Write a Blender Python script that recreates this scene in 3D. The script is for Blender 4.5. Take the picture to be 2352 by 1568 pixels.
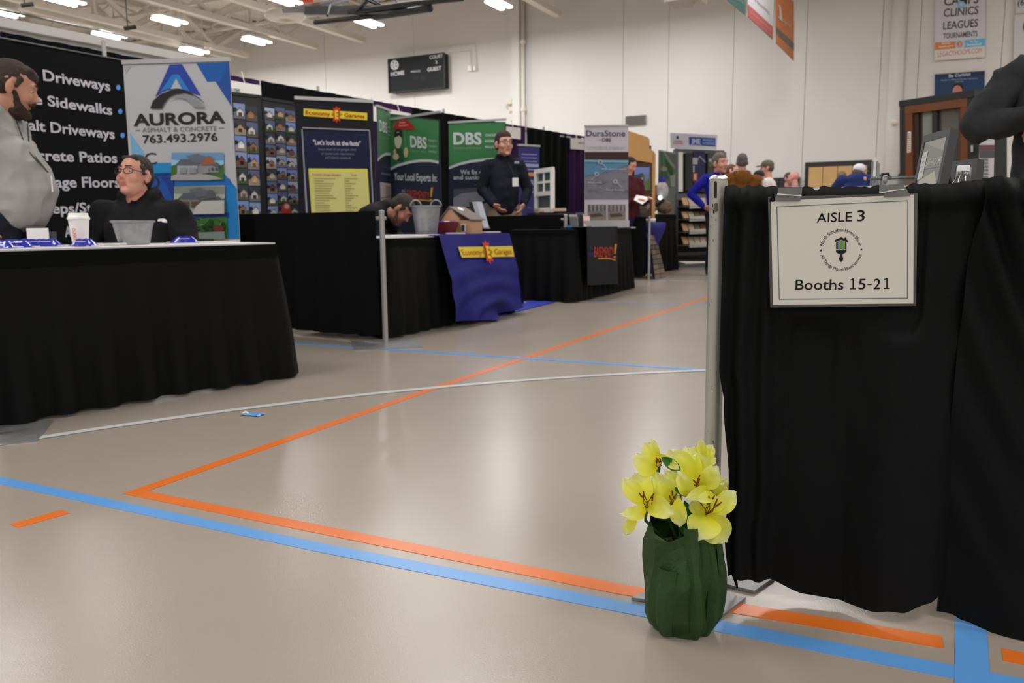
import bpy, bmesh, math, random
from mathutils import Vector, Matrix, noise
R = math.radians
for o in list(bpy.data.objects): bpy.data.objects.remove(o)
SC = bpy.context.scene
COL = SC.collection

# ------------------------------------------------------------------ camera
F_PX, YH, CAM_H, ROLL = 1877.0, 517.0, 0.82, 0.0095
PITCH = math.atan((784 - YH) / F_PX)
_fw = Vector((0, math.cos(PITCH), -math.sin(PITCH)))
_up = Vector((0, math.sin(PITCH), math.cos(PITCH)))
_rt = Vector((1, 0, 0))
_c, _s = math.cos(ROLL), math.sin(ROLL)
CRT = _rt * _c - _up * _s
CUP = _up * _c + _rt * _s
CAM = Vector((0, 0, CAM_H))
cd = bpy.data.cameras.new('camera'); cam = bpy.data.objects.new('camera', cd); COL.objects.link(cam)
cd.sensor_width = 36; cd.lens = F_PX / 2352 * 36; cd.clip_end = 200
m3 = Matrix((CRT, CUP, -_fw)).transposed()
cam.matrix_world = Matrix.Translation(CAM) @ m3.to_4x4()
cd.dof.use_dof = True; cd.dof.focus_distance = 1.68; cd.dof.aperture_fstop = 7.0
SC.camera = cam

# ------------------------------------------------------------------ world, exposure, big lights
w = bpy.data.worlds.new('world'); SC.world = w; w.use_nodes = True
w.node_tree.nodes['Background'].inputs[0].default_value = (0.9, 0.93, 1.0, 1)
w.node_tree.nodes['Background'].inputs[1].default_value = 0.0
SC.view_settings.view_transform = 'Standard'; SC.view_settings.look = 'None'
SC.view_settings.gamma = 1.0; SC.view_settings.use_curve_mapping = False
SC.view_settings.exposure = -0.60

E1 = Vector((math.cos(R(-26.5)), math.sin(R(-26.5)), 0))   # along the far wall
E2 = Vector((-E1.y, E1.x, 0))                                # towards the far wall
def room(u, v, z=0): return E1 * u + E2 * v + Vector((0, 0, z))
RZ = R(-26.5)
LIGHT_Z = 5.5
def area(u, v, z, sx, sy, power, col=(1.0, 0.992, 0.985)):
    l = bpy.data.lights.new('hall_light', 'AREA'); l.shape = 'RECTANGLE'; l.size = sx; l.size_y = sy
    l.energy = power; l.color = col
    o = bpy.data.objects.new('hall_light', l); COL.objects.link(o)
    o.location = room(u, v, z); o.rotation_euler = (0, 0, RZ); return o
FIX = [(-17.7, 16.6), (-15.4, 16.5), (-11.8, 16.35), (-8.4, 16.35), (-18.05, 14.3), (-15.65, 14.0), (-12.2, 13.95), (-18.2, 11.8), (-16.2, 11.8),
       (-4.9, 16.35), (5.6, 16.35)]
for (u, v) in FIX: area(u, v, LIGHT_Z - .08, .25, .72, 125)
for u in (-12, -4.5, 3, 10.5):
    for v in (-7, 0.2, 7.2): area(u, v, LIGHT_Z + .3, 1.2, 3.0, 250)
area(-8, 12.3, LIGHT_Z + .3, 1.2, 3, 190); area(-1.5, 12.8, LIGHT_Z + .3, 1.2, 3, 200); area(6, 12.8, LIGHT_Z + .3, 1.2, 3, 200)

# ------------------------------------------------------------------ pixel -> world
def ray(x, y): return _fw * F_PX + CRT * (x - 1176) - CUP * (y - 784)
def at(x, y, Y):
    d = ray(x, y); return CAM + d * (Y / d.y)
def fl(x, y, z=0.0):
    d = ray(x, y); return CAM + d * ((z - CAM_H) / d.z)
class Plane:
    def __init__(s, p, q, lean=0):
        "vertical plane through floor points p, q (left to right as seen); normal faces the viewer"
        s.p = Vector((p[0], p[1], 0)); s.q = Vector((q[0], q[1], 0))
        s.u = (s.q - s.p).normalized(); s.n = Vector((s.u.y, -s.u.x, 0)); s.w = Vector((0, 0, 1))
    def on(s, x, y, off=0.0):
        d = ray(x, y); t = (s.p - CAM).dot(s.n) / d.dot(s.n); return CAM + d * t + s.n * off

# ------------------------------------------------------------------ materials
MATS = {}
def mat(name, col, rough=.6, metal=0, nscale=None, namt=0.0, bump=0, bscale=200, spec=.5, emit=None, estr=0, trans=0, sheen=0, coat=0, sub=0, alpha=1):
    if name in MATS: return MATS[name]
    m = bpy.data.materials.new(name); m.use_nodes = True; N = m.node_tree; b = N.nodes['Principled BSDF']
    b.inputs['Base Color'].default_value = (*col, 1); b.inputs['Roughness'].default_value = rough
    b.inputs['Metallic'].default_value = metal; b.inputs['Specular IOR Level'].default_value = spec
    if trans: b.inputs['Transmission Weight'].default_value = trans
    if sheen: b.inputs['Sheen Weight'].default_value = sheen; b.inputs['Sheen Roughness'].default_value = .5
    if coat: b.inputs['Coat Weight'].default_value = coat
    if alpha < 1: b.inputs['Alpha'].default_value = alpha
    if emit: b.inputs['Emission Color'].default_value = (*emit, 1); b.inputs['Emission Strength'].default_value = estr
    tc = N.nodes.new('ShaderNodeTexCoord')
    if nscale:
        n = N.nodes.new('ShaderNodeTexNoise'); n.inputs['Scale'].default_value = nscale; n.inputs['Detail'].default_value = 5
        N.links.new(tc.outputs['Object'], n.inputs['Vector'])
        mx = N.nodes.new('ShaderNodeMix'); mx.data_type = 'RGBA'
        mx.inputs['A'].default_value = (*[c * (1 - namt) for c in col], 1); mx.inputs['B'].default_value = (*[min(1, c * (1 + namt)) for c in col], 1)
        N.links.new(n.outputs['Fac'], mx.inputs['Factor']); N.links.new(mx.outputs['Result'], b.inputs['Base Color'])
    if bump:
        n2 = N.nodes.new('ShaderNodeTexNoise'); n2.inputs['Scale'].default_value = bscale; n2.inputs['Detail'].default_value = 3
        N.links.new(tc.outputs['Object'], n2.inputs['Vector'])
        bp = N.nodes.new('ShaderNodeBump'); bp.inputs['Strength'].default_value = bump; bp.inputs['Distance'].default_value = .01
        N.links.new(n2.outputs['Fac'], bp.inputs['Height']); N.links.new(bp.outputs['Normal'], b.inputs['Normal'])
    MATS[name] = m; return m
def srgb(r, g, b):
    f = lambda c: (c / 255 / 12.92) if c / 255 <= .04045 else ((c / 255 + .055) / 1.055) ** 2.4
    return (f(r), f(g), f(b))
# printed ink: flat colour taken from the mesh's colour attribute
def ink(name, rough=.5):
    m = bpy.data.materials.new(name); m.use_nodes = True; N = m.node_tree; b = N.nodes['Principled BSDF']
    a = N.nodes.new('ShaderNodeAttribute'); a.attribute_name = 'Ink'
    N.links.new(a.outputs['Color'], b.inputs['Base Color']); b.inputs['Roughness'].default_value = rough; b.inputs['Specular IOR Level'].default_value = .25
    return m
INK = ink('printed_ink')

# ------------------------------------------------------------------ objects
def tag(o, label=None, cat=None, group=None, kind=None):
    if label: o['label'] = label
    if cat: o['category'] = cat
    if group: o['group'] = group
    if kind: o['kind'] = kind
    return o
def thing(name, loc, label, cat, group=None):
    o = bpy.data.objects.new(name, None); COL.objects.link(o); o.location = loc; o.empty_display_size = .1
    return tag(o, label, cat, group)
def worldloc(o):
    v = Vector(o.location)
    while o.parent: o = o.parent; v = v + Vector(o.location)
    return v
def copy_tree(o, parent=None):
    c = o.copy(); COL.objects.link(c); c.parent = parent
    for ch in list(o.children): copy_tree(ch, c)
    return c
def link(name, me, mats, parent=None, origin=None):
    "me is in world coordinates; re-origin it"
    o = bpy.data.objects.new(name, me)
    if parent is not None: org = worldloc(parent)
    else: org = Vector(origin) if origin is not None else Vector((0, 0, 0))
    if org.length > 0: me.transform(Matrix.Translation(-org))
    if parent is not None: o.parent = parent
    else: o.location = org
    if not isinstance(mats, (list, tuple)): mats = [mats]
    for m in mats: me.materials.append(m)
    COL.objects.link(o); return o
def basis(d):
    d = Vector(d).normalized(); a = Vector((0, 0, 1)) if abs(d.z) < .9 else Vector((1, 0, 0))
    x = d.cross(a).normalized(); y = d.cross(x).normalized(); return x, y, d
class MB:
    def __init__(s): s.v = []; s.f = []; s.mi = []
    def add(s, vs, fs, mi=0):
        b = len(s.v); s.v += [Vector(p) for p in vs]; s.f += [tuple(b + i for i in f) for f in fs]; s.mi += [mi] * len(fs); return s
    def box(s, c, size, rz=0, rot=None, mi=0):
        c = Vector(c); hx, hy, hz = size[0] / 2, size[1] / 2, size[2] / 2
        M = rot if rot is not None else Matrix.Rotation(rz, 3, 'Z')
        vs = [c + M @ Vector((x * hx, y * hy, z * hz)) for z in (-1, 1) for y in (-1, 1) for x in (-1, 1)]
        return s.add(vs, [(0, 2, 3, 1), (4, 5, 7, 6), (0, 1, 5, 4), (2, 6, 7, 3), (0, 4, 6, 2), (1, 3, 7, 5)], mi)
    def slab(s, pts, off, mi=0):
        "polygon pts extruded by vector off"
        n = len(pts); off = Vector(off); vs = [Vector(p) for p in pts] + [Vector(p) + off for p in pts]
        return s.add(vs, [tuple(range(n))[::-1], tuple(range(n, 2 * n))] + [(i, (i + 1) % n, n + (i + 1) % n, n + i) for i in range(n)], mi)
    def bar(s, a, b, w, h=None, mi=0, up=(0, 0, 1)):
        a = Vector(a); b = Vector(b); h = h or w; d = (b - a).normalized(); u = Vector(up)
        if abs(d.dot(u)) > .95: u = Vector((1, 0, 0))
        x = d.cross(u).normalized() * w / 2; y = x.cross(d).normalized() * h / 2
        vs = [p + sx * x + sy * y for p in (a, b) for sx, sy in ((-1, -1), (1, -1), (1, 1), (-1, 1))]
        return s.add(vs, [(3, 2, 1, 0), (4, 5, 6, 7), (0, 1, 5, 4), (1, 2, 6, 5), (2, 3, 7, 6), (3, 0, 4, 7)], mi)
    def tube(s, path, r, n=10, mi=0, cap=True):
        path = [Vector(p) for p in path]; m = len(path); rr = r if isinstance(r, (list, tuple)) else [r] * m
        rings = []; x = None
        for i, p in enumerate(path):
            d = (path[min(i + 1, m - 1)] - path[max(i - 1, 0)]).normalized()
            if x is None: x = basis(d)[0]
            x = (x - d * x.dot(d)).normalized(); y = d.cross(x)
            rings.append([p + (x * math.cos(2 * math.pi * k / n) + y * math.sin(2 * math.pi * k / n)) * rr[i] for k in range(n)])
        vs = [v for rg in rings for v in rg]; fs = [(i * n + k, i * n + (k + 1) % n, (i + 1) * n + (k + 1) % n, (i + 1) * n + k) for i in range(m - 1) for k in range(n)]
        if cap: fs += [tuple(range(n))[::-1], tuple((m - 1) * n + k for k in range(n))]
        return s.add(vs, fs, mi)
    def lathe(s, c, prof, n=32, mi=0, M=None, a0=0, a1=2 * math.pi):
        c = Vector(c); M = M or Matrix.Identity(3); vs = []; full = abs(a1 - a0 - 2 * math.pi) < 1e-6; k_ = n if full else n + 1
        for r, z in prof:
            for k in range(k_):
                a = a0 + (a1 - a0) * k / n; vs.append(c + M @ Vector((r * math.cos(a), r * math.sin(a), z)))
        fs = [(i * k_ + k, i * k_ + (k + 1) % k_, (i + 1) * k_ + (k + 1) % k_, (i + 1) * k_ + k) for i in range(len(prof) - 1) for k in range(n)]
        return s.add(vs, fs, mi)
    def ell(s, c, r, M=None, n=12, mi=0):
        c = Vector(c); M = M or Matrix.Identity(3); prof = [(i, math.pi * i / n) for i in range(n + 1)]; vs = []; m = 2 * n
        r = r if isinstance(r, (list, tuple)) else (r, r, r)
        vs.append(c + M @ Vector((0, 0, -r[2])))
        for i in range(1, n):
            a = math.pi * i / n
            for k in range(m):
                b = 2 * math.pi * k / m; vs.append(c + M @ Vector((r[0] * math.sin(a) * math.cos(b), r[1] * math.sin(a) * math.sin(b), -r[2] * math.cos(a))))
        vs.append(c + M @ Vector((0, 0, r[2])))
        fs = [(0, 1 + (k + 1) % m, 1 + k) for k in range(m)]
        fs += [(1 + i * m + k, 1 + i * m + (k + 1) % m, 1 + (i + 1) * m + (k + 1) % m, 1 + (i + 1) * m + k) for i in range(n - 2) for k in range(m)]
        L = len(vs) - 1; fs += [(L, 1 + (n - 2) * m + k, 1 + (n - 2) * m + (k + 1) % m) for k in range(m)]
        return s.add(vs, fs, mi)
    def cap(s, a, b, ra, rb, n=6):
        "tapered capsule"
        a = Vector(a); b = Vector(b); x, y, d = basis(b - a) if (b - a).length > 1e-6 else basis((0, 0, 1)); m = 2 * n; vs = [a - d * ra]; rings = []
        for i in range(1, n // 2 + 1):
            t = math.pi / 2 * i / (n // 2); rings.append((a - d * ra * math.cos(t), ra * math.sin(t)))
        for i in range(0, n // 2):
            t = math.pi / 2 * i / (n // 2); rings.append((b + d * rb * math.sin(t), rb * math.cos(t)))
        for c, r in rings: vs += [c + (x * math.cos(2 * math.pi * k / m) + y * math.sin(2 * math.pi * k / m)) * r for k in range(m)]
        vs.append(b + d * rb); q = len(rings)
        fs = [(0, 1 + (k + 1) % m, 1 + k) for k in range(m)] + [(1 + i * m + k, 1 + i * m + (k + 1) % m, 1 + (i + 1) * m + (k + 1) % m, 1 + (i + 1) * m + k) for i in range(q - 1) for k in range(m)]
        L = len(vs) - 1; fs += [(L, 1 + (q - 1) * m + k, 1 + (q - 1) * m + (k + 1) % m) for k in range(m)]
        return s.add(vs, fs)
    def grid(s, fn, nu, nv, mi=0):
        vs = [fn(i / nu, j / nv) for j in range(nv + 1) for i in range(nu + 1)]
        return s.add(vs, [(j * (nu + 1) + i, j * (nu + 1) + i + 1, (j + 1) * (nu + 1) + i + 1, (j + 1) * (nu + 1) + i) for j in range(nv) for i in range(nu)], mi)
    def mesh(s, name, smooth=False):
        me = bpy.data.meshes.new(name); me.from_pydata([tuple(v) for v in s.v], [], s.f); me.update()
        if any(s.mi): me.polygons.foreach_set('material_index', s.mi)
        if smooth: me.shade_smooth()
        return me
    def build(s, name, m, parent=None, smooth=False, origin=None, sharp=None, fix=True):
        me = s.mesh(name, smooth or sharp is not None)
        if fix:
            bm = bmesh.new(); bm.from_mesh(me); bmesh.ops.recalc_face_normals(bm, faces=bm.faces); bm.to_mesh(me); bm.free()
        if sharp is not None: me.set_sharp_from_angle(angle=R(sharp))
        if parent is None and origin is None:
            xs = [v.x for v in s.v]; ys = [v.y for v in s.v]; origin = ((min(xs) + max(xs)) / 2, (min(ys) + max(ys)) / 2, min(v.z for v in s.v))
        return link(name, me, m, parent, origin)

# ------------------------------------------------------------------ text and prints
_TX = {}
_TS = bpy.data.scenes.new('bench')
def baked(o):
    "evaluate one object alone, in a scene of its own, and return its mesh"
    _TS.collection.objects.link(o); vl = _TS.view_layers[0]; vl.update(); dg = vl.depsgraph
    me = bpy.data.meshes.new_from_object(o.evaluated_get(dg)); bpy.data.objects.remove(o); return me
def text_mesh(body, bold=0.0, shear=0.0, space=1.0):
    k = (body, bold, shear, space)
    if k in _TX: return _TX[k]
    cu = bpy.data.curves.new('t', 'FONT'); cu.body = body; cu.size = 1; cu.offset = bold; cu.shear = shear; cu.resolution_u = 3; cu.space_character = space
    me = baked(bpy.data.objects.new('t', cu)); vs = [(v.co.x, v.co.y) for v in me.vertices]; fs = [tuple(p.vertices) for p in me.polygons]
    bpy.data.curves.remove(cu); bpy.data.meshes.remove(me)
    x0 = min(v[0] for v in vs); x1 = max(v[0] for v in vs); _TX[k] = (vs, fs, x0, x1); return _TX[k]
CAPH = 0.729
class Print:
    "flat print collected from polygons and lettering in photo pixels, laid on a Plane"
    def __init__(s, pl, step=.0008, base=.002): s.pl = pl; s.step = step; s.base = base; s.v = []; s.f = []; s.c = []
    def off(s, L): return s.base + s.step * L
    def raw(s, pts, faces, col):
        b = len(s.v); s.v += [Vector(p) for p in pts]; s.f += [tuple(b + i for i in f) for f in faces]; s.c += [col] * len(faces)
    def poly(s, pts, col, L=1): s.raw([s.pl.on(x, y, s.off(L)) for x, y in pts], [tuple(range(len(pts)))], srgb(*col))
    def rect(s, x0, y0, x1, y1, col, L=1): s.poly([(x0, y0), (x1, y0), (x1, y1), (x0, y1)], col, L)
    def ellp(s, cx, cy, rx, ry, col, L=1, n=24, a0=0, a1=360):
        s.poly([(cx + rx * math.cos(R(a0 + (a1 - a0) * k / n)), cy + ry * math.sin(R(a0 + (a1 - a0) * k / n))) for k in range(n + (0 if a1 - a0 == 360 else 1))], col, L)
    def band(s, pts, w, col, L=1):
        up = [(x, y - w / 2) for x, y in pts]; dn = [(x, y + w / 2) for x, y in pts]
        for i in range(len(pts) - 1): s.poly([up[i], up[i + 1], dn[i + 1], dn[i]], col, L)
    def text(s, body, a, b, h, col, bold=0.0, shear=0.0, L=2, map=None, vertical=False):
        vs, fs, x0, x1 = text_mesh(body, bold, shear)
        A = s.pl.on(a[0], a[1], s.off(L)); B = s.pl.on(b[0], b[1], s.off(L)); U = s.pl.w * (s.pl.on(a[0], a[1] - h) - s.pl.on(*a)).length / CAPH
        s.raw([A + (B - A) * ((x - x0) / (x1 - x0)) + U * y for x, y in vs], fs, srgb(*col))
    def build(s, name, parent, m=None):
        me = bpy.data.meshes.new(name); me.from_pydata([tuple(v) for v in s.v], [], s.f); me.update()
        ca = me.color_attributes.new('Ink', 'FLOAT_COLOR', 'CORNER'); arr = []
        for p, c in zip(me.polygons, s.c): arr += [c[0], c[1], c[2], 1.0] * p.loop_total
        ca.data.foreach_set('color', arr)
        return link(name, me, m or INK, parent)
def ksr(r, g, b, k=1.25):
    return tuple(min(.9, c * k) for c in srgb(r, g, b))
# ================================================================== SETTING
M_wall = mat('wall_paint', ksr(203, 201, 198), .7, nscale=.6, namt=.03, bump=.05, bscale=30)
M_floor = bpy.data.materials.new('gym_floor'); M_floor.use_nodes = True
_N = M_floor.node_tree; _b = _N.nodes['Principled BSDF']; _tc = _N.nodes.new('ShaderNodeTexCoord')
_n = _N.nodes.new('ShaderNodeTexNoise'); _n.inputs['Scale'].default_value = 1.3; _n.inputs['Detail'].default_value = 6
_N.links.new(_tc.outputs['Object'], _n.inputs['Vector'])
_r = _N.nodes.new('ShaderNodeValToRGB'); _r.color_ramp.elements[0].position = .3; _r.color_ramp.elements[1].position = .7
_r.color_ramp.elements[0].color = (*srgb(162, 151, 138), 1); _r.color_ramp.elements[1].color = (*srgb(168, 157, 145), 1)
_N.links.new(_n.outputs['Fac'], _r.inputs['Fac'])
_n3 = _N.nodes.new('ShaderNodeTexNoise'); _n3.inputs['Scale'].default_value = 9; _n3.inputs['Detail'].default_value = 8
_mp = _N.nodes.new('ShaderNodeMapping'); _mp.inputs['Scale'].default_value = (1, 6, 1); _mp.inputs['Rotation'].default_value = (0, 0, .6)
_N.links.new(_tc.outputs['Object'], _mp.inputs['Vector']); _N.links.new(_mp.outputs['Vector'], _n3.inputs['Vector'])
_rr = _N.nodes.new('ShaderNodeMapRange'); _rr.inputs['From Min'].default_value = .35; _rr.inputs['From Max'].default_value = .75
_rr.inputs['To Min'].default_value = .24; _rr.inputs['To Max'].default_value = .27
_N.links.new(_n3.outputs['Fac'], _rr.inputs['Value']); _N.links.new(_rr.outputs['Result'], _b.inputs['Roughness'])
_N.links.new(_r.outputs['Color'], _b.inputs['Base Color']); _b.inputs['Specular IOR Level'].default_value = .62
_n2 = _N.nodes.new('ShaderNodeTexNoise'); _n2.inputs['Scale'].default_value = 260; _bp = _N.nodes.new('ShaderNodeBump')
_bp.inputs['Strength'].default_value = .06; _bp.inputs['Distance'].default_value = .004
_N.links.new(_tc.outputs['Object'], _n2.inputs['Vector']); _N.links.new(_n2.outputs['Fac'], _bp.inputs['Height']); _N.links.new(_bp.outputs['Normal'], _b.inputs['Normal'])

U0, U1, V0, V1, HZ = -24.0, 15.0, -10.0, 18.9, 6.68
def struct(o): o['kind'] = 'structure'; return o
floor = struct(MB().box(tuple(room((U0 + U1) / 2, (V0 + V1) / 2, -.05)), (U1 - U0 + 4, V1 - V0 + 2, .1), RZ).build('floor', M_floor, origin=(0, 0, 0)))
# court lines, each a part of the floor
def line_mat(n, c): return mat(n, c, .3, nscale=40, namt=.05, bump=.03, bscale=260)
ML_o = line_mat('orange_line_paint', srgb(226, 116, 40)); ML_b = line_mat('blue_line_paint', srgb(96, 160, 226)); ML_w = line_mat('white_line_paint', srgb(205, 208, 212))
def court(a, b, m, w=.051, z=.0012, ext=(0, 0)):
    a = fl(*a); b = fl(*b); d = (b - a).normalized(); a -= d * ext[0]; b += d * ext[1]; n = Vector((-d.y, d.x, 0)) * w / 2; up = Vector((0, 0, z))
    o = MB().slab([a - n, b - n, b + n, a + n], up).build('court_line', m, floor); return o
court((310, 1131), (1440, 1356), ML_o, ext=(.02, 0)); court((1425, 1353), (2165, 1475), ML_o, z=.0013)
court((2302, 1503), (2352, 1513), ML_o, ext=(0, 3))
court((310, 1131), (1000, 890), ML_o, ext=(.022, 0), z=.0016); court((1000, 890), (1600, 691), ML_o, ext=(0, .5))
court((32, 1208), (150, 1175), ML_o)
court((0, 1103), (740, 1258), ML_b, ext=(5, 0), z=.0010); court((740, 1258), (2200, 1545), ML_b, z=.0011, ext=(0, 4))
court((2229, 1415), (2233, 1560), ML_b, w=.056, z=.0018, ext=(.9, .3))
court((640, 786), (1625, 850), ML_b, w=.048, z=.0020, ext=(1.2, 2))
court((1340, 692), (1625, 702), ML_b, w=.035, z=.0010, ext=(1, 1)); court((1480, 643), (1625, 646), ML_w, w=.04, z=.0010, ext=(0, 1))
# white arc
arcp = [fl(*p) for p in ((0, 1020), (250, 981), (500, 945), (750, 916), (1000, 891.5), (1250, 869.5), (1450, 857.5), (1622, 850.5))]
def circ(a, b, c):
    ax, ay, bx, by, cx, cy = a.x, a.y, b.x, b.y, c.x, c.y; d = 2 * (ax * (by - cy) + bx * (cy - ay) + cx * (ay - by))
    ux = ((ax * ax + ay * ay) * (by - cy) + (bx * bx + by * by) * (cy - ay) + (cx * cx + cy * cy) * (ay - by)) / d
    uy = ((ax * ax + ay * ay) * (cx - bx) + (bx * bx + by * by) * (ax - cx) + (cx * cx + cy * cy) * (bx - ax)) / d
    c_ = Vector((ux, uy, 0)); return c_, (a - c_).length
cc, cr = circ(arcp[0], arcp[3], arcp[7])
a0 = math.atan2(arcp[0].y - cc.y, arcp[0].x - cc.x); a1 = math.atan2(arcp[7].y - cc.y, arcp[7].x - cc.x)
if a1 - a0 > math.pi: a1 -= 2 * math.pi
if a0 - a1 > math.pi: a1 += 2 * math.pi
_da = (a1 - a0) * .32
MB().grid(lambda i, j: cc + Vector((math.cos(a0 - _da + (a1 - a0 + 2 * _da) * i), math.sin(a0 - _da + (a1 - a0 + 2 * _da) * i), 0)) * (cr + (j - .5) * .05) + Vector((0, 0, .0024)), 64, 1).build('court_line', ML_w, floor)

# far wall: backing and painted precast panels with open joints between them
WP = Plane(room(-30, V1), room(20, V1))
wall_far = struct(MB().box(tuple(room((U0 + U1) / 2, V1 + .12, HZ / 2)), (U1 - U0 + 4, .1, HZ), RZ).build('wall_far', mat('wall_joint', ksr(170, 166, 160), .8)))
def wu(px, y=300): p = WP.on(px, y); return p.dot(E1)
seams = [U0 - 1, wu(240), wu(395), wu(571), wu(753), wu(955), wu(1197), wu(1430), wu(1533), wu(1680), wu(1845), wu(2015), wu(2101), wu(2288), U1 + 1]
for a, b in zip(seams, seams[1:]):
    MB().box(tuple(room((a + b) / 2, V1 + .035, HZ / 2)), (b - a - .009, .07, HZ), RZ).build('wall_panel', M_wall, wall_far)
# other walls
WL0 = at(0, 47, 9.6); 
struct(MB().box(tuple(room(U1, (V0 + V1) / 2, HZ / 2)), (.2, V1 - V0, HZ), RZ).build('wall_right', M_wall))
struct(MB().box(tuple(room((U0 + U1) / 2, V0, HZ / 2)), (U1 - U0, .2, HZ), RZ).build('wall_back', M_wall))
# low side wall behind the booths, parallel to their curtains; the roof goes on over it
DT = [Vector(p) for p in ((-5.8, 4.4, 0), (-4.222, 7.077, 0), (-3.009, 9.142, 0), (-1.585, 11.326, 0), (-.079, 13.595, 0), (1.012, 15.16, 0), (3.05, 17.7, 0))]
dd = (DT[4] - DT[1]).normalized(); dn = Vector((-dd.y, dd.x, 0))     # dn points away from the camera side
def wl(s, off=0): return DT[1] + dn * (2.6 + off) + dd * s
_q = Plane(wl(-12), wl(12)).on(505, 150); _a, _b2 = wl(-12, .1), Vector((_q.x, _q.y, 0)) + dn * .1
# its height is read where its upper edge crosses the picture's left border
_pl = Plane(wl(-12), wl(12)); LWH = _pl.on(150, 76).z
ang_d = math.atan2(dd.y, dd.x)
struct(MB().box(tuple((_a + _b2) / 2 + Vector((0, 0, LWH / 2))), ((_b2 - _a).length, .2, LWH), ang_d).build('wall_left', M_wall))
MB().box(tuple((_a + _b2) / 2 - dn * .03 + Vector((0, 0, LWH - .03))), ((_b2 - _a).length, .3, .1), ang_d).build('trim_1', M_wall)
struct(bpy.data.objects['trim_1'])
struct(MB().box(tuple(room(U0, (V0 + V1) / 2, HZ / 2)), (.2, V1 - V0, HZ), RZ).build('wall_outer', M_wall))
# ceiling: corrugated deck
M_deck = mat('roof_deck_paint', ksr(205, 198, 188, 1.15), .7, nscale=3, namt=.06)
def deck(i, j):
    n = 520; k = int(round(i * n)); z = HZ + (.05 if (k // 2) % 2 else 0)
    return room(U0 - 2 + (U1 - U0 + 4) * i, V0 - 1 + (V1 - V0 + 2) * j, z)
ceiling = struct(MB().grid(deck, 520, 1).build('ceiling', M_deck, origin=(0, 0, HZ), fix=False))
M_white = mat('white_enamel', ksr(215, 213, 208), .4)
M_black_metal = mat('black_metal', (.02, .021, .022), .45, metal=.3)
M_steel = mat('painted_truss_steel', ksr(202, 196, 187), .6, nscale=6, namt=.05)
# wall strip under the roof edge
struct(MB().box(tuple(room((U0 + U1) / 2, V1 - .12, HZ - .1)), (U1 - U0, .12, .16), RZ).build('trim_2', M_steel))

# roof trusses: main trusses run towards the far wall, light joists cross them
def truss(name, u, v0, v1, zb, zt, label, along=2, step=1.35, cw=.11, wwd=.07, group=None):
    f = (lambda s, z: room(u, s, z)) if along == 2 else (lambda s, z: room(s, u, z))
    o = thing(name, f((v0 + v1) / 2, zb), label, 'truss', group)
    MB().bar(f(v0, zb), f(v1, zb), cw * 1.3, cw).build('bottom_chord', M_steel, o)
    MB().bar(f(v0, zt), f(v1, zt), cw * 1.3, cw).build('top_chord', M_steel, o)
    n = int((v1 - v0) / step); st = (v1 - v0) / n
    proto = None
    for k in range(n):
        a = v0 + k * st
        MB().bar(f(a, zb if k % 2 == 0 else zt), f(a + st, zt if k % 2 == 0 else zb), wwd).build('web_member', M_steel, o)
        if k % 2: MB().bar(f(a, zb), f(a, zt), wwd * .7).build('web_member', M_steel, o)
    return o
gT = 'long roof trusses over the hall'
def fu(x, y, z): return fl(x, y, z).dot(E1)
for u_, lab in ((fu(60, 20, 5.75), 'painted steel roof truss farthest over the side wall'), (fu(300, 62, 5.75), 'painted steel roof truss ending above the white pull-up banner'), (fu(520, 48, 5.75), 'painted steel roof truss between the second and third hanging lights'), (fu(640, 30, 5.75), 'painted steel roof truss beside the round ceiling diffuser'), (-8.0, 'painted steel roof truss over the scoreboard')):
    truss('roof_truss', u_, 5, V1 - .25, 5.75, 6.5, lab, 2, step=1.15, cw=.13, wwd=.10, group=gT)
for k, v_ in enumerate((8.6, 10.4, 12.8, 15.2, 17.4)):
    truss('roof_joist', v_, -23.5, -4.5, 6.2, 6.6, ['light cross joist fifth from the far wall', 'light cross joist fourth from the far wall', 'light cross joist third from the far wall', 'light cross joist second from the far wall', 'light cross joist nearest the far wall'][k], 1, .9, .06, .045, group='cross joists under the roof deck')
for x, y, lab in ((48, 13, 'small black spotlight on the roof conduit, left one'), (285, 66, 'small black spotlight beside the nearest row light')):
    q = at(x, y, 14.5); o = thing('spotlight', q, lab, 'spotlight'); MB().tube([q, q + Vector((.16, .1, .05))], .035, 12).build('lamp_head', M_black_metal, o, sharp=40); MB().tube([q + Vector((.05, .03, 0)), Vector((q.x + .05, q.y + .03, 5.8))], .01, 6).build('bracket', M_black_metal, o)
q0, q1 = at(-20, 18, 14.5), at(300, 86, 19.5); o = MB().tube([q0, q1], .02, 8).build('roof_conduit', mat('conduit_dark', (.07, .07, .065), .5)); tag(o, 'thin dark conduit run along the roof trusses at the upper left', 'conduit')

# hanging light fixtures
M_lens = mat('lamp_lens', (1, 1, 1), .4, emit=(1.0, .98, .94), estr=9)
def fixture(u, v, label):
    o = thing('hanging_light', room(u, v, LIGHT_Z), label, 'light', 'hanging hall lights')
    for k, du in enumerate((-.068, .068)):
        MB().box(tuple(room(u + du, v + (.07 if k else -.04), LIGHT_Z - .01 + .05 * k)), (.11, .72, .04), RZ).build('lens', M_lens, o)
    MB().box(tuple(room(u, v, LIGHT_Z + .08)), (.27, .78, .05), RZ).build('housing', M_white, o)
    for s in (-1, 1):
        h = MB()
        h.tube([room(u - .12, v + s * .33, LIGHT_Z + .08), room(u, v + s * .33, LIGHT_Z + .6), room(u + .12, v + s * .33, LIGHT_Z + .08)], .008, 6)
        h.tube([room(u, v + s * .33, LIGHT_Z + .6), room(u, v + s * .33, HZ)], .008, 6); h.build('suspension_wire', M_white, o)
    MB().box(tuple(room(u, v + .2, LIGHT_Z + .12)), (.08, .2, .06), RZ).build('driver_box', M_white, o)
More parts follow.
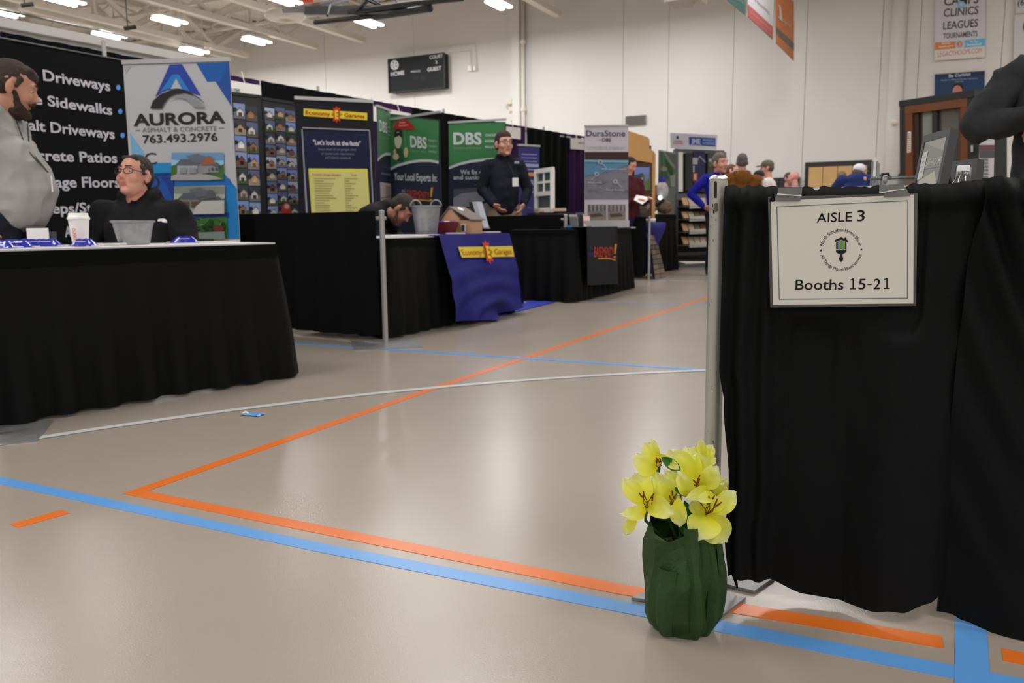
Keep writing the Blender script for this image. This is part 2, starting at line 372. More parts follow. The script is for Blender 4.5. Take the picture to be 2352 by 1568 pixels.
fl_lab = ['hanging light above the narrow end of the white banner stand', 'hanging light between the folded backstop and the scoreboard', 'hanging light beside the column with the downpipe', 'hanging light just over the white pull-up banner', 'hanging light in the second row cut by the top edge', 'hanging light second row beside the backstop',
          'hanging light of the second row over the black curtain', 'hanging light at the far left edge of the picture', 'hanging light third row cut by the top edge']
fl_lab = ['hanging light to the right of the white banner stand top', 'hanging light below the folded basketball backstop', 'hanging light beside the wall column and downpipe', 'hanging light directly over the white pull-up banner', 'hanging light between two trusses above the banner stand', 'hanging light cut by the picture top beside the backstop',
          'hanging light over the black backdrop with white lettering', 'hanging light at the upper left corner of the picture', 'hanging light cut by the picture top left of the middle']
for k, (u, v) in enumerate(FIX):
    fixture(u, v, fl_lab[k] if k < 9 else 'hanging light along the far wall beyond the column, ' + ['first', 'last'][k - 9] + ' to its right')

# round supply duct hanging between the trusses
o = MB().lathe(tuple(at(655, 38, 17.5)), [(0, .09), (.34, .09), (.42, 0), (.36, -.05), (.14, -.07), (.12, -.03), (0, -.03)], 28).build('ceiling_diffuser', M_steel, smooth=True)
tag(o, 'round grey ceiling diffuser beside the folded backstop', 'diffuser')
# duct run

# folded basketball backstop under the roof
bk = thing('basketball_backstop', at(860, 20, 12.5), 'black folded basketball backstop hanging under the roof', 'backstop')
Yb = 12.5
def A_(x, y, Y=Yb): return at(x, y, Y)
MB().bar(A_(706, 25, 13.0), A_(935, 24, 11.4), .10, .12).build('mast', M_black_metal, bk)
MB().tube([A_(724, 52, 12.8), A_(862, 37, 11.9), A_(988, 17, 11.0)], .034, 10).build('brace', M_black_metal, bk); MB().tube([A_(862, 38, 11.9), A_(988, 19, 11.0)], .05, 10).build('brace', M_black_metal, bk)
MB().tube([A_(803, 28, 12.2), A_(930, 10, 11.3), A_(1062, -4, 10.5)], .036, 10).build('brace', M_black_metal, bk)
MB().tube([A_(985, 6, 11.0), A_(989, 24, 11.0)], .03, 8).build('end_bracket', M_black_metal, bk)
for a, b in (((800, -20), (884, 20)), ((758, 12), (752, 36)), ((868, -20), (816, 27)), ((838, -10), (880, 14)), ((900, -10), (925, 22))): MB().tube([A_(*a, 12.2), A_(*b, 11.9)], .018, 8).build('strut', M_black_metal, bk)
MB().slab([A_(884, 12, 11.9), A_(904, 9, 11.9), A_(902, 17, 11.9), A_(886, 20, 11.9)], (0, -.02, 0)).build('maker_plate', M_white, bk)
MB().slab([A_(648, 22, 13.6), A_(800, 0, 12.6), A_(800, 6, 12.4), A_(700, 29, 13.3), A_(650, 30, 13.6)], (0, 0, .03)).build('backboard', mat('backboard_grey', ksr(120, 120, 122), .5), bk)
MB().slab([A_(690, -8, 13.1), A_(716, -8, 13.0), A_(720, 6, 13.0), A_(696, 8, 13.1)], (0, 0, .05)).build('rim_bracket', mat('orange_enamel', ksr(205, 60, 35), .4), bk)

# structural column and downpipe on the far wall
u_c = wu(1193)
struct(MB().box(tuple(room(u_c, V1 - .1, HZ / 2)), (.2, .2, HZ), RZ).build('trim_3', M_wall))
p = room(wu(1206), V1 - .1, 0)
o = thing('downpipe', p, 'pale downpipe beside the wall column right of the scoreboard', 'pipe')
MB().tube([p, p + Vector((0, 0, HZ))], .055, 14).build('pipe', M_steel, o, smooth=True)
for z in (1.2, 3.6, 5.2): MB().tube([p + Vector((0, 0, z)), p + Vector((0, 0, z + .09))], .075, 14).build('pipe_coupling', M_steel, o, sharp=40)
u_c = wu(2052)
struct(MB().tube([room(u_c, V1 - .12, 0), room(u_c, V1 - .12, HZ)], .14, 20).build('trim_4', M_wall, smooth=True))
# black wall pads along the foot of the far wall
M_pad = mat('black_vinyl_pad', (.016, .018, .02), .5, bump=.05, bscale=60)
padz = WP.on(1800, 408).z
pads = [wu(1700), wu(1795), wu(1843)], [wu(2012), wu(2085)]
for g_ in pads:
    for a, b in zip(g_, g_[1:]):
        o = MB().box(tuple(room((a + b) / 2, V1 - .04, padz / 2 + .03)), (b - a - .01, .07, padz - .06), RZ).build('wall_pad', M_pad)
        tag(o, 'tall black padding on the far wall right of the wooden double door' if g_ is pads[1] else ('tall black wall padding behind the two bald men' if a == g_[1] else 'tall black wall padding behind the man in the white shirt'), 'wall pad')
# double door
dt = WP.on(1927, 370).z; ua, ub = wu(1850, 370), wu(2003, 370)
M_maple = mat('maple_veneer', ksr(188, 152, 98), .45, nscale=5, namt=.1)
door = struct(MB().box(tuple(room((ua + ub) / 2, V1 - .005, dt / 2)), (ub - ua, .05, dt), RZ).build('door_1', mat('black_door_frame', (.015, .016, .017), .5)))
for k in range(4):
    wd = (ub - ua - .16) / 4; uc = ua + .08 + wd * (k + .5)
    MB().box(tuple(room(uc, V1 - .055, (dt - .1) / 2)), (wd - .012, .05, dt - .12), RZ).build('door_leaf', M_maple, door)
for s in (-.12, .12):
    MB().tube([room((ua + ub) / 2 + s, V1 - .12, .95), room((ua + ub) / 2 + s, V1 - .12, 1.25)], .012, 8).build('handle', M_steel, door)
# black header above door
# scoreboard
sb0, sb1 = WP.on(892, 137), WP.on(1028, 118)
sbz0, sbz1 = WP.on(895, 213).z, WP.on(892, 137).z
ua, ub = sb0.dot(E1), sb1.dot(E1)
SBP = Plane(room(ua, V1 - .22), room(ub, V1 - .22))
zt, zb = SBP.on(893, 137).z, SBP.on(895, 213).z; ua, ub = SBP.on(893, 170).dot(E1), SBP.on(1021, 160).dot(E1)
sb = thing('scoreboard', room((ua + ub) / 2, V1 - .12, zb), 'black basketball scoreboard on the far wall with white lettering', 'scoreboard')
MB().box(tuple(room((ua + ub) / 2, V1 - .12, (zb + zt) / 2)), (ub - ua, .2, zt - zb), RZ).build('cabinet', mat('scoreboard_black', (.016, .018, .020), .6, spec=.2), sb)
fr = MB()
for z in (zb, zt): fr.box(tuple(room((ua + ub) / 2, V1 - .225, z)), (ub - ua + .03, .03, .03), RZ)
for u in (ua, ub): fr.box(tuple(room(u, V1 - .225, (zb + zt) / 2)), (.03, .03, zt - zb), RZ)
fr.build('frame', M_black_metal, sb)
pr = Print(SBP, .002, .003); W_ = (205, 205, 210)
pr.text('HOME', (898, 175), (929, 171), 9.5, W_, .03); pr.text('GUEST', (982, 164), (1014, 160), 8.5, W_, .03); pr.text('PERIOD', (944, 167), (966, 165), 4.5, (170, 170, 175), .03)
pr.text('COURT', (987, 136), (1017, 132), 8, W_, .02); pr.text('2', (1000, 146), (1005, 145.5), 7, W_, .02)
pr.ellp(906.5, 149.5, 9.8, 11.3, W_, 2)
for k in range(5):
    a = 72 * k + 20; c, s_ = math.cos(R(a)), math.sin(R(a)); c2, s2 = math.cos(R(a + 32)), math.sin(R(a + 32))
    pr.poly([(906.5 + 3 * c, 149.5 + 3 * s_), (906.5 + 9 * c, 149.5 + 10.3 * s_), (906.5 + 4.4 * c2, 149.5 + 5 * s2)], (30, 32, 34), 3)
for x in (952, 958, 969, 975): pr.rect(x - 2.5, 173, x + 2, 184 , (42, 44, 46), 1)
pr.build('lettering', sb)
# conduit beside the scoreboard
c_ = MB()
def cw_(pts): c_.tube([WP.on(x, y) + WP.n * .03 for x, y in pts], .012, 6)
cw_([(1030, 108), (1093, 99), (1095, 156)]); cw_([(1030, 122), (1082, 116), (1083, 156)])
o = thing('wall_conduit', WP.on(1095, 158) + WP.n * .03, 'thin grey conduit loop on the wall beside the scoreboard', 'conduit')
c_.build('conduit_tube', M_steel, o)
MB().box(tuple(WP.on(1082, 158) + WP.n * .05), (.11, .09, .12), RZ).build('junction_box', M_white, o); MB().box(tuple(WP.on(1093, 158) + WP.n * .05), (.06, .09, .1), RZ).build('junction_box', M_white, o)
# bracket on wall
o = thing('wall_bracket', WP.on(1175, 240), 'small grey bracket lamp on the wall below the column', 'wall lamp')
MB().box(tuple(WP.on(1175, 235) + WP.n * .08), (.16, .16, .12), RZ).build('lamp_head', M_steel, o); MB().box(tuple(WP.on(1176, 246) + WP.n * .04), (.1, .08, .22), RZ).build('bracket', M_steel, o)
o = thing('security_sensor', WP.on(2058, 284), 'small grey sensor on the column left of the dark wood door sample', 'sensor')
MB().ell(tuple(WP.on(2057, 284) + WP.n * .3), (.08, .08, .07), n=8).build('sensor_head', M_steel, o, smooth=True); MB().tube([WP.on(2062, 284) + WP.n * .02, WP.on(2057, 283) + WP.n * .3], .03, 8).build('mount_arm', M_steel, o)
# return air grille
g0, g1 = WP.on(1437, 267), WP.on(1485, 263); gz = (WP.on(1437, 289).z, WP.on(1437, 267).z)
gr = thing('air_grille', room((g0.dot(E1) + g1.dot(E1)) / 2, V1 - .02, gz[0]), 'grey louvred air grille on the bare wall', 'grille')
um, gw = (g0.dot(E1) + g1.dot(E1)) / 2, g1.dot(E1) - g0.dot(E1)
MB().box(tuple(room(um, V1 - .015, (gz[0] + gz[1]) / 2)), (gw, .03, gz[1] - gz[0]), RZ).build('frame', mat('grille_grey', ksr(150, 147, 142), .5), gr)
for k in range(9):
    MB().box(tuple(room(um, V1 - .04, gz[0] + (gz[1] - gz[0]) * (k + .6) / 9.4)), (gw - .03, .03, .008), RZ).build('louvre', mat('grille_dark', ksr(120, 118, 114), .5), gr)
# fire alarm
o = MB().box(tuple(WP.on(2045, 391) + WP.n * .04), (.12, .07, .14), RZ).build('fire_alarm', mat('alarm_red', ksr(170, 55, 55), .5)); tag(o, 'small red fire alarm box on the wall right of the door', 'alarm')

# ------------------------------------------------------------------ wall banners (right)
def wall_banner(name, label, cat, x0, x1, yt, yb, ytr, ybr, draw, off=.05):
    P_ = Plane(room(0, V1 - off), room(5, V1 - off)); c0 = P_.on(x0, yt); c1 = P_.on(x1, ytr); b0 = P_.on(x0, yb); b1 = P_.on(x1, ybr)
    o = thing(name, (c0 + b1) / 2 - Vector((0, 0, (c0.z - b1.z) / 2)), label, cat)
    vs_ = MB().slab([b0, b1, c1, c0], P_.n * -.012).build('vinyl_sheet', M_white, o)
    MB().tube([c0 + Vector((0, 0, .02)), c1 + Vector((0, 0, .02))], .02, 8).build('top_rail', M_steel, o); MB().tube([b0, b1], .015, 8).build('bottom_rail', M_steel, o)
    pr = Print(P_, .0025, .003); draw(pr); pr.build('printing', vs_); return o
def d1(pr):
    K = (60, 66, 70)
    pr.poly([(2149, -60), (2264, -66), (2262, 130), (2147, 138)], (214, 212, 220), 0)
    pr.text('CAMPS', (2168, 13), (2247, 7), 21, K, .012); pr.text('CLINICS', (2167, 39), (2247, 32), 19, K, .012); pr.text('LEAGUES', (2166, 68), (2246, 61), 18, K, .012); pr.text('TOURNAMENTS', (2166, 89), (2245, 83), 12.5, K, .012)
    pr.ellp(2207, 11, 8.5, 8.5, (140, 200, 235), 4); pr.text('A', (2203.5, 15), (2210.5, 14.5), 9, (225, 235, 245), .02, L=6)
    pr.poly([(2148, 98), (2195, 95), (2193, 103), (2195, 111), (2147, 115)], (222, 140, 70), 2); pr.poly([(2213, 93), (2262, 88), (2262, 105), (2214, 110), (2217, 101)], (110, 190, 225), 2)
    pr.ellp(2204, 101.5, 9, 9, (170, 200, 225), 3); pr.ellp(2204, 101.5, 6, 6, (222, 120, 60), 4); pr.text('2', (2202, 105), (2206, 104.7), 6, (240, 230, 220), .02, L=6)
    pr.text('Eagles', (2163, 102), (2182, 101), 4, (245, 235, 225), .02, L=4); pr.text('Registration', (2157, 110), (2190, 107), 4.5, (245, 235, 225), .02, L=4)
    pr.text('Now Open', (2228, 97), (2246, 96), 3.5, (235, 245, 250), .02, L=4); pr.text('Basketball', (2221, 106), (2254, 103), 5, (235, 245, 250), .02, L=4)
    pr.poly([(2147, 116), (2262, 106), (2262, 130), (2147, 138)], (225, 222, 220), 1); pr.text('LEGACYHOOPS.COM', (2154, 131), (2255, 121), 12, (215, 130, 85), -.005, L=3)
wall_banner('wall_banner', 'tall white hanging banner listing camps, clinics, leagues and tournaments', 'banner', 2148, 2262, -60, 138, -66, 130, d1)
def d2(pr):
    pr.poly([(2147, 171), (2262, 163), (2260, 300), (2146, 300)], (40, 66, 104), 0)
    pr.poly([(2147, 171), (2262, 163), (2262, 172), (2147, 181)], (38, 52, 84), 1)
    pr.text('Be Curious', (2179, 178), (2229, 173), 7.5, (200, 210, 225), .02); pr.text('Reality is willing more with questions', (2161, 186), (2246, 181), 3.5, (160, 175, 195), .01); pr.text('until ask', (2193, 189), (2213, 188), 3, (160, 175, 195), .01)
    pr.ellp(2200, 202, 13, 11, (45, 35, 35), 2); pr.ellp(2199, 212, 11.5, 16, (196, 130, 118), 3); pr.ellp(2199, 262, 34, 34, (190, 200, 215), 1)
wall_banner('wall_poster', 'navy poster with a portrait head under the white banner', 'poster', 2147, 2261, 171, 300, 163, 296, d2)
def d3(pr):
    pr.poly([(2333, -90), (2440, -96), (2440, 24), (2333, 30)], (215, 214, 222), 0); pr.text('(6', (2337, 13), (2352, 12), 14, (50, 52, 55), .02); pr.text('12)', (2356, 12), (2372, 11), 14, (50, 52, 55), .02)
wall_banner('wall_banner', 'white banner with a phone number cut by the right edge, upper', 'banner', 2333, 2440, -90, 30, -96, 22, d3)
def d4(pr):
    pr.poly([(2330, 38), (2440, 31), (2440, 138), (2328, 143)], (212, 212, 218), 0); pr.ellp(2366, 62, 17, 18, (60, 140, 70), 1)
wall_banner('wall_banner', 'white banner with a green emblem cut by the right edge, lower', 'banner', 2330, 2440, 38, 143, 31, 137, d4)
def d5(pr): pr.poly([(2325, 158), (2440, 150), (2440, 250), (2325, 258)], (165, 175, 90), 0)
wall_banner('wall_poster', 'yellow green poster edge behind the folded-arms person', 'poster', 2325, 2440, 158, 258, 150, 250, d5)

# ------------------------------------------------------------------ sponsor banners hanging from the roof
HB = Plane((5.37, 16.7), (6.45, 18.7)); HBm = mat('banner_vinyl', ksr(150, 150, 150), .5)
def hang(label, x0, x1, b0, b1, draw, Y0, Y1):
    pa = at(x0, b0, Y0); pb = at(x1, b1, Y1); P_ = Plane(pa, pb); zt = 6.0
    o = thing('hanging_banner', (pa + pb) / 2, label, 'banner', 'sponsor banners hung from the roof')
    a, b = P_.on(x0, b0), P_.on(x1, b1); up = lambda p: Vector((p.x, p.y, zt))
    vs_ = MB().slab([a, b, up(b), up(a)], P_.n * -.01).build('vinyl_sheet', M_white, o)
    MB().tube([up(a), up(b)], .025, 8).build('top_pole', M_steel, o)
    for q in (a, b): MB().tube([up(q), Vector((q.x, q.y, HZ))], .01, 6).build('hanging_cord', M_steel, o)
    pr = Print(P_, .004, .006); draw(pr); pr.build('printing', vs_)
hang('dark green sponsor banner, nearest of the hanging three', 1660, 1711, -5, 36, lambda p: (p.poly([(1660, -60), (1711, -60), (1711, 35), (1660, -6)], (62, 92, 84), 0), p.text('CITY', (1686, -4), (1706, 14), 9, (110, 135, 130), .02)), 12.34, 13.28)
def h2(p):
    p.poly([(1717, -60), (1774, -60), (1774, 90), (1717, 38)], (196, 194, 196), 0); p.poly([(1717, 10), (1774, 62), (1774, 90), (1717, 38)], (176, 92, 88), 1)
    p.text('Heating', (1733, 3), (1766, 32), 9, (150, 140, 145), .0); p.text('plumbing', (1722, 30), (1770, 72), 6, (205, 150, 150), .0)
hang('white sponsor banner with a red lower band, middle of the hanging three', 1717, 1774, 38, 91, h2, 13.3, 14.94)
def h3(p):
    p.poly([(1781, -60), (1823, -60), (1823, 140), (1781, 98)], (205, 122, 66), 0); p.poly([(1781, 60), (1823, 100), (1823, 116), (1781, 76)], (110, 105, 100), 1); p.poly([(1781, -60), (1823, -60), (1823, 6), (1781, -32)], (200, 198, 196), 1)
    p.text('Logic', (1785, 42), (1816, 66), 12, (220, 190, 170), .0, .3); p.text('sports medicine', (1783, 68), (1821, 104), 6, (150, 145, 140), .0); p.poly([(1787, 10), (1792, 16), (1796, 52), (1789, 44)], (215, 200, 185), 2)
hang('orange sponsor banner with a grey stripe, farthest of the hanging three', 1781, 1823, 98, 140, h3, 15.19, 16.92)
o = thing('projector', at(1585, 0, 13), 'pale grey projector edge at the top of the picture', 'projector')
MB().box(tuple(at(1575, -8, 13)), (.5, .5, .2), 1.0).build('housing', M_steel, o); MB().tube([at(1598, -2, 13), at(1604, 8, 12.9)], .06, 12).build('lens_barrel', M_steel, o)
MB().tube([at(1575, -8, 13), at(1575, -8, 13) + Vector((0, 0, 1.2))], .03, 8).build('mount_pole', M_steel, o)
# ================================================================== CURTAINS AND BOOTHS
def cloth(name, c, bump=.25, rough=.9, sheen=0.0): return mat(name, c, rough, bump=bump, bscale=420, spec=.2, sheen=sheen)
M_bk = cloth('black_drape_cloth', (.0050, .0056, .0058)); M_bk.node_tree.nodes['Principled BSDF'].inputs['Specular IOR Level'].default_value = .08
M_pu = cloth('purple_drape_cloth', (.040, .012, .062))
M_alu = mat('aluminium', (.46, .46, .45), .42, metal=.75, nscale=30, namt=.12)
M_plate = mat('galvanised_plate', (.36, .36, .37), .45, metal=.7, nscale=18, namt=.35, bump=.1, bscale=90)
def fold(s, k, ph=0, sharp=.6):
    a = math.sin(k * s + ph + 1.3 * noise.noise(Vector((s * k * .13, ph, 3.1)))); return math.copysign(abs(a) ** sharp, a)
def drape(name, mt, pts, z0, z1, amp, k, label=None, cat='curtain', parent=None, nu=None, ph=0, flare=0, group=None, zj=.0, nz=14):
    L = [0]
    for a, b in zip(pts, pts[1:]): L.append(L[-1] + (Vector(b) - Vector(a)).length)
    T = L[-1]; nu = nu or max(12, int(T * 26))
    def P(i, j):
        s = i * T; q = 0
        while q < len(L) - 2 and s > L[q + 1]: q += 1
        t = (s - L[q]) / (L[q + 1] - L[q]); a = Vector(pts[q]); b = Vector(pts[q + 1]); d = (b - a).normalized(); n = Vector((d.y, -d.x, 0))
        w = .35 + .65 * (1 - j); f = fold(s, k, ph) * amp * w + amp * .5 * noise.noise(Vector((s * 2.2, j * 1.6, ph)))
        zb = z0 + zj * noise.noise(Vector((s * 1.7, 9, ph)))
        return a.lerp(b, t) + n * (f + flare * (1 - j)) + Vector((0, 0, zb + (z1 - zb) * j))
    o = MB().grid(P, nu, nz).build(name, mt, parent, smooth=True)
    if parent is None: tag(o, label, cat, group)
    return o
def dpt(px):
    "point of the back curtain line under picture column px"
    best = None
    for a, b in zip(DT, DT[1:]):
        P_ = Plane(a, b); q = P_.on(px, 300); t = (Vector((q.x, q.y, 0)) - a).dot(b - a) / (b - a).length_squared
        if -.001 <= t <= 1.001 and q.y > 0: return Vector((q.x, q.y, 0))
    return DT[-1].copy() if px > 1000 else DT[0].copy()
def drow(x0, x1):
    "curtain line between two columns, following the bends"
    a, b = dpt(x0), dpt(x1); mid = [p for p in DT if a.y + .05 < p.y < b.y - .05]; return [a] + mid + [b]
PO = lambda p, q: p + Vector((0, 0, q))
ZD = 2.44
secs = [(-330, 20, M_pu, 'purple back curtain at the left edge of the picture'), (20, 527, M_bk, 'tall black back curtain behind the asphalt and concrete booth'), (527, 603, M_pu, 'purple back curtain strip right of the white pull-up banner'),
        (603, 852, M_bk, 'tall black back curtain behind the garage builder booth'), (852, 947, M_pu, 'purple back curtain strip behind the double green banner'), (947, 1162, M_bk, 'tall black back curtain behind the man in navy'),
        (1162, 1207, M_pu, 'narrow purple back curtain behind the head of the man in navy'), (1207, 1308, M_bk, 'tall black back curtain behind the white window sample'), (1308, 1360, M_pu, 'purple back curtain left of the concrete overlay banner'), (1360, 1498, M_bk, 'black back curtain beside the green leaf banner')]
for k, (a, b, m_, lab) in enumerate(secs):
    pts = drow(a, b) if a > -10 else [DT[0], DT[1] + (DT[1] - DT[0]).normalized() * 0.05]
    drape('back_curtain', m_, pts, .03, ZD + .01, .035, 24 if m_ is M_bk else 30, lab, ph=k * 2.1, group=None, zj=.02)
# curtain rail and uprights
rails = [(20, 240), (240, 527), (527, 748), (748, 1032), (1032, 1260), (1260, 1497)]
for k, (a, b) in enumerate(rails):
    p, q = dpt(a) + dn * .05, dpt(b) + dn * .05; o = MB().tube([PO(p, 2.395), PO(q, 2.395)], .018, 10).build('curtain_rail', M_alu, smooth=True)
    tag(o, 'horizontal aluminium curtain rail ' + ['left of the first tall upright', 'behind the white pull-up banner', 'over the photo collage boards', 'over the garage builder banner', 'over the green banners', 'over the white window sample'][k], 'rail')
def upright(p, h, label, plate=.46, slot=False, r=.019, group=None, rz=0.7, name='curtain_post'):
    o = thing(name, p, label, 'post', group)
    b = MB().tube([PO(p, .006), PO(p, h)], r, 16); b.build('pole', M_alu, o, sharp=40)
    MB().lathe(tuple(PO(p, h)), [(r + .0015, -.012), (r + .0015, .001), (r * .8, .006), (0, .007)], 16).build('pole_cap', M_alu, o, sharp=40)
    MB().box(tuple(PO(p, .003)), (plate, plate, .006), rz).build('base_plate', M_plate, o)
    return o
for px, lab in ((240, 'tall aluminium upright above the black lettered backdrop'), (748, 'tall aluminium upright behind the garage builder banner'), (1032, 'tall aluminium upright between the green banners'), (1260, 'tall aluminium upright above the window sample'), (1496, 'tall aluminium upright behind the leaf banner')):
    p = dpt(px); upright(p + dn * (.10 if px != 240 else -.09), 2.52, lab, .4)

# booth dividers, waist high
P1 = fl(886, 791); P2 = fl(1299, 690); P3 = fl(1490, 642)
upright(P1, .925, 'waist high aluminium post at the corner of the garage builder booth', .46, rz=.25)
upright(P2, .925, 'waist high aluminium post beside the blue mat', .40, rz=.25)
upright(P3, .925, 'waist high aluminium post right of the concrete overlay banner', .40, rz=.25)
pd = Vector((-.83, .56, 0)).normalized()
def divider(P, L, label, ph):
    a = P + pd * .06; b = P + pd * L
    drape('divider_curtain', M_bk, [b, b.lerp(a, .5), a], .05, .925, .022, 26, label, ph=ph, zj=.03)
    o = MB().tube([PO(P, .875) + dd * .035, PO(b, .875) + dd * .035], .014, 10).build('divider_rail', M_alu, smooth=True); tag(o, 'waist high aluminium rail carrying the ' + label, 'rail')
divider(P1, 3.3, 'black divider curtain between the first and second booths', 1)
divider(P2, 3.3, 'black divider curtain in front of the man in navy', 2)
divider(P3, 3.0, 'black divider curtain right of the concrete overlay banner', 3)

# skirted tables
M_skirt = mat('black_skirt_cloth', (.0048, .0052, .0054), .65, bump=.2, bscale=420, spec=.11)
M_topw = mat('white_table_cover', ksr(212, 208, 212), .5, nscale=4, namt=.03)
M_leg = mat('grey_table_leg', (.2, .2, .21), .5, metal=.5)
def table(p, q, depth, h, label, mtop, nfold=34, side_flare=.09, name='skirted_table', amp=.024):
    "front edge from p to q (floor points, left to right as seen)"
    p = Vector((p[0], p[1], 0)); q = Vector((q[0], q[1], 0)); d = (q - p).normalized(); nb = Vector((-d.y, d.x, 0)) * depth
    o = thing(name, (p + q + nb) / 2, label, 'table')
    MB().slab([PO(p, h - .03), PO(q, h - .03), PO(q + nb, h - .03), PO(p + nb, h - .03)], (0, 0, .028)).build('tabletop', mat('table_board', (.3, .28, .25), .6), o)
    e = .006
    c = [p - nb.normalized() * e - d * e, q - nb.normalized() * e + d * e, q + nb + d * e, p + nb - d * e]
    MB().slab([PO(v, h - .012) for v in c], (0, 0, .016)).build('table_cover', mtop, o)
    f = .03
    pts = [p + nb, p - nb.normalized() * .012, q - nb.normalized() * .012, q + nb]
    # skirt with pleats, flaring at the hem and at the corners
    L = [0]
    for a, b in zip(pts, pts[1:]): L.append(L[-1] + (b - a).length)
    T = L[-1]; ctr = (p + q + nb) / 2
    def S(i, j):
        s = i * T; k = 0
        while k < 2 and s > L[k + 1]: k += 1
        t = (s - L[k]) / (L[k + 1] - L[k]); a, b = pts[k], pts[k + 1]; dd_ = (b - a).normalized(); n = Vector((dd_.y, -dd_.x, 0)); base = a.lerp(b, t)
        w = 1 - j; cor = max(0, 1 - abs(s - L[1]) / .35) + max(0, 1 - abs(s - L[2]) / .35)
        out = (base - ctr); out.z = 0; out.normalize()
        off = n * (.012 + w * (.035 + amp * fold(s, nfold, 1) + .03 * noise.noise(Vector((s * 1.9, j, 2))))) + out * cor * w * side_flare
        return base + off + Vector((0, 0, .012 + .012 * noise.noise(Vector((s * 3, 5, 5))) + (h - .05) * j))
    MB().grid(S, int(T * 60), 12).build('skirt', M_skirt, o, smooth=True)
    v = MB()
    for a, b in zip(pts, pts[1:]):
        n = Vector(((b - a).normalized().y, -(b - a).normalized().x, 0)); v.slab([PO(a, h - .075), PO(b, h - .075), PO(b, h - .004), PO(a, h - .004)], n * .016)
    v.build('skirt_band', M_bk, o)
    for s_, t_ in ((.08, .12), (.92, .12), (.92, .88), (.08, .88)):
        b_ = p.lerp(q, s_) + nb * t_; MB().tube([PO(b_, 0), PO(b_, h - .03)], .014, 8).build('leg', M_leg, o)
    return o, d, nb
# -- booth one table
TP = Plane(fl(0, 976), fl(523, 886)); qa = TP.on(628, 549); da = TP.u
qa = Vector((qa.x, qa.y, 0)); pa = qa - da * 2.42
T1H = .735
t1, d1_, nb1 = table(pa, qa, .76, T1H, 'long skirted table with a white top in the asphalt booth', M_topw, side_flare=.05)
# -- booth two table: skirt plus the navy company cloth
TQ = Plane(fl(905, 772), fl(1178, 716)); p2 = TQ.on(892, 545); q2 = TQ.on(1152, 530)
p2 = Vector((p2.x, p2.y, 0)); q2 = Vector((q2.x, q2.y, 0))
T2H = .735
t2, d2_, nb2 = table(p2, q2, .7, T2H, 'skirted table in the garage builder booth under the navy cloth', M_topw, nfold=40)
# -- booth three table
TR = Plane(fl(1318, 694), fl(1446, 662)); p3 = TR.on(1315, 520); q3 = TR.on(1445, 517)
p3 = Vector((p3.x, p3.y, 0)); q3 = Vector((q3.x, q3.y, 0))
t3, d3_, nb3 = table(p3, q3, .7, .77, 'skirted table with a black top below the concrete overlay banner', mat('black_table_cover', (.014, .014, .016), .6), nfold=40, side_flare=.03)

# ------------------------------------------------------------------ pull-up banners
M_rail = mat('banner_rail_silver', ksr(165, 163, 165), .35, metal=.3)
def pullup(name, label, pl, TL, TR_, zb, draw, back=ksr(200, 198, 200), base=True, step=.0015, rail=.02, cat='banner stand', bx=None, w_over=.01):
    a = pl.on(*TL); b = pl.on(*TR_); zt = (a.z + b.z) / 2
    if bx: a0 = pl.on(bx[0], 500); b0 = pl.on(bx[1], 500); a0.z = b0.z = zb
    else: a0, b0 = Vector((a.x, a.y, zb)), Vector((b.x, b.y, zb))
    o = thing(name, Vector(((a.x + b.x) / 2, (a.y + b.y) / 2, zb)), label, cat)
    gp = MB().slab([a0 + Vector((0, 0, .09 if base else 0)), b0 + Vector((0, 0, .09 if base else 0)), b, a], pl.n * -.004).build('graphic_panel', mat('panel_' + name + str(int(sum(back) * 1000)), back, .5), o)
    MB().box(tuple((a + b) / 2 + Vector((0, 0, .008))), ((b - a).length + w_over, .03, rail), rot=Matrix((pl.u, -pl.n, (b - a).normalized().cross(pl.n).normalized())).transposed() if False else None, rz=math.atan2(pl.u.y, pl.u.x)).build('top_rail', M_rail, o)
    if base:
        m_ = (a0 + b0) / 2; MB().box(tuple(m_ + Vector((0, 0, .05))), ((b0 - a0).length + .03, .16, .08), math.atan2(pl.u.y, pl.u.x)).build('base_cassette', M_rail, o)
        for s in (-.3, .3): MB().box(tuple(m_ + pl.u * s + Vector((0, 0, .006))), (.05, .38, .012), math.atan2(pl.u.y, pl.u.x)).build('foot', M_rail, o)
    m_ = (a0 + b0) / 2; MB().tube([m_ - pl.n * .04, Vector((m_.x, m_.y, zt)) - pl.n * .02], .009, 8).build('support_pole', M_alu, o)
    pr = Print(pl, step * 1.6, .004); draw(pr); pr.build('printing', gp); return o
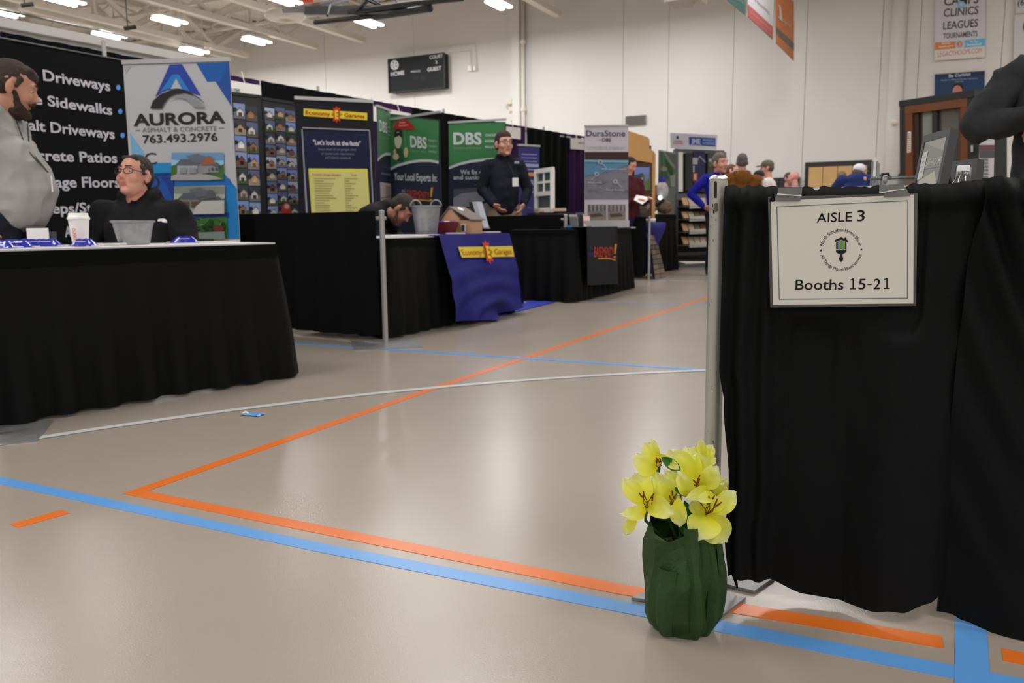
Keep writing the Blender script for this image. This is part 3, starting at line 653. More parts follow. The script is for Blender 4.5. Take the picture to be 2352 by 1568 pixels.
def photo_house(pr, x0, y0, x1, y1, sky=(110, 155, 200), wall=(165, 168, 175), roof=(95, 100, 112), L=4, seed=0, drive=True, gar=(140, 145, 155)):
    rnd = random.Random(seed); X = lambda s: x0 + (x1 - x0) * s; Yy = lambda t: y0 + (y1 - y0) * t
    P_ = lambda pts, c, l: pr.poly([(X(s), Yy(t)) for s, t in pts], c, l)
    P_([(0, 0), (1, 0), (1, .5), (0, .5)], sky, L); P_([(0, .25), (.35, .32), (1, .28), (1, .55), (0, .55)], tuple(min(230, c + 45) for c in sky), L + 1)
    P_([(0, .48), (.12, .42), (.2, .5), (.9, .5), (1, .42), (1, 1), (0, 1)], (70, 110, 55), L + 2)
    if drive: P_([(.18, .72), (.5, .68), (1, .95), (.7, 1), (0, 1), (0, .86)], (165, 165, 165), L + 3)
    P_([(.12, .42), (.52, .36), (.52, .75), (.12, .78)], wall, L + 4); P_([(.5, .4), (.9, .46), (.92, .72), (.5, .74)], tuple(int(c * .85) for c in wall), L + 4)
    P_([(.08, .46), (.2, .24), (.5, .26), (.56, .46)], roof, L + 5); P_([(.3, .12), (.52, .04), (.75, .2), (.78, .34), (.45, .38)], tuple(int(c * 1.12) for c in roof), L + 6)
    P_([(.58, .46), (.7, .12), (.78, .14), (.86, .42)], (160, 95, 65) if seed == 0 else roof, L + 7); P_([(.8, .48), (.88, .34), (.98, .5)], roof, L + 7)
    for a in (.18, .36, .6): P_([(a, .56), (a + .13, .55), (a + .13, .74), (a, .75)], gar, L + 7)
    for a in (.78, .86): P_([(a, .55), (a + .04, .55), (a + .04, .64), (a, .64)], (70, 75, 85), L + 7)

# booth one: black lettered backdrop on its own frame
BB = Plane(dpt(-120) - dn * .35, dpt(330) - dn * .35)
bk0 = BB.on(-140, 76); bk1 = BB.on(292, 141)
o = thing('lettered_backdrop', Vector(((bk0.x + bk1.x) / 2, (bk0.y + bk1.y) / 2, 0)), 'black backdrop with white paving services lettering and blue dots', 'backdrop')
b0_, b1_ = Vector((bk0.x, bk0.y, .1)), Vector((bk1.x, bk1.y, .1)); bk1b = Vector((bk1.x, bk1.y, bk1.z))
MB().slab([b0_, b1_, bk1b, Vector((bk0.x, bk0.y, bk1.z + .0))], BB.n * -.02).build('fabric_panel', mat('backdrop_black', (.005, .0054, .0065), .75, spec=.1), o)
MB().tube([PO(Vector((bk0.x, bk0.y, 0)), bk1.z), bk1b], .010, 8).build('top_tube', M_black_metal, o); 
for q in (bk0, bk1): MB().tube([Vector((q.x, q.y, 0)) - BB.n * .03, Vector((q.x, q.y, bk1.z)) - BB.n * .03], .014, 8).build('side_tube', M_black_metal, o)
WT = (196, 194, 204)
rows = [('Concrete Driveways', -81, 155, 253, 209, 27, 271, 201), ('Concrete Sidewalks', -76, 216, 257.5, 264, 26.5, 275.5, 256), ('Asphalt Driveways', -20, 289, 263, 319, 26, 281, 311),
        ('Concrete Patios', 10, 366, 269, 374, 26, None, 0), ('Garage Floors', 66, 430, 275, 430, 26, None, 0), ('Steps/Stoops', 88, 491, 280, 486, 25, None, 0)]
for t_, x0, y0, x1, y1, h, bx_, by_ in rows + [('A', 149, 544, 164, 543, 25, None, 0)]:
    pr = Print(BB, .001, .003)
    pr.text(t_, (x0, y0), (x1, y1), h, WT, .022)
    if bx_: pr.ellp(bx_, by_, 5, 6, (88, 145, 225), 2)
    pr.build('lettering', o)

# booth one: white pull-up banner
B1 = Plane(at(292, 300, 6.34), at(535, 300, 6.26))
def aurora(pr):
    G = (188, 190, 194); pr.poly([(283, 150), (527, 141), (551, 548), (310, 548)], G, 0)
    pr.poly([(285, 154), (302, 153), (290, 170)], (168, 172, 176), 1)
    pr.poly([(404, 149), (420, 149), (460, 220), (352, 224)], (38, 78, 172), 1) if False else None
    pr.poly([(391, 149), (419, 148), (463, 220), (438, 213), (408, 205), (388, 206), (374, 211), (358, 223)], (42, 72, 165), 2)
    pr.poly([(397, 172), (412, 171), (438, 210), (408, 203), (388, 204), (370, 211)], (50, 128, 205), 3)
    pr.poly([(406.5, 181), (420, 205), (408, 203.5), (394, 205)], G, 4)
    def crescent(o_, i_, col, L):
        n = 14
        def al(pts, t):
            k = min(len(pts) - 2, int(t * (len(pts) - 1))); f = t * (len(pts) - 1) - k; return (pts[k][0] + (pts[k + 1][0] - pts[k][0]) * f, pts[k][1] + (pts[k + 1][1] - pts[k][1]) * f)
        for q in range(n): pr.poly([al(o_, q / n), al(o_, (q + 1) / n), al(i_, (q + 1) / n), al(i_, q / n)], col, L)
    crescent([(347, 250), (354, 232), (371, 217), (393.5, 208), (416, 205.6), (438, 212.6), (458, 224), (471, 236)], [(374, 250), (379.5, 238), (390.7, 224), (404.7, 216.8), (427, 214), (449.6, 221), (463.7, 231), (471, 237)], (40, 38, 42), 5)
    crescent([(392, 228), (404.7, 221.6), (421.6, 218.8), (441.2, 221.6), (458, 231), (469.3, 240.7), (472, 247.7)], [(392, 228.4), (402, 226), (416, 225), (430, 229.5), (441.2, 238), (445, 243), (448.2, 247.7)], (146, 148, 156), 6)
    pr.text('AURORA', (308, 289), (519, 282), 27, (38, 38, 40), .035, .0)
    pr.text('ASPHALT & CONCRETE', (328.5, 304), (499, 300), 10.5, (110, 110, 116), .0); pr.band([(312.5, 300), (323.5, 299.6)], 1.6, (110, 110, 116), 2); pr.band([(504, 294.5), (516, 294)], 1.6, (110, 110, 116), 2)
    pr.text('763.493.2976', (330, 329), (501, 323), 19, (45, 45, 48), .018)
    B_ = (36, 95, 180); Lb = (40, 140, 205)
    pr.poly([(452, 146), (527, 143), (533, 245), (496, 187), (477, 188)], (30, 96, 178), 1); pr.poly([(477, 188), (510, 186), (523, 143.5), (527, 143), (533, 245), (496, 187)], (38, 82, 165), 2)
    pr.poly([(299, 305), (335, 355), (305, 362)], (118, 178, 218), 1)
    pr.poly([(303, 374), (398, 374), (400, 405), (302, 405)], Lb, 1); pr.poly([(303, 400), (402, 396), (405, 548), (310, 548)], (36, 84, 172), 1); pr.poly([(368, 402), (402, 400), (404, 470), (384, 425)], (30, 62, 140), 2)
    pr.poly([(400, 416), (530, 411), (530, 424), (400, 427)], (34, 110, 190), 2); pr.poly([(515, 397), (545, 433), (551, 548), (522, 548)], (34, 128, 200), 1); pr.poly([(403, 494), (527, 488), (528, 500), (403, 503)], (30, 62, 150), 2)
    pr.text('C', (334, 378), (362, 377), 28, (45, 45, 48), .0); pr.text('O', (338, 434), (369, 433), 31, (45, 45, 48), .0); pr.text('L', (352, 470), (370, 470), 26, (45, 45, 48), .0)
    photo_house(pr, 396, 351, 516, 414, seed=0)
    photo_house(pr, 402, 428, 519, 492, sky=(130, 140, 130), wall=(120, 122, 118), roof=(88, 92, 100), seed=3, gar=(90, 70, 62)); pr.poly([(448, 492), (455, 474), (470, 462), (520, 460), (520, 491)], (188, 188, 186), 14)
    pr.poly([(415, 503), (523, 498), (525, 548), (416, 548)], (62, 118, 48), 4); rnd = random.Random(5)
    for k in range(60):
        x = 418 + rnd.random() * 100; y = 504 + rnd.random() * 26; c = rnd.choice([(40, 84, 36), (84, 140, 60), (58, 110, 44), (30, 66, 32), (100, 150, 80)]); pr.ellp(x, y, 5 + rnd.random() * 6, 4 + rnd.random() * 5, c, 5 + k % 8, 8)
    pr.ellp(507, 524, 12, 8, (110, 48, 40), 14, 12); pr.poly([(436, 535), (520, 531), (522, 548), (434, 548)], (120, 140, 130), 14)
pullup('pull_up_banner', 'white and blue pull-up banner for asphalt and concrete work', B1, (283, 146), (527, 139), 0.0, aurora, rail=.03, bx=(306, 549))

# booth two: photo collage boards and navy pull-up banner
def collage(pr, quad, nx, ny, seed, L=1):
    (xa, ya), (xb, yb), (xc, yc), (xd, yd) = quad; rnd = random.Random(seed)
    def B(s, t):
        x = (xa + (xb - xa) * s) * (1 - t) + (xd + (xc - xd) * s) * t; y = (ya + (yb - ya) * s) * (1 - t) + (yd + (yc - yd) * s) * t; return (x, y)
    for i in range(nx):
        off = rnd.random() * .3
        for j in range(ny):
            s0, s1 = (i + .03) / nx, (i + .97) / nx; t0, t1 = min(.995, (j + .03 + off) / (ny + .3)), min(.998, (j + .97 + off) / (ny + .3))
            m = lambda s, t: B(s0 + (s1 - s0) * s, t0 + (t1 - t0) * t); P_ = lambda pts, c, l: pr.poly([m(*p) for p in pts], c, l)
            sky = rnd.choice([(120, 140, 200), (90, 100, 130), (170, 175, 200), (60, 64, 72), (130, 150, 190)]); g = rnd.choice([(92, 86, 78), (128, 122, 116), (72, 86, 60), (110, 110, 120), (150, 140, 130)]); wl_ = rnd.choice([(200, 195, 190), (185, 150, 110), (150, 110, 80), (215, 210, 205), (120, 70, 60), (175, 165, 150)])
            P_([(0, 0), (1, 0), (1, 1), (0, 1)], sky, L); P_([(0, .55 + rnd.random() * .15), (1, .6), (1, 1), (0, 1)], g, L + 1); P_([(0, .3), (.2, .15 + rnd.random() * .2), (.35, .5), (0, .6)], (40, 46, 36), L + 1)
            kk = rnd.choice([.3, .6, 1.1]); a = .15 + rnd.random() * .15; P_([(a, .8), (a, .5), (a + .28, .28), (a + .56, .5), (a + .56, .8)], wl_, L + 2); P_([(a - .05, .52), (a + .28, .22), (a + .61, .52), (a + .56, .52), (a + .28, .32), (a, .52)], tuple(int(c * .5) for c in wl_), L + 3)
            P_([(a + .12, .8), (a + .12, .58), (a + .44, .58), (a + .44, .8)], tuple(min(255, int(c * kk)) for c in wl_), L + 3)
def sub(a, b, px): # point of the plane parallel to the back curtain, a little in front of it
    return None
def board(label, x0, x1, yt0, yt1, yb0, yb1, off, bg, quad, nx, ny, seed, extra=None):
    P_ = Plane(dpt(x0) - dn * off, dpt(x1) - dn * off); a, b = P_.on(x0, yt0), P_.on(x1, yt1); zt = (a.z + b.z) / 2; zb = .35
    o = thing('photo_board', Vector(((a.x + b.x) / 2, (a.y + b.y) / 2, zb)), label, 'display board', 'photo collage boards')
    MB().slab([Vector((a.x, a.y, zb)), Vector((b.x, b.y, zb)), b, a], P_.n * -.02).build('board', mat('board_black', (.012, .012, .016), .5), o)
    for s_ in (a, b): MB().tube([Vector((s_.x, s_.y, 0)) - P_.n * .03, Vector((s_.x, s_.y, zb + .4)) - P_.n * .03], .012, 8).build('leg', M_black_metal, o)
    MB().bar(a, b, .02, .03).build('top_edge', M_black_metal, o)
    pr = Print(P_, .0015, .003); collage(pr, quad, nx, ny, seed)
    if extra: extra(pr)
    pr.build('photo_print', o); return o
board('tall board of garage photographs half hidden by the white banner', 533, 600, 214, 222, 500, 500, .25, None, ((534, 230), (590, 236), (600, 503), (546, 504)), 2, 7, 11)
def ec_small(pr):
    pr.poly([(623, 491), (686, 490), (687, 500), (623, 502)], (222, 196, 50), 10); pr.text('Economy', (626, 500), (650, 499), 6, (150, 50, 30), .02, L=12); pr.text('Garages', (660, 499), (684, 498), 6, (150, 50, 30), .02, L=12); pr.ellp(655, 482, 11, 16, (176, 60, 50), 10, 14); pr.ellp(656, 474, 6, 6, (205, 160, 150), 11, 10)
board('tall blue board of garage photographs left of the navy banner', 602, 681, 226, 238, 500, 500, .25, None, ((606, 238), (677, 248), (687, 498), (615, 502)), 3, 9, 23, ec_small)
# navy pull-up
B2 = Plane(at(690, 300, 9.05), at(860, 300, 9.35))
def ec_logo(pr, x0, y0, x1, y1, h, L=3, tb=.02):
    "company badge: yellow bar, two words and a red emblem; x0,y0-x1,y1 is the bar's middle line"
    Y_ = (226, 205, 50); Rd = (176, 45, 28); hh = h / 2
    w = x1 - x0; yy = lambda x: y0 + (y1 - y0) * (x - x0) / w
    for q in range(16): a, b = x0 + w * q / 16, x0 + w * (q + 1) / 16; pr.poly([(a, yy(a) - hh), (b, yy(b) - hh), (b, yy(b) + hh), (a, yy(a) + hh)], Y_, L)
    a, b = x0 + w * .03, x0 + w * .42; pr.text('Economy', (a, yy(a) + h * .26), (b, yy(b) + h * .26), h * .56, Rd, tb, L=L + 2)
    a, b = x0 + w * .64, x0 + w * .96; pr.text('Garages', (a, yy(a) + h * .26), (b, yy(b) + h * .26), h * .56, Rd, tb, L=L + 2)
    c = x0 + w * .515; cy = yy(c); pr.poly([(c - w * .08, cy), (c, cy - h * .62), (c + w * .1, cy), (c, cy + h * .62)], (150, 140, 40), L + 1)
    pr.poly([(c - w * .055, cy - h * .95), (c - w * .02, cy - h * .8), (c, cy - h * 1.15), (c + w * .02, cy - h * .8), (c + w * .06, cy - h * .95), (c + w * .045, cy), (c + w * .06, cy + h * .95), (c + w * .02, cy + h * .8), (c, cy + h * 1.15), (c - w * .02, cy + h * .8), (c - w * .055, cy + h * .95), (c - w * .04, cy)], (205, 55, 28), L + 2)
    pr.text('E', (c - w * .024, cy + h * .55), (c + w * .03, cy + h * .55), h * 1.1, Y_, .05, L=L + 4)
def econ(pr):
    pr.poly([(676, 229), (857, 238), (862, 500), (690, 500)], (17, 18, 26), 0)
    pr.poly([(690, 300), (850, 305), (858, 500), (700, 500)], (22, 24, 62), 1)
    ec_logo(pr, 697, 258, 843, 268, 17)
    fr = (150, 152, 160)
    pr.poly([(694, 292), (848, 298), (849, 301), (695, 295)], fr, 3); pr.poly([(692, 297), (694.5, 297), (707, 500), (703, 500)], fr, 3); pr.poly([(847, 301), (849.5, 301), (858, 476), (855, 476)], fr, 3)
    pr.text('"Let\'s look at the facts"', (719, 332), (828, 335), 11, (198, 196, 206), .03)
    pr.text('Every detail of our garages meet', (731, 345), (818, 346), 5.5, (130, 128, 150), .005, .25); pr.text('or exceed code requirements', (738, 355), (813, 356), 5.5, (130, 128, 150), .005, .25); pr.text('and industry standards', (746, 364), (805, 365), 5.5, (130, 128, 150), .005, .25)
    pr.poly([(708, 387), (844, 388), (850, 500), (716, 500)], (222, 222, 70), 3); pr.poly([(712, 393), (841, 394), (846, 500), (718, 500)], (216, 208, 132), 4)
    pr.text('Economy Garages Standard', (717, 403), (782, 404), 5.5, (190, 110, 60), .01, L=6); pr.text('Code', (806, 404), (819, 404), 5, (190, 110, 60), .01, L=6)
    rnd = random.Random(2)
    for k in range(16):
        y = 410 + k * 5.6; x = 719 + k * .25; pr.band([(x + 2, y), (x + 22 + rnd.random() * 30, y + .3)], 1.5, (140, 135, 90), 6); pr.band([(790 + k * .3, y), (800 + rnd.random() * 22, y + .3)], 1.5, (140, 135, 90), 6)
pullup('pull_up_banner', 'navy pull-up banner with a yellow garage facts sheet', B2, (677, 226), (856, 235), 0.0, econ, back=(.012, .012, .018), bx=(692, 868), rail=.035)

# booth ID signs hanging on the curtain tops
def idsign(label, x0, x1, yt0, yt1, yb0, yb1, text=None):
    P_ = Plane(dpt(x0) - dn * .12, dpt(x1) - dn * .12); a, b, c, d = P_.on(x0, yt0), P_.on(x1, yt1), P_.on(x1, yb1), P_.on(x0, yb0)
    o = thing('booth_sign', (c + d) / 2, label, 'sign', 'white booth signs on the curtain tops'); MB().slab([d, c, b, a], P_.n * -.006).build('card', M_white, o)
    MB().tube([(a + b) / 2 - P_.n * .01, (a + b) / 2 - P_.n * .05 + Vector((0, 0, .12))], .006, 6).build('hook', M_steel, o)
    if text:
        pr = Print(P_, .002, .003); pr.text(*text); pr.build('lettering', o)
idsign('white booth sign right of the white pull-up banner top', 526, 599, 184, 196, 228, 235, ('CONCRETE STEPS', (500, 209), (551, 213), 9, (85, 85, 90), .02))
idsign('narrow white booth sign left of the slim green banner', 853, 866, 243, 245, 277, 279)
idsign('white booth sign behind the double green banner', 892, 944, 250, 261, 262, 267)
idsign('white booth sign right of the head of the man in navy', 1163, 1196, 290, 294, 316, 320)
idsign('white booth sign left of the concrete overlay banner', 1311, 1342, 317, 319, 342, 344, ('FENCE DECK', (1328, 330), (1346, 331), 4, (90, 90, 100), .01))

# booth three: green and slate pull-up banners
def umbrella_lady(pr):
    pr.poly([(905, 298), (908, 286), (917, 277), (930, 272), (942, 279), (952, 291), (955, 298), (946, 296), (939, 298), (930, 296), (920, 298), (912, 296)], (178, 36, 42), 4)
    pr.text('Smart', (920, 284), (934, 283), 5, (225, 190, 190), .0, L=6); pr.text('Solutions', (919, 291), (940, 289), 5, (225, 190, 190), .0, L=6)
    pr.band([(931.5, 297), (932.2, 297)], 2, (120, 170, 120), 4); pr.poly([(930.6, 297), (932, 297), (934, 345), (932.6, 345)], (110, 150, 110), 3)
    pr.ellp(917, 309, 9.5, 13, (45, 38, 36), 4, 16); pr.ellp(917, 322, 8.5, 19, (200, 192, 170), 5, 18); pr.poly([(908, 306), (925, 304), (927, 318), (920, 311), (910, 316)], (45, 38, 36), 6)
    pr.poly([(909, 368), (912, 342), (926, 342), (930, 372)], (46, 78, 62), 4); pr.ellp(912, 360, 7, 8, (192, 176, 138), 6, 12); pr.ellp(935, 350, 5, 12, (192, 176, 138), 5, 12); pr.ellp(910, 348, 2.5, 6, (192, 176, 138), 6, 8)
GR = (62, 124, 74); SL = (42, 48, 66)
def things_logo(pr, x0, y0, s, L=3, small=(150, 160, 200)):
    pr.text('ALL', (x0 + 1 * s, y0 - 11 * s), (x0 + 9 * s, y0 - 11 * s), 7 * s, small, .0, L=L); pr.text('THINGS', (x0 - 3 * s, y0 - 2 * s), (x0 + 10 * s, y0 - 2 * s), 6 * s, small, .01, L=L)
def dbs1(pr):
    pr.poly([(897, 264), (1009, 278), (1010, 500), (898, 500)], SL, 0)
    pr.poly([(897, 264), (1009, 278), (1009, 372), (990, 369), (965, 369), (940, 373), (915, 382), (897, 392)], GR, 1)
    pr.band([(897, 389), (915, 380), (940, 373), (965, 369), (990, 369), (1009, 373)], 6, (196, 200, 206), 2); umbrella_lady(pr)
    pr.text('DBS', (944, 337), (982, 341), 26, (200, 206, 206), .03); pr.text('Local your empty', (945, 347), (981, 351), 5, (130, 170, 140), .0)
    for k, t_ in enumerate(('FOUNDATION', 'CONCRETE', 'DRAINAGE')): pr.text(t_, (986, 325 + 12.5 * k), (1004, 326.5 + 12.5 * k), 5, (160, 190, 170), .02)
    pr.text('Your Local Experts In:', (907, 413), (1005, 417), 17, (196, 196, 208), .022)
    pr.text('ALL', (924, 441), (933, 441), 7, (170, 176, 196), .0); pr.text('THINGS', (920, 449), (935, 449), 5.5, (170, 176, 196), .01)
    pr.text('BASEMENTY', (937, 453), (988, 461), 20, (196, 72, 36), .0); pr.poly([(991, 431), (996, 430), (993, 452), (990, 452)], (216, 160, 40), 2); pr.band([(940, 457), (990, 461)], 2.5, (216, 160, 40), 2); pr.ellp(991.5, 459, 2, 2.5, (216, 160, 40), 3, 8)
B3 = Plane(at(897, 300, 9.75), at(1009, 300, 9.15)); pullup('pull_up_banner', 'green and slate pull-up banner with a cartoon lady under a red umbrella', B3, (897, 261), (1010, 275), 0.0, dbs1, back=srgb(40, 46, 60), rail=.025)
def dbs0(pr):
    pr.poly([(865, 243), (896, 262), (897, 500), (868, 500)], SL, 0); pr.poly([(865, 243), (896, 262), (897, 351), (880, 354), (866, 369)], (78, 128, 88), 1); pr.band([(866, 368), (874, 359), (884, 354), (897, 354)], 6, (190, 196, 204), 2)
    pr.text('DBS', (870, 300), (888, 306), 25, (190, 204, 200), .03); pr.text('Local', (872, 317), (893, 321), 4.5, (130, 170, 140), .0); 
    for k in range(3): pr.band([(889, 292 + 9 * k), (896, 293.5 + 9 * k)], 2.5, (150, 180, 160), 2)
    pr.text('Basement', (875, 400), (896, 403), 5, (150, 152, 170), .0)
    pr.poly([(871, 418), (896, 422), (897, 470), (873, 468)], (178, 168, 164), 2); pr.poly([(884, 426), (896, 428), (897, 470), (886, 468)], (150, 132, 128), 3); pr.band([(873, 455), (897, 450)], 2, (90, 80, 80), 4)
B3b = Plane(at(865, 300, 9.35), at(896.5, 300, 9.78)); pullup('pull_up_banner', 'slim green banner set at an angle beside the umbrella lady banner', B3b, (865, 241), (896.5, 260), 0.0, dbs0, back=srgb(40, 46, 60), rail=.025)
def dbs2(pr):
    pr.poly([(1031, 282), (1160, 282), (1160, 500), (1032, 500)], SL, 0); pr.poly([(1031, 282), (1160, 282), (1160, 364), (1120, 366), (1080, 371), (1032, 387)], GR, 1)
    pr.band([(1032, 386), (1055, 377), (1080, 371), (1120, 366), (1160, 364)], 6, (196, 200, 206), 2)
    pr.text('DBS', (1042, 331), (1107, 331), 27, (200, 206, 206), .035); pr.text('Foundation up the company', (1043, 342), (1106, 342), 5.5, (150, 165, 140), .0)
    for k, t_ in enumerate(('CONCRETE', 'BASEMENT', 'INSULATION')): pr.text(t_, (1115, 313 + 13.5 * k), (1143, 313 + 13.5 * k), 5.5, (190, 205, 195), .03)
    pr.text('We fix or raise', (1058, 400), (1145, 400), 10.5, (190, 192, 204), .015); pr.text('and sunken slabs', (1042, 412), (1150, 412), 10.5, (190, 192, 204), .015); pr.text('and', (1091, 426), (1103, 426), 4, (120, 122, 134), .0)
    pr.poly([(1042, 434), (1115, 430), (1160, 436), (1160, 500), (1042, 500)], (84, 86, 98), 2); pr.poly([(1042, 455), (1060, 444), (1100, 440), (1125, 448), (1160, 455), (1160, 500), (1042, 500)], (138, 140, 152), 3)
    pr.poly([(1042, 480), (1080, 474), (1120, 458), (1122, 463), (1090, 476), (1042, 487)], (50, 52, 60), 4)
B4 = Plane(at(1031, 300, 10.35), at(1160, 300, 10.1)); pullup('pull_up_banner', 'green and slate pull-up banner behind the man in navy', B4, (1031, 279), (1161, 280), 0.0, dbs2, back=srgb(40, 46, 60), rail=.025)
def dbs3(pr):
    pr.poly([(1190, 336), (1239, 339), (1236, 500), (1190, 500)], (48, 48, 104), 0)
    for k in range(3): pr.band([(1197, 354 + 8 * k), (1233, 355 + 8 * k)], 2.4, (130, 128, 185), 1)
    pr.poly([(1202, 375), (1237, 377), (1236, 384), (1203, 383)], (150, 150, 190), 1); pr.poly([(1206, 387), (1236, 389), (1236, 391), (1206, 390)], (150, 150, 190), 1); pr.poly([(1204, 396), (1236, 397), (1236, 405), (1204, 404)], (200, 130, 70), 1)
    pr.text('IRE', (1215, 425), (1232, 425), 12, (150, 150, 200), .03); pr.text('GE', (1216, 443), (1232, 443), 12, (150, 150, 200), .03); pr.text('Bath.com', (1212, 479), (1230, 480), 5, (110, 110, 170), .0)
B5 = Plane(at(1190, 400, 11.6), at(1239, 400, 11.8)); pullup('pull_up_banner', 'short dark blue pull-up banner right of the man in navy', B5, (1190, 334), (1239, 337), 0.0, dbs3, back=srgb(44, 44, 90), rail=.025)
def dura(pr):
    pr.poly([(1343, 292), (1443, 292), (1443, 515), (1343, 515)], (192, 186, 196), 0); pr.text('DuraStone', (1346, 313), (1436, 313), 14, (62, 66, 76), .012); pr.text('DBS', (1383, 325), (1403, 325), 8, (62, 66, 76), .025); pr.band([(1375, 321), (1380, 321)], 1.5, (150, 120, 150), 2)
    pr.text('CONCRETE OVERLAY', (1348, 343), (1436, 343), 7, (150, 144, 158), -.01)
    pr.poly([(1343, 349), (1443, 349), (1443, 458), (1343, 458)], (120, 120, 132), 1); pr.poly([(1343, 349), (1443, 349), (1443, 367), (1343, 370)], (58, 42, 42), 2); pr.poly([(1343, 371), (1443, 374), (1443, 378), (1390, 396), (1343, 404)], (84, 130, 160), 3); pr.poly([(1343, 367), (1443, 368), (1443, 375), (1343, 377)], (120, 170, 192), 3)
    rnd = random.Random(4)
    for k in range(40): x, y = 1346 + rnd.random() * 94, 412 + rnd.random() * 44; pr.ellp(x, y, 3 + rnd.random() * 3, 1.5, rnd.choice([(110, 110, 122), (128, 128, 140)]), 3 + k % 4, 8)
    def call(x, y, x2, y2): pr.ellp(x, y, 5, 5, (190, 192, 206), 8, 14); pr.ellp(x, y, 3.4, 3.4, (110, 116, 132), 9, 14); pr.poly([(x + (3 if x2 > x else -3), y + 3), (x2, y2), (x2 + 1.5, y2), (x + (4 if x2 > x else -2), y + 2)], (190, 192, 206), 8)
    call(1378, 372, 1392, 386); call(1370, 400, 1358, 413); call(1413, 417, 1427, 430)
    pr.text('Multi-Seasons Choice', (1382, 390), (1438, 390), 4, (190, 205, 215), .01, L=9); pr.text('Non-slip', (1350, 421), (1382, 421), 4, (180, 182, 192), .01, L=9); pr.text('Safe & Durable', (1391, 438), (1433, 438), 4, (180, 182, 192), .01, L=9)
    for x0, x1 in ((1350, 1392), (1396, 1436)):
        pr.poly([(x0, 470), (x1, 470), (x1, 511), (x0, 511)], (96, 92, 94), 2); pr.poly([(x0, 486), (x1, 484), (x1, 511), (x0, 511)], (126, 116, 110), 3)
        for k in range(4): x = x0 + 5 + k * 9; pr.poly([(x, 471), (x + 5, 471), (x + 4, 485), (x + 1, 485)], (140, 138, 142), 3)
        pr.poly([(x0 + 4, 492), (x0 + 28, 489), (x0 + 36, 496), (x0 + 8, 499)], (70, 66, 66), 4)
cB = (p3 + q3) / 2 + nb3 * .55
B6 = Plane(cB + Vector((-.4, .0, 0)), cB + Vector((.4, -.02, 0)))
zt3 = .774
pullup('tabletop_banner', 'grey and lilac concrete overlay banner standing on the black table', B6, (1343, 290), (1443, 290), zt3, dura, base=True, back=ksr(192, 186, 196), rail=.015)
# runner cloth with printed mark over the front of table three
RP = Plane(p3 - nb3.normalized() * .13, q3 - nb3.normalized() * .13)
ra, rb = RP.on(1348, 520), RP.on(1419, 519); rc, rd = RP.on(1419, 652), RP.on(1350, 655)
o = thing('table_runner', Vector((ra.x, ra.y, 0)), 'dark grey table runner with an orange printed mark', 'runner')
za = .79
MB().slab([rd, rc, Vector((rb.x, rb.y, za)), Vector((ra.x, ra.y, za))], RP.n * -.004).build('front_drop', cloth('runner_grey', (.018, .019, .023)), o)
MB().slab([Vector((ra.x, ra.y, za)), Vector((rb.x, rb.y, za)), Vector((rb.x, rb.y, za)) + nb3 * .9, Vector((ra.x, ra.y, za)) + nb3 * .9], (0, 0, .003)).build('top_cloth', cloth('runner_grey', (.018, .019, .023)), o)
pr = Print(RP, .002, .006); pr.text('BASEMENTY', (1363, 590), (1408, 590), 25, (205, 70, 38), .0); pr.poly([(1410, 561), (1415, 560), (1412, 583), (1409, 583)], (222, 150, 45), 2); pr.ellp(1410, 590, 2.2, 2.8, (222, 150, 45), 2, 8); pr.band([(1372, 594), (1395, 593), (1412, 597)], 2.6, (222, 150, 45), 2); pr.text('ALL', (1352, 572), (1360, 572), 9, (44, 52, 120), .02); pr.text('THINGS', (1349, 588), (1362, 588), 9, (44, 52, 120), .02)
pr.build('printing', o)

# ------------------------------------------------------------------ navy company cloth on table two
M_navy = mat('navy_table_cloth', srgb(34, 34, 118), .75, bump=.15, bscale=420, spec=.25)
CP = Plane(TQ.on(1006, 600) + TQ.n * .07, TQ.on(1180, 600) + TQ.n * .07)
oc = thing('company_cloth', Vector((q2.x, q2.y, 0)), 'navy blue company cloth draped over the end of the table', 'tablecloth')
tl = TQ.on(994, 535); tr = TQ.on(1152, 525); sl = (tr - tl); sl.z = 0
s_len = sl.length; sd = sl.normalized(); sb_ = Vector((tl.x, tl.y, 0))
def clothf(i, j):
    # j: 0 hem .. 1 table edge, i along the edge; the right corner turns round the table end
    w = 1 - j; sag = math.exp(-((i - .52) / .34) ** 2); zh = .022 + .04 * (1 - sag) - .0 * i
    z = zh + (T2H + .012 - zh) * j
    out = .058 + .075 * min(1, w * 2) + w * (.06 + .035 * math.sin(5 * i + 1.0) + .02 * math.sin(13 * i - 3 * w)) + .030 * math.sin(3.2 * math.pi * (i + .3 * w)) * w * w * 1.4 + .032 * math.sin(9.5 * math.hypot(i - .55, 1.35 * (1.05 - w)) * math.pi * .75) * w * w * 1.5 * math.exp(-((i - .5) / .42) ** 2) + .03 * math.exp(-((i - .13 - .1 * w) / .05) ** 2) * w * w
    x = i * (s_len + .04) + w * ((i - .5) * .07)
    return sb_ + sd * x - nb2.normalized() * out + Vector((0, 0, z))
MB().grid(clothf, 60, 36).build('front_drop', M_navy, oc, smooth=True)
e0 = clothf(1, 1); 
def clothend(i, j):
    w = 1 - j; z = .09 + .04 * i + (T2H + .012 - .09 - .04 * i) * j; return sb_ + sd * (s_len + .05 + .04 * min(1, w * 2) + w * .05 + .02 * math.sin(7 * i) * w) + nb2 * i * 1.0 - nb2.normalized() * (.055 + w * .10) * (1 - i) + Vector((0, 0, z))
MB().grid(clothend, 20, 14).build('end_drop', M_navy, oc, smooth=True)
a, b = sb_ - nb2.normalized() * .055, sb_ + sd * (s_len + .05) - nb2.normalized() * .055
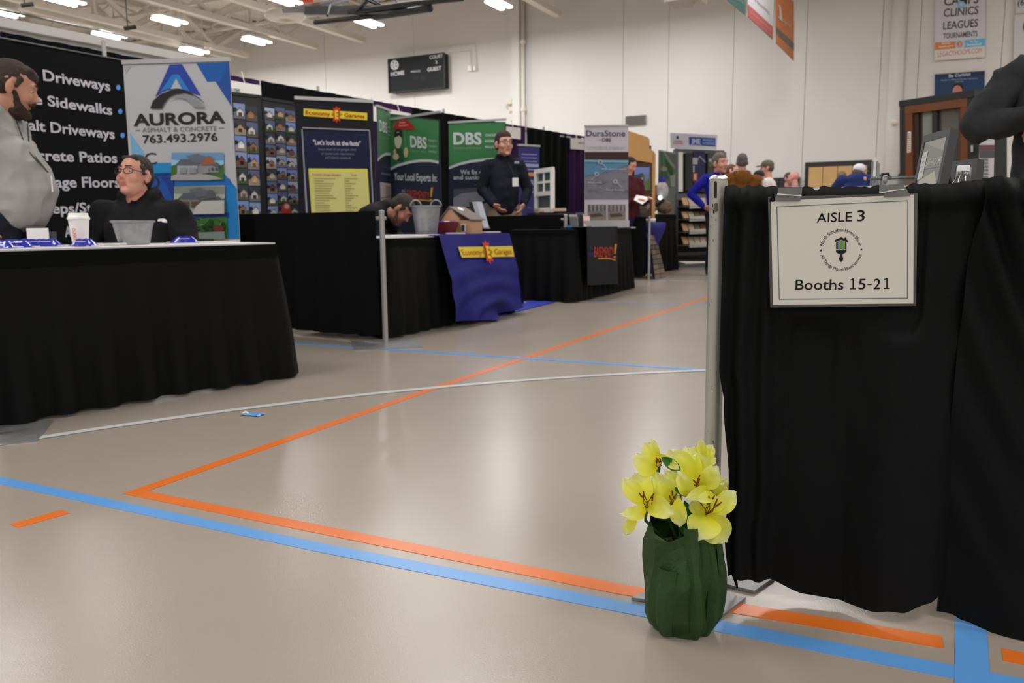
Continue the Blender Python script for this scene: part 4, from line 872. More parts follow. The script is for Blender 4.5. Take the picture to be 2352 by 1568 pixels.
MB().slab([PO(a, T2H + .006), PO(b, T2H + .006), PO(b + nb2 * 1.03, T2H + .006), PO(a + nb2 * 1.03, T2H + .006)], (0, 0, .006)).build('top_cloth', M_navy, oc)
pr = Print(CP, .003, .006); ec_logo(pr, 1041, 579, 1168, 577, 24, tb=.0)
# lay the badge on the hanging cloth
inv = []
for v in pr.v:
    s = (v - sb_).dot(sd); i = min(1, max(0, s / (s_len + .04))); j = (v.z - .05) / (T2H - .04); c = clothf(i, j); off = (v - CP.p).dot(CP.n)
    cout = -(c - sb_).dot(nb2.normalized()); vout = -(v - sb_).dot(nb2.normalized()); inv.append(v + (-nb2.normalized()) * (cout - vout + .004 + off * 1.2))
pr.v = inv; pr.build('printed_badge', oc)
# blue mat
ma, mb_ = fl(1175, 720), fl(1291, 691); mc, md = fl(1168, 697), fl(1255, 686)
md_ = (mb_ - ma).normalized(); mn = Vector((-md_.y, md_.x, 0)); L_ = (mb_ - ma).length + .35; a = ma - md_ * .35
o = thing('floor_mat', (a + mb_) / 2, 'bright blue floor mat beside the navy cloth', 'mat')
MB().slab([PO(a, .003), PO(mb_, .003), PO(mb_ + mn * .8, .003), PO(a + mn * .8, .003)], (0, 0, .008)).build('mat_body', mat('blue_mat', srgb(45, 62, 178), .7, bump=.3, bscale=300), o)
g = MB(); 
def mp(x, y): q = fl(x, y, .012); return q
for pts in ([(1172, 701), (1196, 694), (1212, 693), (1190, 700), (1172, 704)],): g.slab([mp(*p) for p in pts], (0, 0, .001))
g.build('printed_badge', mat('mat_yellow', ksr(190, 150, 50), .7), o)

# ------------------------------------------------------------------ small things on the tables
def on_table(px, TPl, frac, nbv, h):
    q = TPl.on(px, 540); return Vector((q.x, q.y, h)) + nbv * frac
T1Z, T2Z, T3Z = T1H + .005, T2H + .006, .775
# paper cup
def cup(loc, s=1.0):
    o = thing('coffee_cup', loc, 'white paper coffee cup with a white lid and orange print', 'cup')
    MB().lathe(tuple(loc), [(0, .002), (.029 * s, .002), (.030 * s, 0), (.041 * s, .118 * s), (.0, .118 * s)], 28).build('cup_body', mat('cup_paper', ksr(222, 216, 214), .5), o, sharp=50)
    MB().lathe(tuple(loc), [(.042 * s, .112 * s), (.0445 * s, .114 * s), (.0445 * s, .121 * s), (.040 * s, .124 * s), (.037 * s, .14 * s), (.034 * s, .14 * s), (.033 * s, .134 * s), (0, .134 * s)], 28).build('lid', mat('lid_plastic', ksr(226, 222, 222), .35), o, sharp=50)
    # small orange print wrapped round the cup
    vs, fs, x0, x1 = text_mesh('DUNKIN', .02); g = MB(); V = []
    for x, y in vs:
        z = .02 + .055 * (1 - (x - x0) / (x1 - x0)); a = R(-108) + (y / .73) * R(24); r = .030 * s + (.041 - .03) * s * (z / .118) + .0012; V.append(loc + Vector((r * math.cos(a), r * math.sin(a), z * s)))
    g.add(V, fs); g.build('orange_print', mat('cup_orange', ksr(215, 110, 60), .5), o, fix=False); return o
c1 = at(185, 568, 1); cupY = 4.35
cp = fl(186, 568, T1Z)
def table_pt(px, frac, TPl=TP, nbv=nb1, z=T1Z): q = Plane(TPl.p + nbv * frac, TPl.q + nbv * frac).on(px, 548); return Vector((q.x, q.y, z))
cup(table_pt(184, .34), 1.12)
# galvanised tub
M_galv = mat('galvanised_tin', (.33, .34, .35), .42, metal=.55, nscale=25, namt=.3)
def tub(loc, r0, r1, h, label, name='metal_tub', mt=None, n=40, handles=False, oval=1.0, ang=0):
    o = thing(name, loc, label, 'tub'); t = .003
    M = Matrix.Rotation(ang, 3, 'Z') @ Matrix.Diagonal((1, oval, 1))
    MB().lathe(tuple(loc), [(0, 0), (r0, 0), (r0 + (r1 - r0) * .3, h * .3), (r1, h), (r1 - t, h), (r0 - t, t * 2), (0, t * 2)], n, M=M).build('tub_body', mt or M_galv, o, sharp=45)
    MB().lathe(tuple(loc), [(r1 - .002, h - .008), (r1 + .007, h - .005), (r1 + .007, h + .003), (r1 - .003, h + .004), (r1 - .004, h - .006)], n, M=M).build('rim', mt or M_galv, o, sharp=60)
    return o
tub(table_pt(308, .42), .078, .108, .118, 'grey galvanised tub before the seated man', oval=.7, ang=ang_d)
# folded wrapped blue samples
M_bluep = mat('blue_glossy_wrapper', srgb(30, 40, 165), .2, nscale=60, namt=.4, coat=.5)
def packet(loc, rz, label, tilt=.25, s=1.0):
    o = thing('candy_packet', loc, label, 'packet', 'glossy blue packets on the white table')
    M = Matrix.Rotation(rz, 3, 'Z')
    def P(i, j):
        x = (i - .5) * .15 * s; y = (j - .5) * .06 * s; e = min(1, 4 * min(i, 1 - i)); z = .004 + .034 * s * e * math.sin(math.pi * j) + .004 * noise.noise(Vector((x * 60, y * 60, rz))); return Vector(loc) + M @ Vector((x, y, z))
    b = MB().grid(P, 16, 8); b.grid(lambda i, j: Vector((P(i, j).x, P(i, j).y, loc[2] + .002)), 16, 8); b.build('wrapper', M_bluep, o, smooth=True)
    for s_ in (-1, 1): MB().box(tuple(Vector(loc) + M @ Vector((s_ * .082 * s, 0, .006))), (.02 * s, .056 * s, .003), rz).build('sealed_end', M_white, o)
    MB().box(tuple(Vector(loc) + M @ Vector((0, -.012, .024 * s))), (.06 * s, .022 * s, .002), rz, ).build('paper_label', M_white, o)
packet(table_pt(34, .3), .3, 'glossy blue packet left of the upright card, farther one'); packet(table_pt(72, .5), .5, 'glossy blue packet against the upright card'); packet(table_pt(110, .42), -.2, 'glossy blue packet in front of the upright card')
packet(table_pt(-6, .25), .1, 'glossy blue packet at the picture edge end of the table'); packet(table_pt(193, .2), -.35, 'glossy blue packet in front of the paper cup'); packet(table_pt(424, .55), .2, 'glossy blue packet before the seated man, right of the tub')
lc = table_pt(88, .62); o = thing('business_card_holder', lc, 'white card standing upright among the blue packets', 'card')
MB().box(tuple(lc + Vector((0, 0, .045))), (.10, .004, .085), .1, ).build('card', M_white, o); MB().box(tuple(lc + Vector((.02, .03, .035))), (.09, .03, .07), .1).build('holder', mat('smoked_plastic', (.05, .05, .06), .3), o)
MB().box(tuple(lc + Vector((-.03, -.0035, .05))), (.03, .002, .05), .1).build('printed_block', mat('print_blue_grey', ksr(90, 95, 150), .5), o)
lc = table_pt(250, .42); o = thing('note_pad', lc, 'small white note pad between cup and tub', 'note pad')
MB().box(tuple(lc + Vector((0, 0, .006))), (.14, .1, .01), ang_d).build('paper_block', M_white, o); MB().box(tuple(lc + Vector((.03, -.01, .013))), (.12, .012, .006), ang_d).build('pen', M_black_metal, o)
lc = table_pt(500, .6); o = MB().box(tuple(lc + Vector((0, 0, .003))), (.2, .14, .004), ang_d + .3).build('paper_sheet', M_white); tag(o, 'white sheet of paper near the far table end', 'paper')
lc = table_pt(466, .8); o = thing('eyeglasses', lc, 'folded dark eyeglasses lying near the banner', 'glasses')
MB().box(tuple(lc + Vector((0, 0, .012))), (.12, .02, .014), .2).build('frame_front', M_black_metal, o); MB().box(tuple(lc + Vector((0, .02, .008))), (.11, .006, .006), .25).build('temple_arm', M_black_metal, o)

# table two: bucket, red bin, model garage, price stand, papers
def tp2(px, frac): return table_pt(px, frac, TQ, nb2, T2Z + .008)
o = tub(tp2(980, .35), .088, .122, .235, 'tall galvanised bucket with two loop handles', 'metal_bucket'); bl = worldloc(o)
for s in (-1, 1):
    path = [bl + Vector((s * (.085 + .045 * math.cos(a) - .0), 0, .225 + .05 * math.sin(a) + .01)) for a in [math.pi * k / 12 for k in range(13)]]
    MB().tube(path, .006, 8).build('handle', M_galv, o, smooth=True)
MB().lathe(tuple(bl), [(.104, .165), (.108, .168), (.108, .176), (.105, .18)], 36).build('band', M_galv, o, smooth=True)
lr = tp2(1027, .4); o = thing('red_bin', lr, 'dark red plastic bin behind the navy cloth', 'bin'); w_ = MB()
M_red = mat('dark_red_plastic', srgb(105, 14, 20), .45)
for a, b in (((-1, -1), (1, -1)), ((1, -1), (1, 1)), ((1, 1), (-1, 1)), ((-1, 1), (-1, -1))):
    q = lambda s, z, k: lr + Vector((s[0] * .072 * k, s[1] * .05 * k, z)); w_.add([q(a, 0, 1), q(b, 0, 1), q(b, .105, 1.35), q(a, .105, 1.35)], [(0, 1, 2, 3)])
w_.add([lr + Vector((x * .072, y * .05, .003)) for x, y in ((-1, -1), (1, -1), (1, 1), (-1, 1))], [(0, 1, 2, 3)])
w_.build('bin_body', M_red, o, fix=False); MB().box(tuple(lr + Vector((0, 0, .10))), (.17, .12, .012)).build('paper_fill', mat('mixed_paper', ksr(190, 160, 200), .6, nscale=90, namt=.3), o)
for k in range(3): MB().box(tuple(lr + Vector((-.05 + .05 * k, 0, .108))), (.05, .03, .012), .3 * k).build('wrapped_sweet', mat('sweet_' + 'abc'[k], [ksr(90, 60, 190), ksr(220, 210, 225), ksr(120, 60, 160)][k], .3), o)
# model garage on the floor behind? it stands on the table's rear
lg = tp2(1105, .78) + Vector((0, 0, 0)); lg = at(1066, 520, 7.45); lg.z = T2Z + .008
o = thing('model_garage', lg, 'tan model garage with a grey roof on the table', 'model house'); RZg = Matrix.Rotation(R(-28), 3, 'Z')
def G(x, y, z): return lg + RZg @ Vector((x, y, z))
w2, dpt2, hw, hr = .17, .26, .13, .235
MB().slab([G(-w2, -.11, 0), G(.02, -.11, 0), G(.02, -.11, hw), G((-w2 + .02) / 2, -.11, hr), G(-w2, -.11, hw)], RZg @ Vector((0, .22, 0))).build('house_walls', mat('tan_siding', ksr(186, 146, 110), .7, nscale=80, namt=.06), o)
MB().slab([G(.02, -.10, 0), G(.13, -.10, 0), G(.13, -.10, .115), G(.02, -.10, .12)], RZg @ Vector((0, .2, 0))).build('side_wing', mat('tan_siding', ksr(186, 146, 110), .7), o)
rf = MB(); rf.slab([G((-w2 + .02) / 2, -.13, hr + .008), G(.15, -.13, hw - .005), G(.15, .13, hw - .005), G((-w2 + .02) / 2, .13, hr + .008)], (0, 0, -.01)); rf.slab([G((-w2 + .02) / 2, -.13, hr + .008), G(-w2 - .03, -.13, hw - .02), G(-w2 - .03, .13, hw - .02), G((-w2 + .02) / 2, .13, hr + .008)], (0, 0, -.01)); rf.build('roof', mat('grey_shingle', ksr(108, 98, 92), .8, nscale=100, namt=.2), o)
for x, z0, ww, hh in ((-.03, .012, .035, .075), (.06, .015, .05, .07)):
    MB().box(tuple(G(x, -.113, z0 + hh / 2)), (ww, .006, hh), R(-28)).build('window', M_white, o); MB().box(tuple(G(x, -.118, z0 + hh / 2)), (ww * .6, .004, hh * .75), R(-28)).build('pane', mat('dark_pane', (.06, .08, .07), .2), o)
nrm = (G(.15, 0, hw - .005) - G((-w2 + .02) / 2, 0, hr + .008)).normalized(); 
MB().lathe(tuple(G(-.02, -.02, .216)), [(0, .006), (.03, .006), (.032, -.004)], 20, M=Matrix.Rotation(R(28), 3, Vector((-math.sin(R(-28)), math.cos(R(-28)), 0)))).build('round_sticker', mat('sticker_white', (.9, .9, .88), .4), o)
# brochure stand leaning
ls = tp2(1106, .35); o = thing('sign_stand', ls, 'slim acrylic price stand leaning on the navy cloth', 'stand')
pA, pB = at(1108, 524, ls.y), at(1091, 464, ls.y + .02); dv = pB - pA; sv = Vector((.18, .42, 0)).normalized() * .2
MB().slab([pA - sv * .3, pA + sv * .3, pB + sv * .3, pB - sv * .3], Vector((-.035, .01, .0))).build('back_panel', M_black_metal, o); MB().slab([pA - sv * .3, pA + sv * .3, pB + sv * .3, pB - sv * .3], Vector((.04, -.012, .003))).build('leaflet_pack', mat('leaflet', ksr(175, 180, 195), .4, nscale=60, namt=.25), o)
MB().bar(pA + Vector((-.07, 0, .0)), pA + Vector((.07, -.02, .0)), .05, .012).build('foot', M_alu, o)
for px_, fr_, rz_, lab in ((922, .4, .6, 'stack of white papers at the near end of the garage table'), (962, .2, .9, 'white form lying in front of the tall bucket'), (1046, .18, .2, 'white flyer on the corner of the navy cloth'), (1128, .5, .5, 'pale blue flyer on the navy cloth')):
    lp = table_pt(px_, fr_, TQ, nb2, T2Z + (.0 if px_ < 1000 else .008)); o = MB().box(tuple(lp + Vector((0, 0, .006))), (.28 if px_ < 1000 else .16, .2 if px_ < 1000 else .1, .01), rz_).build('paper_stack', M_white if px_ != 1120 else mat('pale_blue_paper', ksr(90, 110, 210), .5)); tag(o, lab, 'papers')
# table three: brochure holders
def tp3(px, frac): return table_pt(px, frac, TR, nb3, T3Z)
for k, (px, fr_, hgt, wd, cols, lab) in enumerate(((1318, .3, .16, .1, [(.03, .03, .035)], 'black brochure holder at the end of table three'), (1334, .45, .19, .11, [(.02, .02, .025)], 'tall black brochure holder with a pale leaflet'), (1348, .3, .17, .09, [ksr(205, 165, 160)], 'brochure holder with pink leaflets'), (1363, .25, .16, .08, [ksr(165, 190, 165)], 'brochure holder with pale green leaflets'))):
    l_ = tp3(px, fr_); o = thing('brochure_holder', l_, lab, 'brochure holder', 'brochure holders on the black table')
    rot = Matrix.Rotation(R(20), 3, 'Z') @ Matrix.Rotation(R(-18), 3, 'X')
    MB().box(tuple(l_ + Vector((0, .02, hgt / 2))), (wd, .008, hgt), rot=rot).build('back_plate', mat('holder_clear', (.1, .1, .11), .2), o)
    for q in range(3): MB().box(tuple(l_ + Vector((0, -.012 * q, hgt * .42 - .012 * q))), (wd * .9, .006, hgt * .85), rot=rot).build('leaflet', mat('leaflet_col' + 'abcd'[k] , cols[0], .4, nscale=70, namt=.4), o)
    MB().box(tuple(l_ + Vector((0, -.03, .012))), (wd, .06, .024), R(20)).build('tray', mat('holder_clear', (.1, .1, .11), .2), o)
l_ = tp3(1308, .12); o = MB().box(tuple(l_ + Vector((0, 0, .02))), (.05, .04, .04), .2).build('blue_box', mat('cyan_card', srgb(40, 130, 200), .5)); tag(o, 'small bright blue box beside the booth post', 'box')
l_ = tp3(1396, .15); o = MB().box(tuple(l_ + Vector((0, 0, .004))), (.28, .12, .008), ang_d).build('paper_stack', M_white); tag(o, 'white papers before the concrete overlay banner', 'papers')

# ------------------------------------------------------------------ white window sample on a table behind the divider
wp_ = Plane(at(1232, 430, 10.3), at(1270, 430, 9.9)); 
wt = thing('side_table', Vector((wp_.on(1270, 480).x, wp_.on(1270, 480).y + .1, 0)), 'small table behind the divider under the window sample', 'table')
wz = wp_.on(1235, 487).z; tc_ = wp_.on(1266, 480)
MB().box((tc_.x + .0, tc_.y + .12, wz - .03), (.46, .34, .03), R(-40)).build('tabletop', mat('dark_board', (.03, .03, .03), .6), wt)
for sx, sy in ((-.2, -.13), (.2, -.13), (.2, .13), (-.2, .13)):
    q = Matrix.Rotation(R(-40), 3, 'Z') @ Vector((sx, sy, 0)); MB().tube([(tc_.x + q.x, tc_.y + .12 + q.y, 0), (tc_.x + q.x, tc_.y + .12 + q.y, wz - .03)], .012, 8).build('leg', M_leg, wt)
ws = thing('window_sample', wp_.on(1250, 487), 'white sash window sample with two panes', 'window sample')
a, b = wp_.on(1232, 487), wp_.on(1269, 485); zt_ = wp_.on(1232, 394).z; zm = wp_.on(1232, 446).z; zb_ = wz
def wbar(u0, z0, u1, z1, t=.035, nm='frame_bar'): MB().bar(a.lerp(b, u0) * 1 + Vector((0, 0, z0 - a.lerp(b, u0).z)), a.lerp(b, u1) + Vector((0, 0, z1 - a.lerp(b, u1).z)), t, t + .02).build(nm, M_white, ws)
wbar(0, zb_ + .02, 0, zt_, .035, 'side_jamb'); wbar(1, zb_ + .02, 1, zt_, .035, 'side_jamb'); wbar(-.05, zt_, 1.05, zt_, .035, 'head_jamb'); wbar(0, zb_ + .02, 1, zb_ + .02, .035, 'sill'); wbar(0, zm, 1, zm, .03, 'meeting_rail')
wbar(.5, zm, .5, zt_, .008, 'muntin'); wbar(0, (zm + zt_) / 2, 1, (zm + zt_) / 2, .008, 'muntin')
M_glass = mat('window_glass', (.6, .75, .7), .05, trans=.9, spec=.6)
for z0, z1 in ((zb_ + .03, zm), (zm, zt_)): MB().slab([a + Vector((0, 0, z0 - a.z)), b + Vector((0, 0, z0 - b.z)), b + Vector((0, 0, z1 - b.z)), a + Vector((0, 0, z1 - a.z))], wp_.n * -.006).build('pane', M_glass, ws)
for k, (px_, lab) in enumerate(((1240, 'pale vinyl sample block left under the window'), (1285, 'pale vinyl sample block beside the booth post'))):
    q = wp_.on(px_, 486); o = MB().box((q.x, q.y + (.02 if k else -.09), wz + .018), (.16, .05, .034), R(-40)).build('sample_block', mat('cream_vinyl', ksr(205, 175, 160), .5)); tag(o, lab, 'sample')
# ================================================================== FAR BOOTHS
M_wood = mat('pale_pine', ksr(186, 140, 84), .55, nscale=3, namt=.12)
# pine landscaping kiosk
KP = Plane(at(1440, 400, 12.9), at(1502, 400, 13.5))
k0, k1 = KP.on(1430, 480), KP.on(1503, 480); kz = lambda y, x=1470: KP.on(x, y).z
o = thing('display_kiosk', Vector(((k0.x + k1.x) / 2, (k0.y + k1.y) / 2, 0)), 'tall pine display kiosk with a screen set in a dark frame', 'kiosk')
V_ = lambda x, y: KP.on(x, y)
MB().slab([V_(1430, 296), V_(1443, 300), V_(1488, 315), V_(1492, 320), V_(1492, 341), V_(1430, 341)], -KP.n * .3).build('arched_header', M_wood, o)
MB().slab([V_(1430, 341), V_(1492, 341), V_(1504, 349), V_(1504, 375), V_(1430, 363)], -KP.n * .3).build('lower_header', M_wood, o)
for a, b in ((1497, 1504), (1430, 1434)): q0, q1 = V_(a, 500), V_(b, 500); z_ = kz(352, 1498); MB().slab([Vector((q0.x, q0.y, 0)), Vector((q1.x, q1.y, 0)), Vector((q1.x, q1.y, z_)), Vector((q0.x, q0.y, z_))], -KP.n * .3).build('side_post', M_wood, o)
MB().slab([V_(1434, 373), V_(1497, 375), V_(1497, 600), V_(1434, 600)], -KP.n * .05).build('back_board', mat('walnut_frame', (.05, .022, .01), .5), o)
pk = Print(KP, .003, .012); pk.poly([(1455, 384), (1490, 384), (1491, 436), (1455, 440)], (120, 132, 172), 1); pk.poly([(1455, 384), (1490, 384), (1490, 398), (1455, 404)], (120, 138, 205), 2); pk.poly([(1452, 404), (1473, 396), (1478, 404), (1478, 420), (1452, 424)], (84, 96, 112), 3); pk.poly([(1452, 424), (1478, 419), (1491, 407), (1491, 436), (1455, 441)], (96, 118, 66), 4); pk.ellp(1470, 411, 3, 3, (190, 200, 225), 6, 10)
for k in range(3): pk.poly([(1453, 403 + 4.5 * k), (1472, 399.5 + 5 * k), (1472, 401.5 + 5 * k), (1453, 405 + 4.5 * k)], (54, 62, 74), 5)
pk.build('screen_picture', o)
# stone veneer samples, mulch bag etc on the black table of booth four
FP = Plane(at(1440, 500, 13.0), at(1548, 500, 14.6))
f0, f1 = FP.on(1494, 495), FP.on(1550, 495); f0.z = f1.z = 0
o, _, nbf = table(f0, f1, .7, FP.on(1520, 492).z, 'skirted black table with stone samples in the landscaping booth', mat('black_table_cover', (.014, .014, .016), .6), nfold=30, side_flare=.02)
fz = FP.on(1520, 492).z + .006
def ftab(px, fr): q = FP.on(px, 480); return Vector((q.x, q.y, fz)) + nbf * fr
def rock(name, loc, r, m_, label, cat, seed, parent=None):
    b = MB(); b.ell((0, 0, 0), r, n=10); b.v = [Vector(loc) + Vector((0, 0, r[2])) + v * (1 + .28 * noise.noise(v.normalized() * 2.3 + Vector((seed, 0, 0)))) for v in b.v]
    zmin = min(v.z for v in b.v); b.v = [v + Vector((0, 0, loc[2] - zmin)) for v in b.v]
    o = b.build(name, m_, parent, smooth=False); return tag(o, label, cat) if parent is None else o
M_st = mat('brown_stone', ksr(112, 92, 74), .85, nscale=9, namt=.4, bump=.5, bscale=30)
M_st2 = mat('tan_stone', ksr(160, 130, 98), .85, nscale=9, namt=.3, bump=.5, bscale=30)
rock('stone_sample', ftab(1512, .25), (.13, .10, .085), M_st, 'rough brown stone in front of the tan block', 'stone', 1); rock('stone_sample', ftab(1535, .12), (.14, .10, .12), M_st, 'rough dark stone right of the low brown stone', 'stone', 5)
o = MB().box(tuple(ftab(1532, .75) + Vector((0, 0, .14))), (.2, .12, .28), .3).build('stone_block', M_st2); tag(o, 'upright tan stone block behind the rough stones', 'stone')
rock('grey_boulder', at(1473, 492, 12.75), (.12, .10, .12), mat('grey_brown_stone', ksr(108, 98, 88), .9, nscale=8, namt=.4, bump=.5, bscale=30), 'grey brown boulder below the kiosk screen', 'stone', 8)
# garden globe lamp
gl = ftab(1521, .5) + Vector((0, 0, .1)); o = thing('garden_ornament', gl - Vector((0, 0, .1)), 'white oval garden ornament with a bright lamp in front', 'ornament')
gc = at(1521, 438, gl.y)
MB().ell(tuple(gc), (.105, .1, .165), n=14).build('shell', mat('marbled_shell', ksr(170, 168, 172), .4, nscale=14, namt=.5), o, smooth=True)
MB().tube([gl - Vector((0, 0, .1)), gc - Vector((0, 0, .14))], .05, 12).build('stem', M_black_metal, o)
MB().ell(tuple(at(1516, 454, gl.y - .14)), (.032, .02, .032), n=10).build('lamp', mat('small_lamp_glow', (1, 1, 1), .4, emit=(.85, 1, 1), estr=9), o, smooth=True)
MB().tube([gc + Vector((0, 0, .15)), gc + Vector((0, 0, .24))], .06, 14).build('blue_cap', mat('blue_cap', srgb(50, 50, 150), .5), o, sharp=40)
o = MB().box(tuple(ftab(1541, .4) + Vector((0, 0, .30))), (.06, .05, .42), .2).build('orange_post', mat('orange_red_plastic', ksr(150, 60, 38), .5)); tag(o, 'orange red upright post beside the stone rack', 'post')
# leaf banner
LP = Plane(at(1508, 400, 14.9), at(1552, 400, 15.7))
def leaf_draw(pr):
    pr.poly([(1513, 346), (1552, 356), (1550, 432), (1511, 426)], (104, 112, 104), 0); pr.poly([(1516, 352), (1530, 356), (1534, 372), (1518, 380)], (70, 120, 76), 1)
    pr.poly([(1526, 366), (1534, 372), (1545, 392), (1544, 404), (1536, 398), (1529, 384)], (42, 92, 34), 2); pr.poly([(1514, 395), (1530, 392), (1536, 412), (1512, 414)], (58, 98, 66), 2); pr.poly([(1520, 347), (1526, 349), (1542, 372), (1550, 382), (1548, 388), (1538, 378)], (140, 148, 140), 3); pr.poly([(1538, 404), (1550, 400), (1549, 430), (1540, 428)], (146, 158, 146), 2)
    pr.ellp(1524, 388, 8, 5, (136, 150, 132), 3)
pullup('leaf_banner', 'pale banner printed with large green leaves', LP, (1513, 345), (1552, 355), 0.6, leaf_draw, base=False, back=ksr(104, 112, 104))
# leaning stone veneer panel and blue cloth near the third post
sp = fl(1515, 642); o = thing('veneer_display', sp, 'brown stone veneer panel leaning behind the third booth post', 'display')
q0, q1 = fl(1503, 642), fl(1529, 636); t0, t1 = at(1490, 540, q0.y + .35), at(1505, 540, q1.y + .3)
MB().slab([q0, q1, t1, t0], Vector((-.02, -.02, .01)) * 2).build('panel_frame', mat('dark_blue_board', (.015, .02, .05), .6), o)
b = MB(); rnd = random.Random(9)
for r in range(9):
    for c in range(2):
        s0, s1 = (c + .04 + (.0 if r % 2 else .0)) / 2, (c + .96) / 2; t_0, t_1 = (r + .06) / 9, (r + .94) / 9
        pt = lambda s, t: (q0.lerp(q1, s)).lerp(t0.lerp(t1, s), t) + Vector((-.005, -.05, .0)); z = rnd.uniform(.01, .025)
        MB().slab([pt(s0, t_0), pt(s1, t_0), pt(s1, t_1), pt(s0, t_1)], Vector((.3, -1, .1)) * z).build('stone', rnd.choice([M_st, mat('grey_brown_stone', ksr(108, 98, 88), .9), mat('stone_dark', ksr(84, 74, 66), .9, bump=.4, bscale=30)]), o)
o = thing('blue_cloth_table', fl(1500, 642) + Vector((0, .7, 0)), 'small round table under a royal blue cloth with a white roll', 'table')
bc = at(1497, 520, 12.9); bc.z = 0; bz = at(1500, 511, 12.9).z
prof = [(.0, bz), (.2, bz), (.215, bz - .01), (.2, bz - .12), (.12, bz - .3), (.09, bz - .42), (.16, .05)]
MB().lathe(tuple(bc), prof, 36).build('stretch_cloth', mat('royal_cloth', srgb(46, 40, 130), .7, bump=.1), o, smooth=True)
MB().tube([bc + Vector((-.05, -.08, bz + .03)), bc + Vector((.04, -.08, bz + .03))], .035, 14).build('white_roll', M_white, o, sharp=40)
# stone rack with header sign
SP_ = Plane(at(1550, 500, 15.9), at(1662, 500, 16.1)); S = SP_.on
M_rack = mat('rack_grey', ksr(92, 94, 98), .5, metal=.2)
rk = thing('stone_rack', Vector((S(1600, 600).x, S(1600, 600).y, 0)), 'grey metal display rack with stone samples and a blue header logo', 'display rack')
def rb(x0, y0, x1, y1, w_=.06, nm='upright', off=0, m_=None, dp=None): MB().bar(S(x0, y0) + SP_.n * off, S(x1, y1) + SP_.n * off, w_, dp or w_, up=tuple(SP_.n)).build(nm, m_ or M_rack, rk)
rb(1553, 343, 1549, 606, .09); rb(1661, 350, 1660, 606, .09); rb(1550, 346, 1662, 350, .07, 'crossbar'); rb(1550, 452, 1662, 455, .12, 'crossbar'); rb(1551, 583, 1660, 580, .06, 'crossbar')
rb(1530, 604, 1570, 613, .08, 'foot'); MB().bar(S(1538, 608) + SP_.n * .5, S(1640, 604) + SP_.n * .45, .07).build('foot', M_rack, rk); MB().bar(S(1550, 604), S(1542, 606) + SP_.n * .55, .08).build('foot', M_rack, rk); MB().ell(tuple(S(1571, 617) + SP_.n * .45), (.035, .02, .035), n=8).build('caster', M_black_metal, rk)
MB().slab([S(1552, 352), S(1660, 352), S(1660, 600), S(1552, 600)], -SP_.n * .03).build('back_panel', mat('rack_back', (.012, .013, .015), .6), rk)
M_stw = mat('cream_stone', ksr(176, 164, 142), .8, nscale=12, namt=.15, bump=.3, bscale=40); M_tim = mat('sand_stone', ksr(186, 150, 108), .8, nscale=12, namt=.15)
rows_ = [(474, 1568, 1604, 460), (503, 1568, 1615, 490), (532, 1568, 1616, 518), (562, 1568, 1620, 547)]
for ri, (yl, xl0, xl1, yt) in enumerate(rows_):
    MB().bar(S(xl0, yl + (0)) + SP_.n * .32, S(1660, yl - 4) + SP_.n * .32, .02, .09, up=(0, 0, 1)).build('shelf_lip', mat('lip_white', ksr(186, 184, 178), .5), rk)
    MB().slab([S(1553, yl + 2), S(1660, yl + 2), S(1660, yl + 2) + SP_.n * .33, S(1553, yl + 2) + SP_.n * .33], (0, 0, .015)).build('shelf', M_rack, rk)
    for c in range(6):
        x0 = 1556 + c * 13.5; m_ = [M_tim, M_stw, mat('olive_sample', ksr(92, 96, 70), .8), mat('brick_red_sample', ksr(104, 58, 46), .8), mat('slate_sample', ksr(96, 100, 98), .8), M_stw][c if ri in (1, 2) else (0 if c == 0 else 1)]
        a_, b_ = S(x0, yl - 2) + SP_.n * .27, S(x0 + 11.5, yl - 2) + SP_.n * .27; u_ = Vector((0, 0, .14 if ri != 1 else .12)) - SP_.n * .1
        MB().slab([a_, b_, b_ + u_, a_ + u_], SP_.n * .03).build('stone_sample_tile', m_, rk)
def pan(x0, y0, x1, y1, m_, nm, off=.05): MB().slab([S(x0, y1) + SP_.n * off, S(x1, y1) + SP_.n * off, S(x1, y0) + SP_.n * off, S(x0, y0) + SP_.n * off], SP_.n * .02).build(nm, m_, rk)
pan(1555, 350, 1565, 440, M_white, 'white_trim_sample'); pan(1571, 352, 1588, 438, mat('charcoal_sample', (.02, .021, .022), .6), 'charcoal_sample'); pan(1590, 348, 1616, 440, mat('navy_sample', srgb(34, 38, 78), .6), 'navy_panel'); pan(1622, 352, 1658, 440, mat('dark_green_grey', (.05, .055, .045), .6), 'window_panel')
pr = Print(SP_, .004, .075); pr.poly([(1597, 368), (1603, 358), (1617, 372), (1615, 375), (1603, 362), (1599, 370)], (140, 142, 165), 1); pr.rect(1587, 363, 1598, 378, (176, 176, 184), 1); pr.rect(1588, 381, 1591, 396, (190, 190, 195), 1); pr.rect(1588, 398, 1598, 416, (190, 92, 62), 1); pr.rect(1590, 400, 1595, 413, (205, 180, 160), 2)
pr.rect(1624, 365, 1636, 372, (165, 168, 175), 1); pr.rect(1624, 372, 1636, 384, (80, 104, 66), 1); pr.build('sample_prints', rk)
HS = Plane(S(1540, 330) + SP_.n * .12, S(1648, 330) + SP_.n * .12); h_ = HS.on
MB().slab([h_(1541, 340), h_(1646, 343), h_(1648, 310), h_(1540, 305)], -HS.n * .03).build('header_board', mat('header_white', ksr(190, 188, 198), .5), rk)
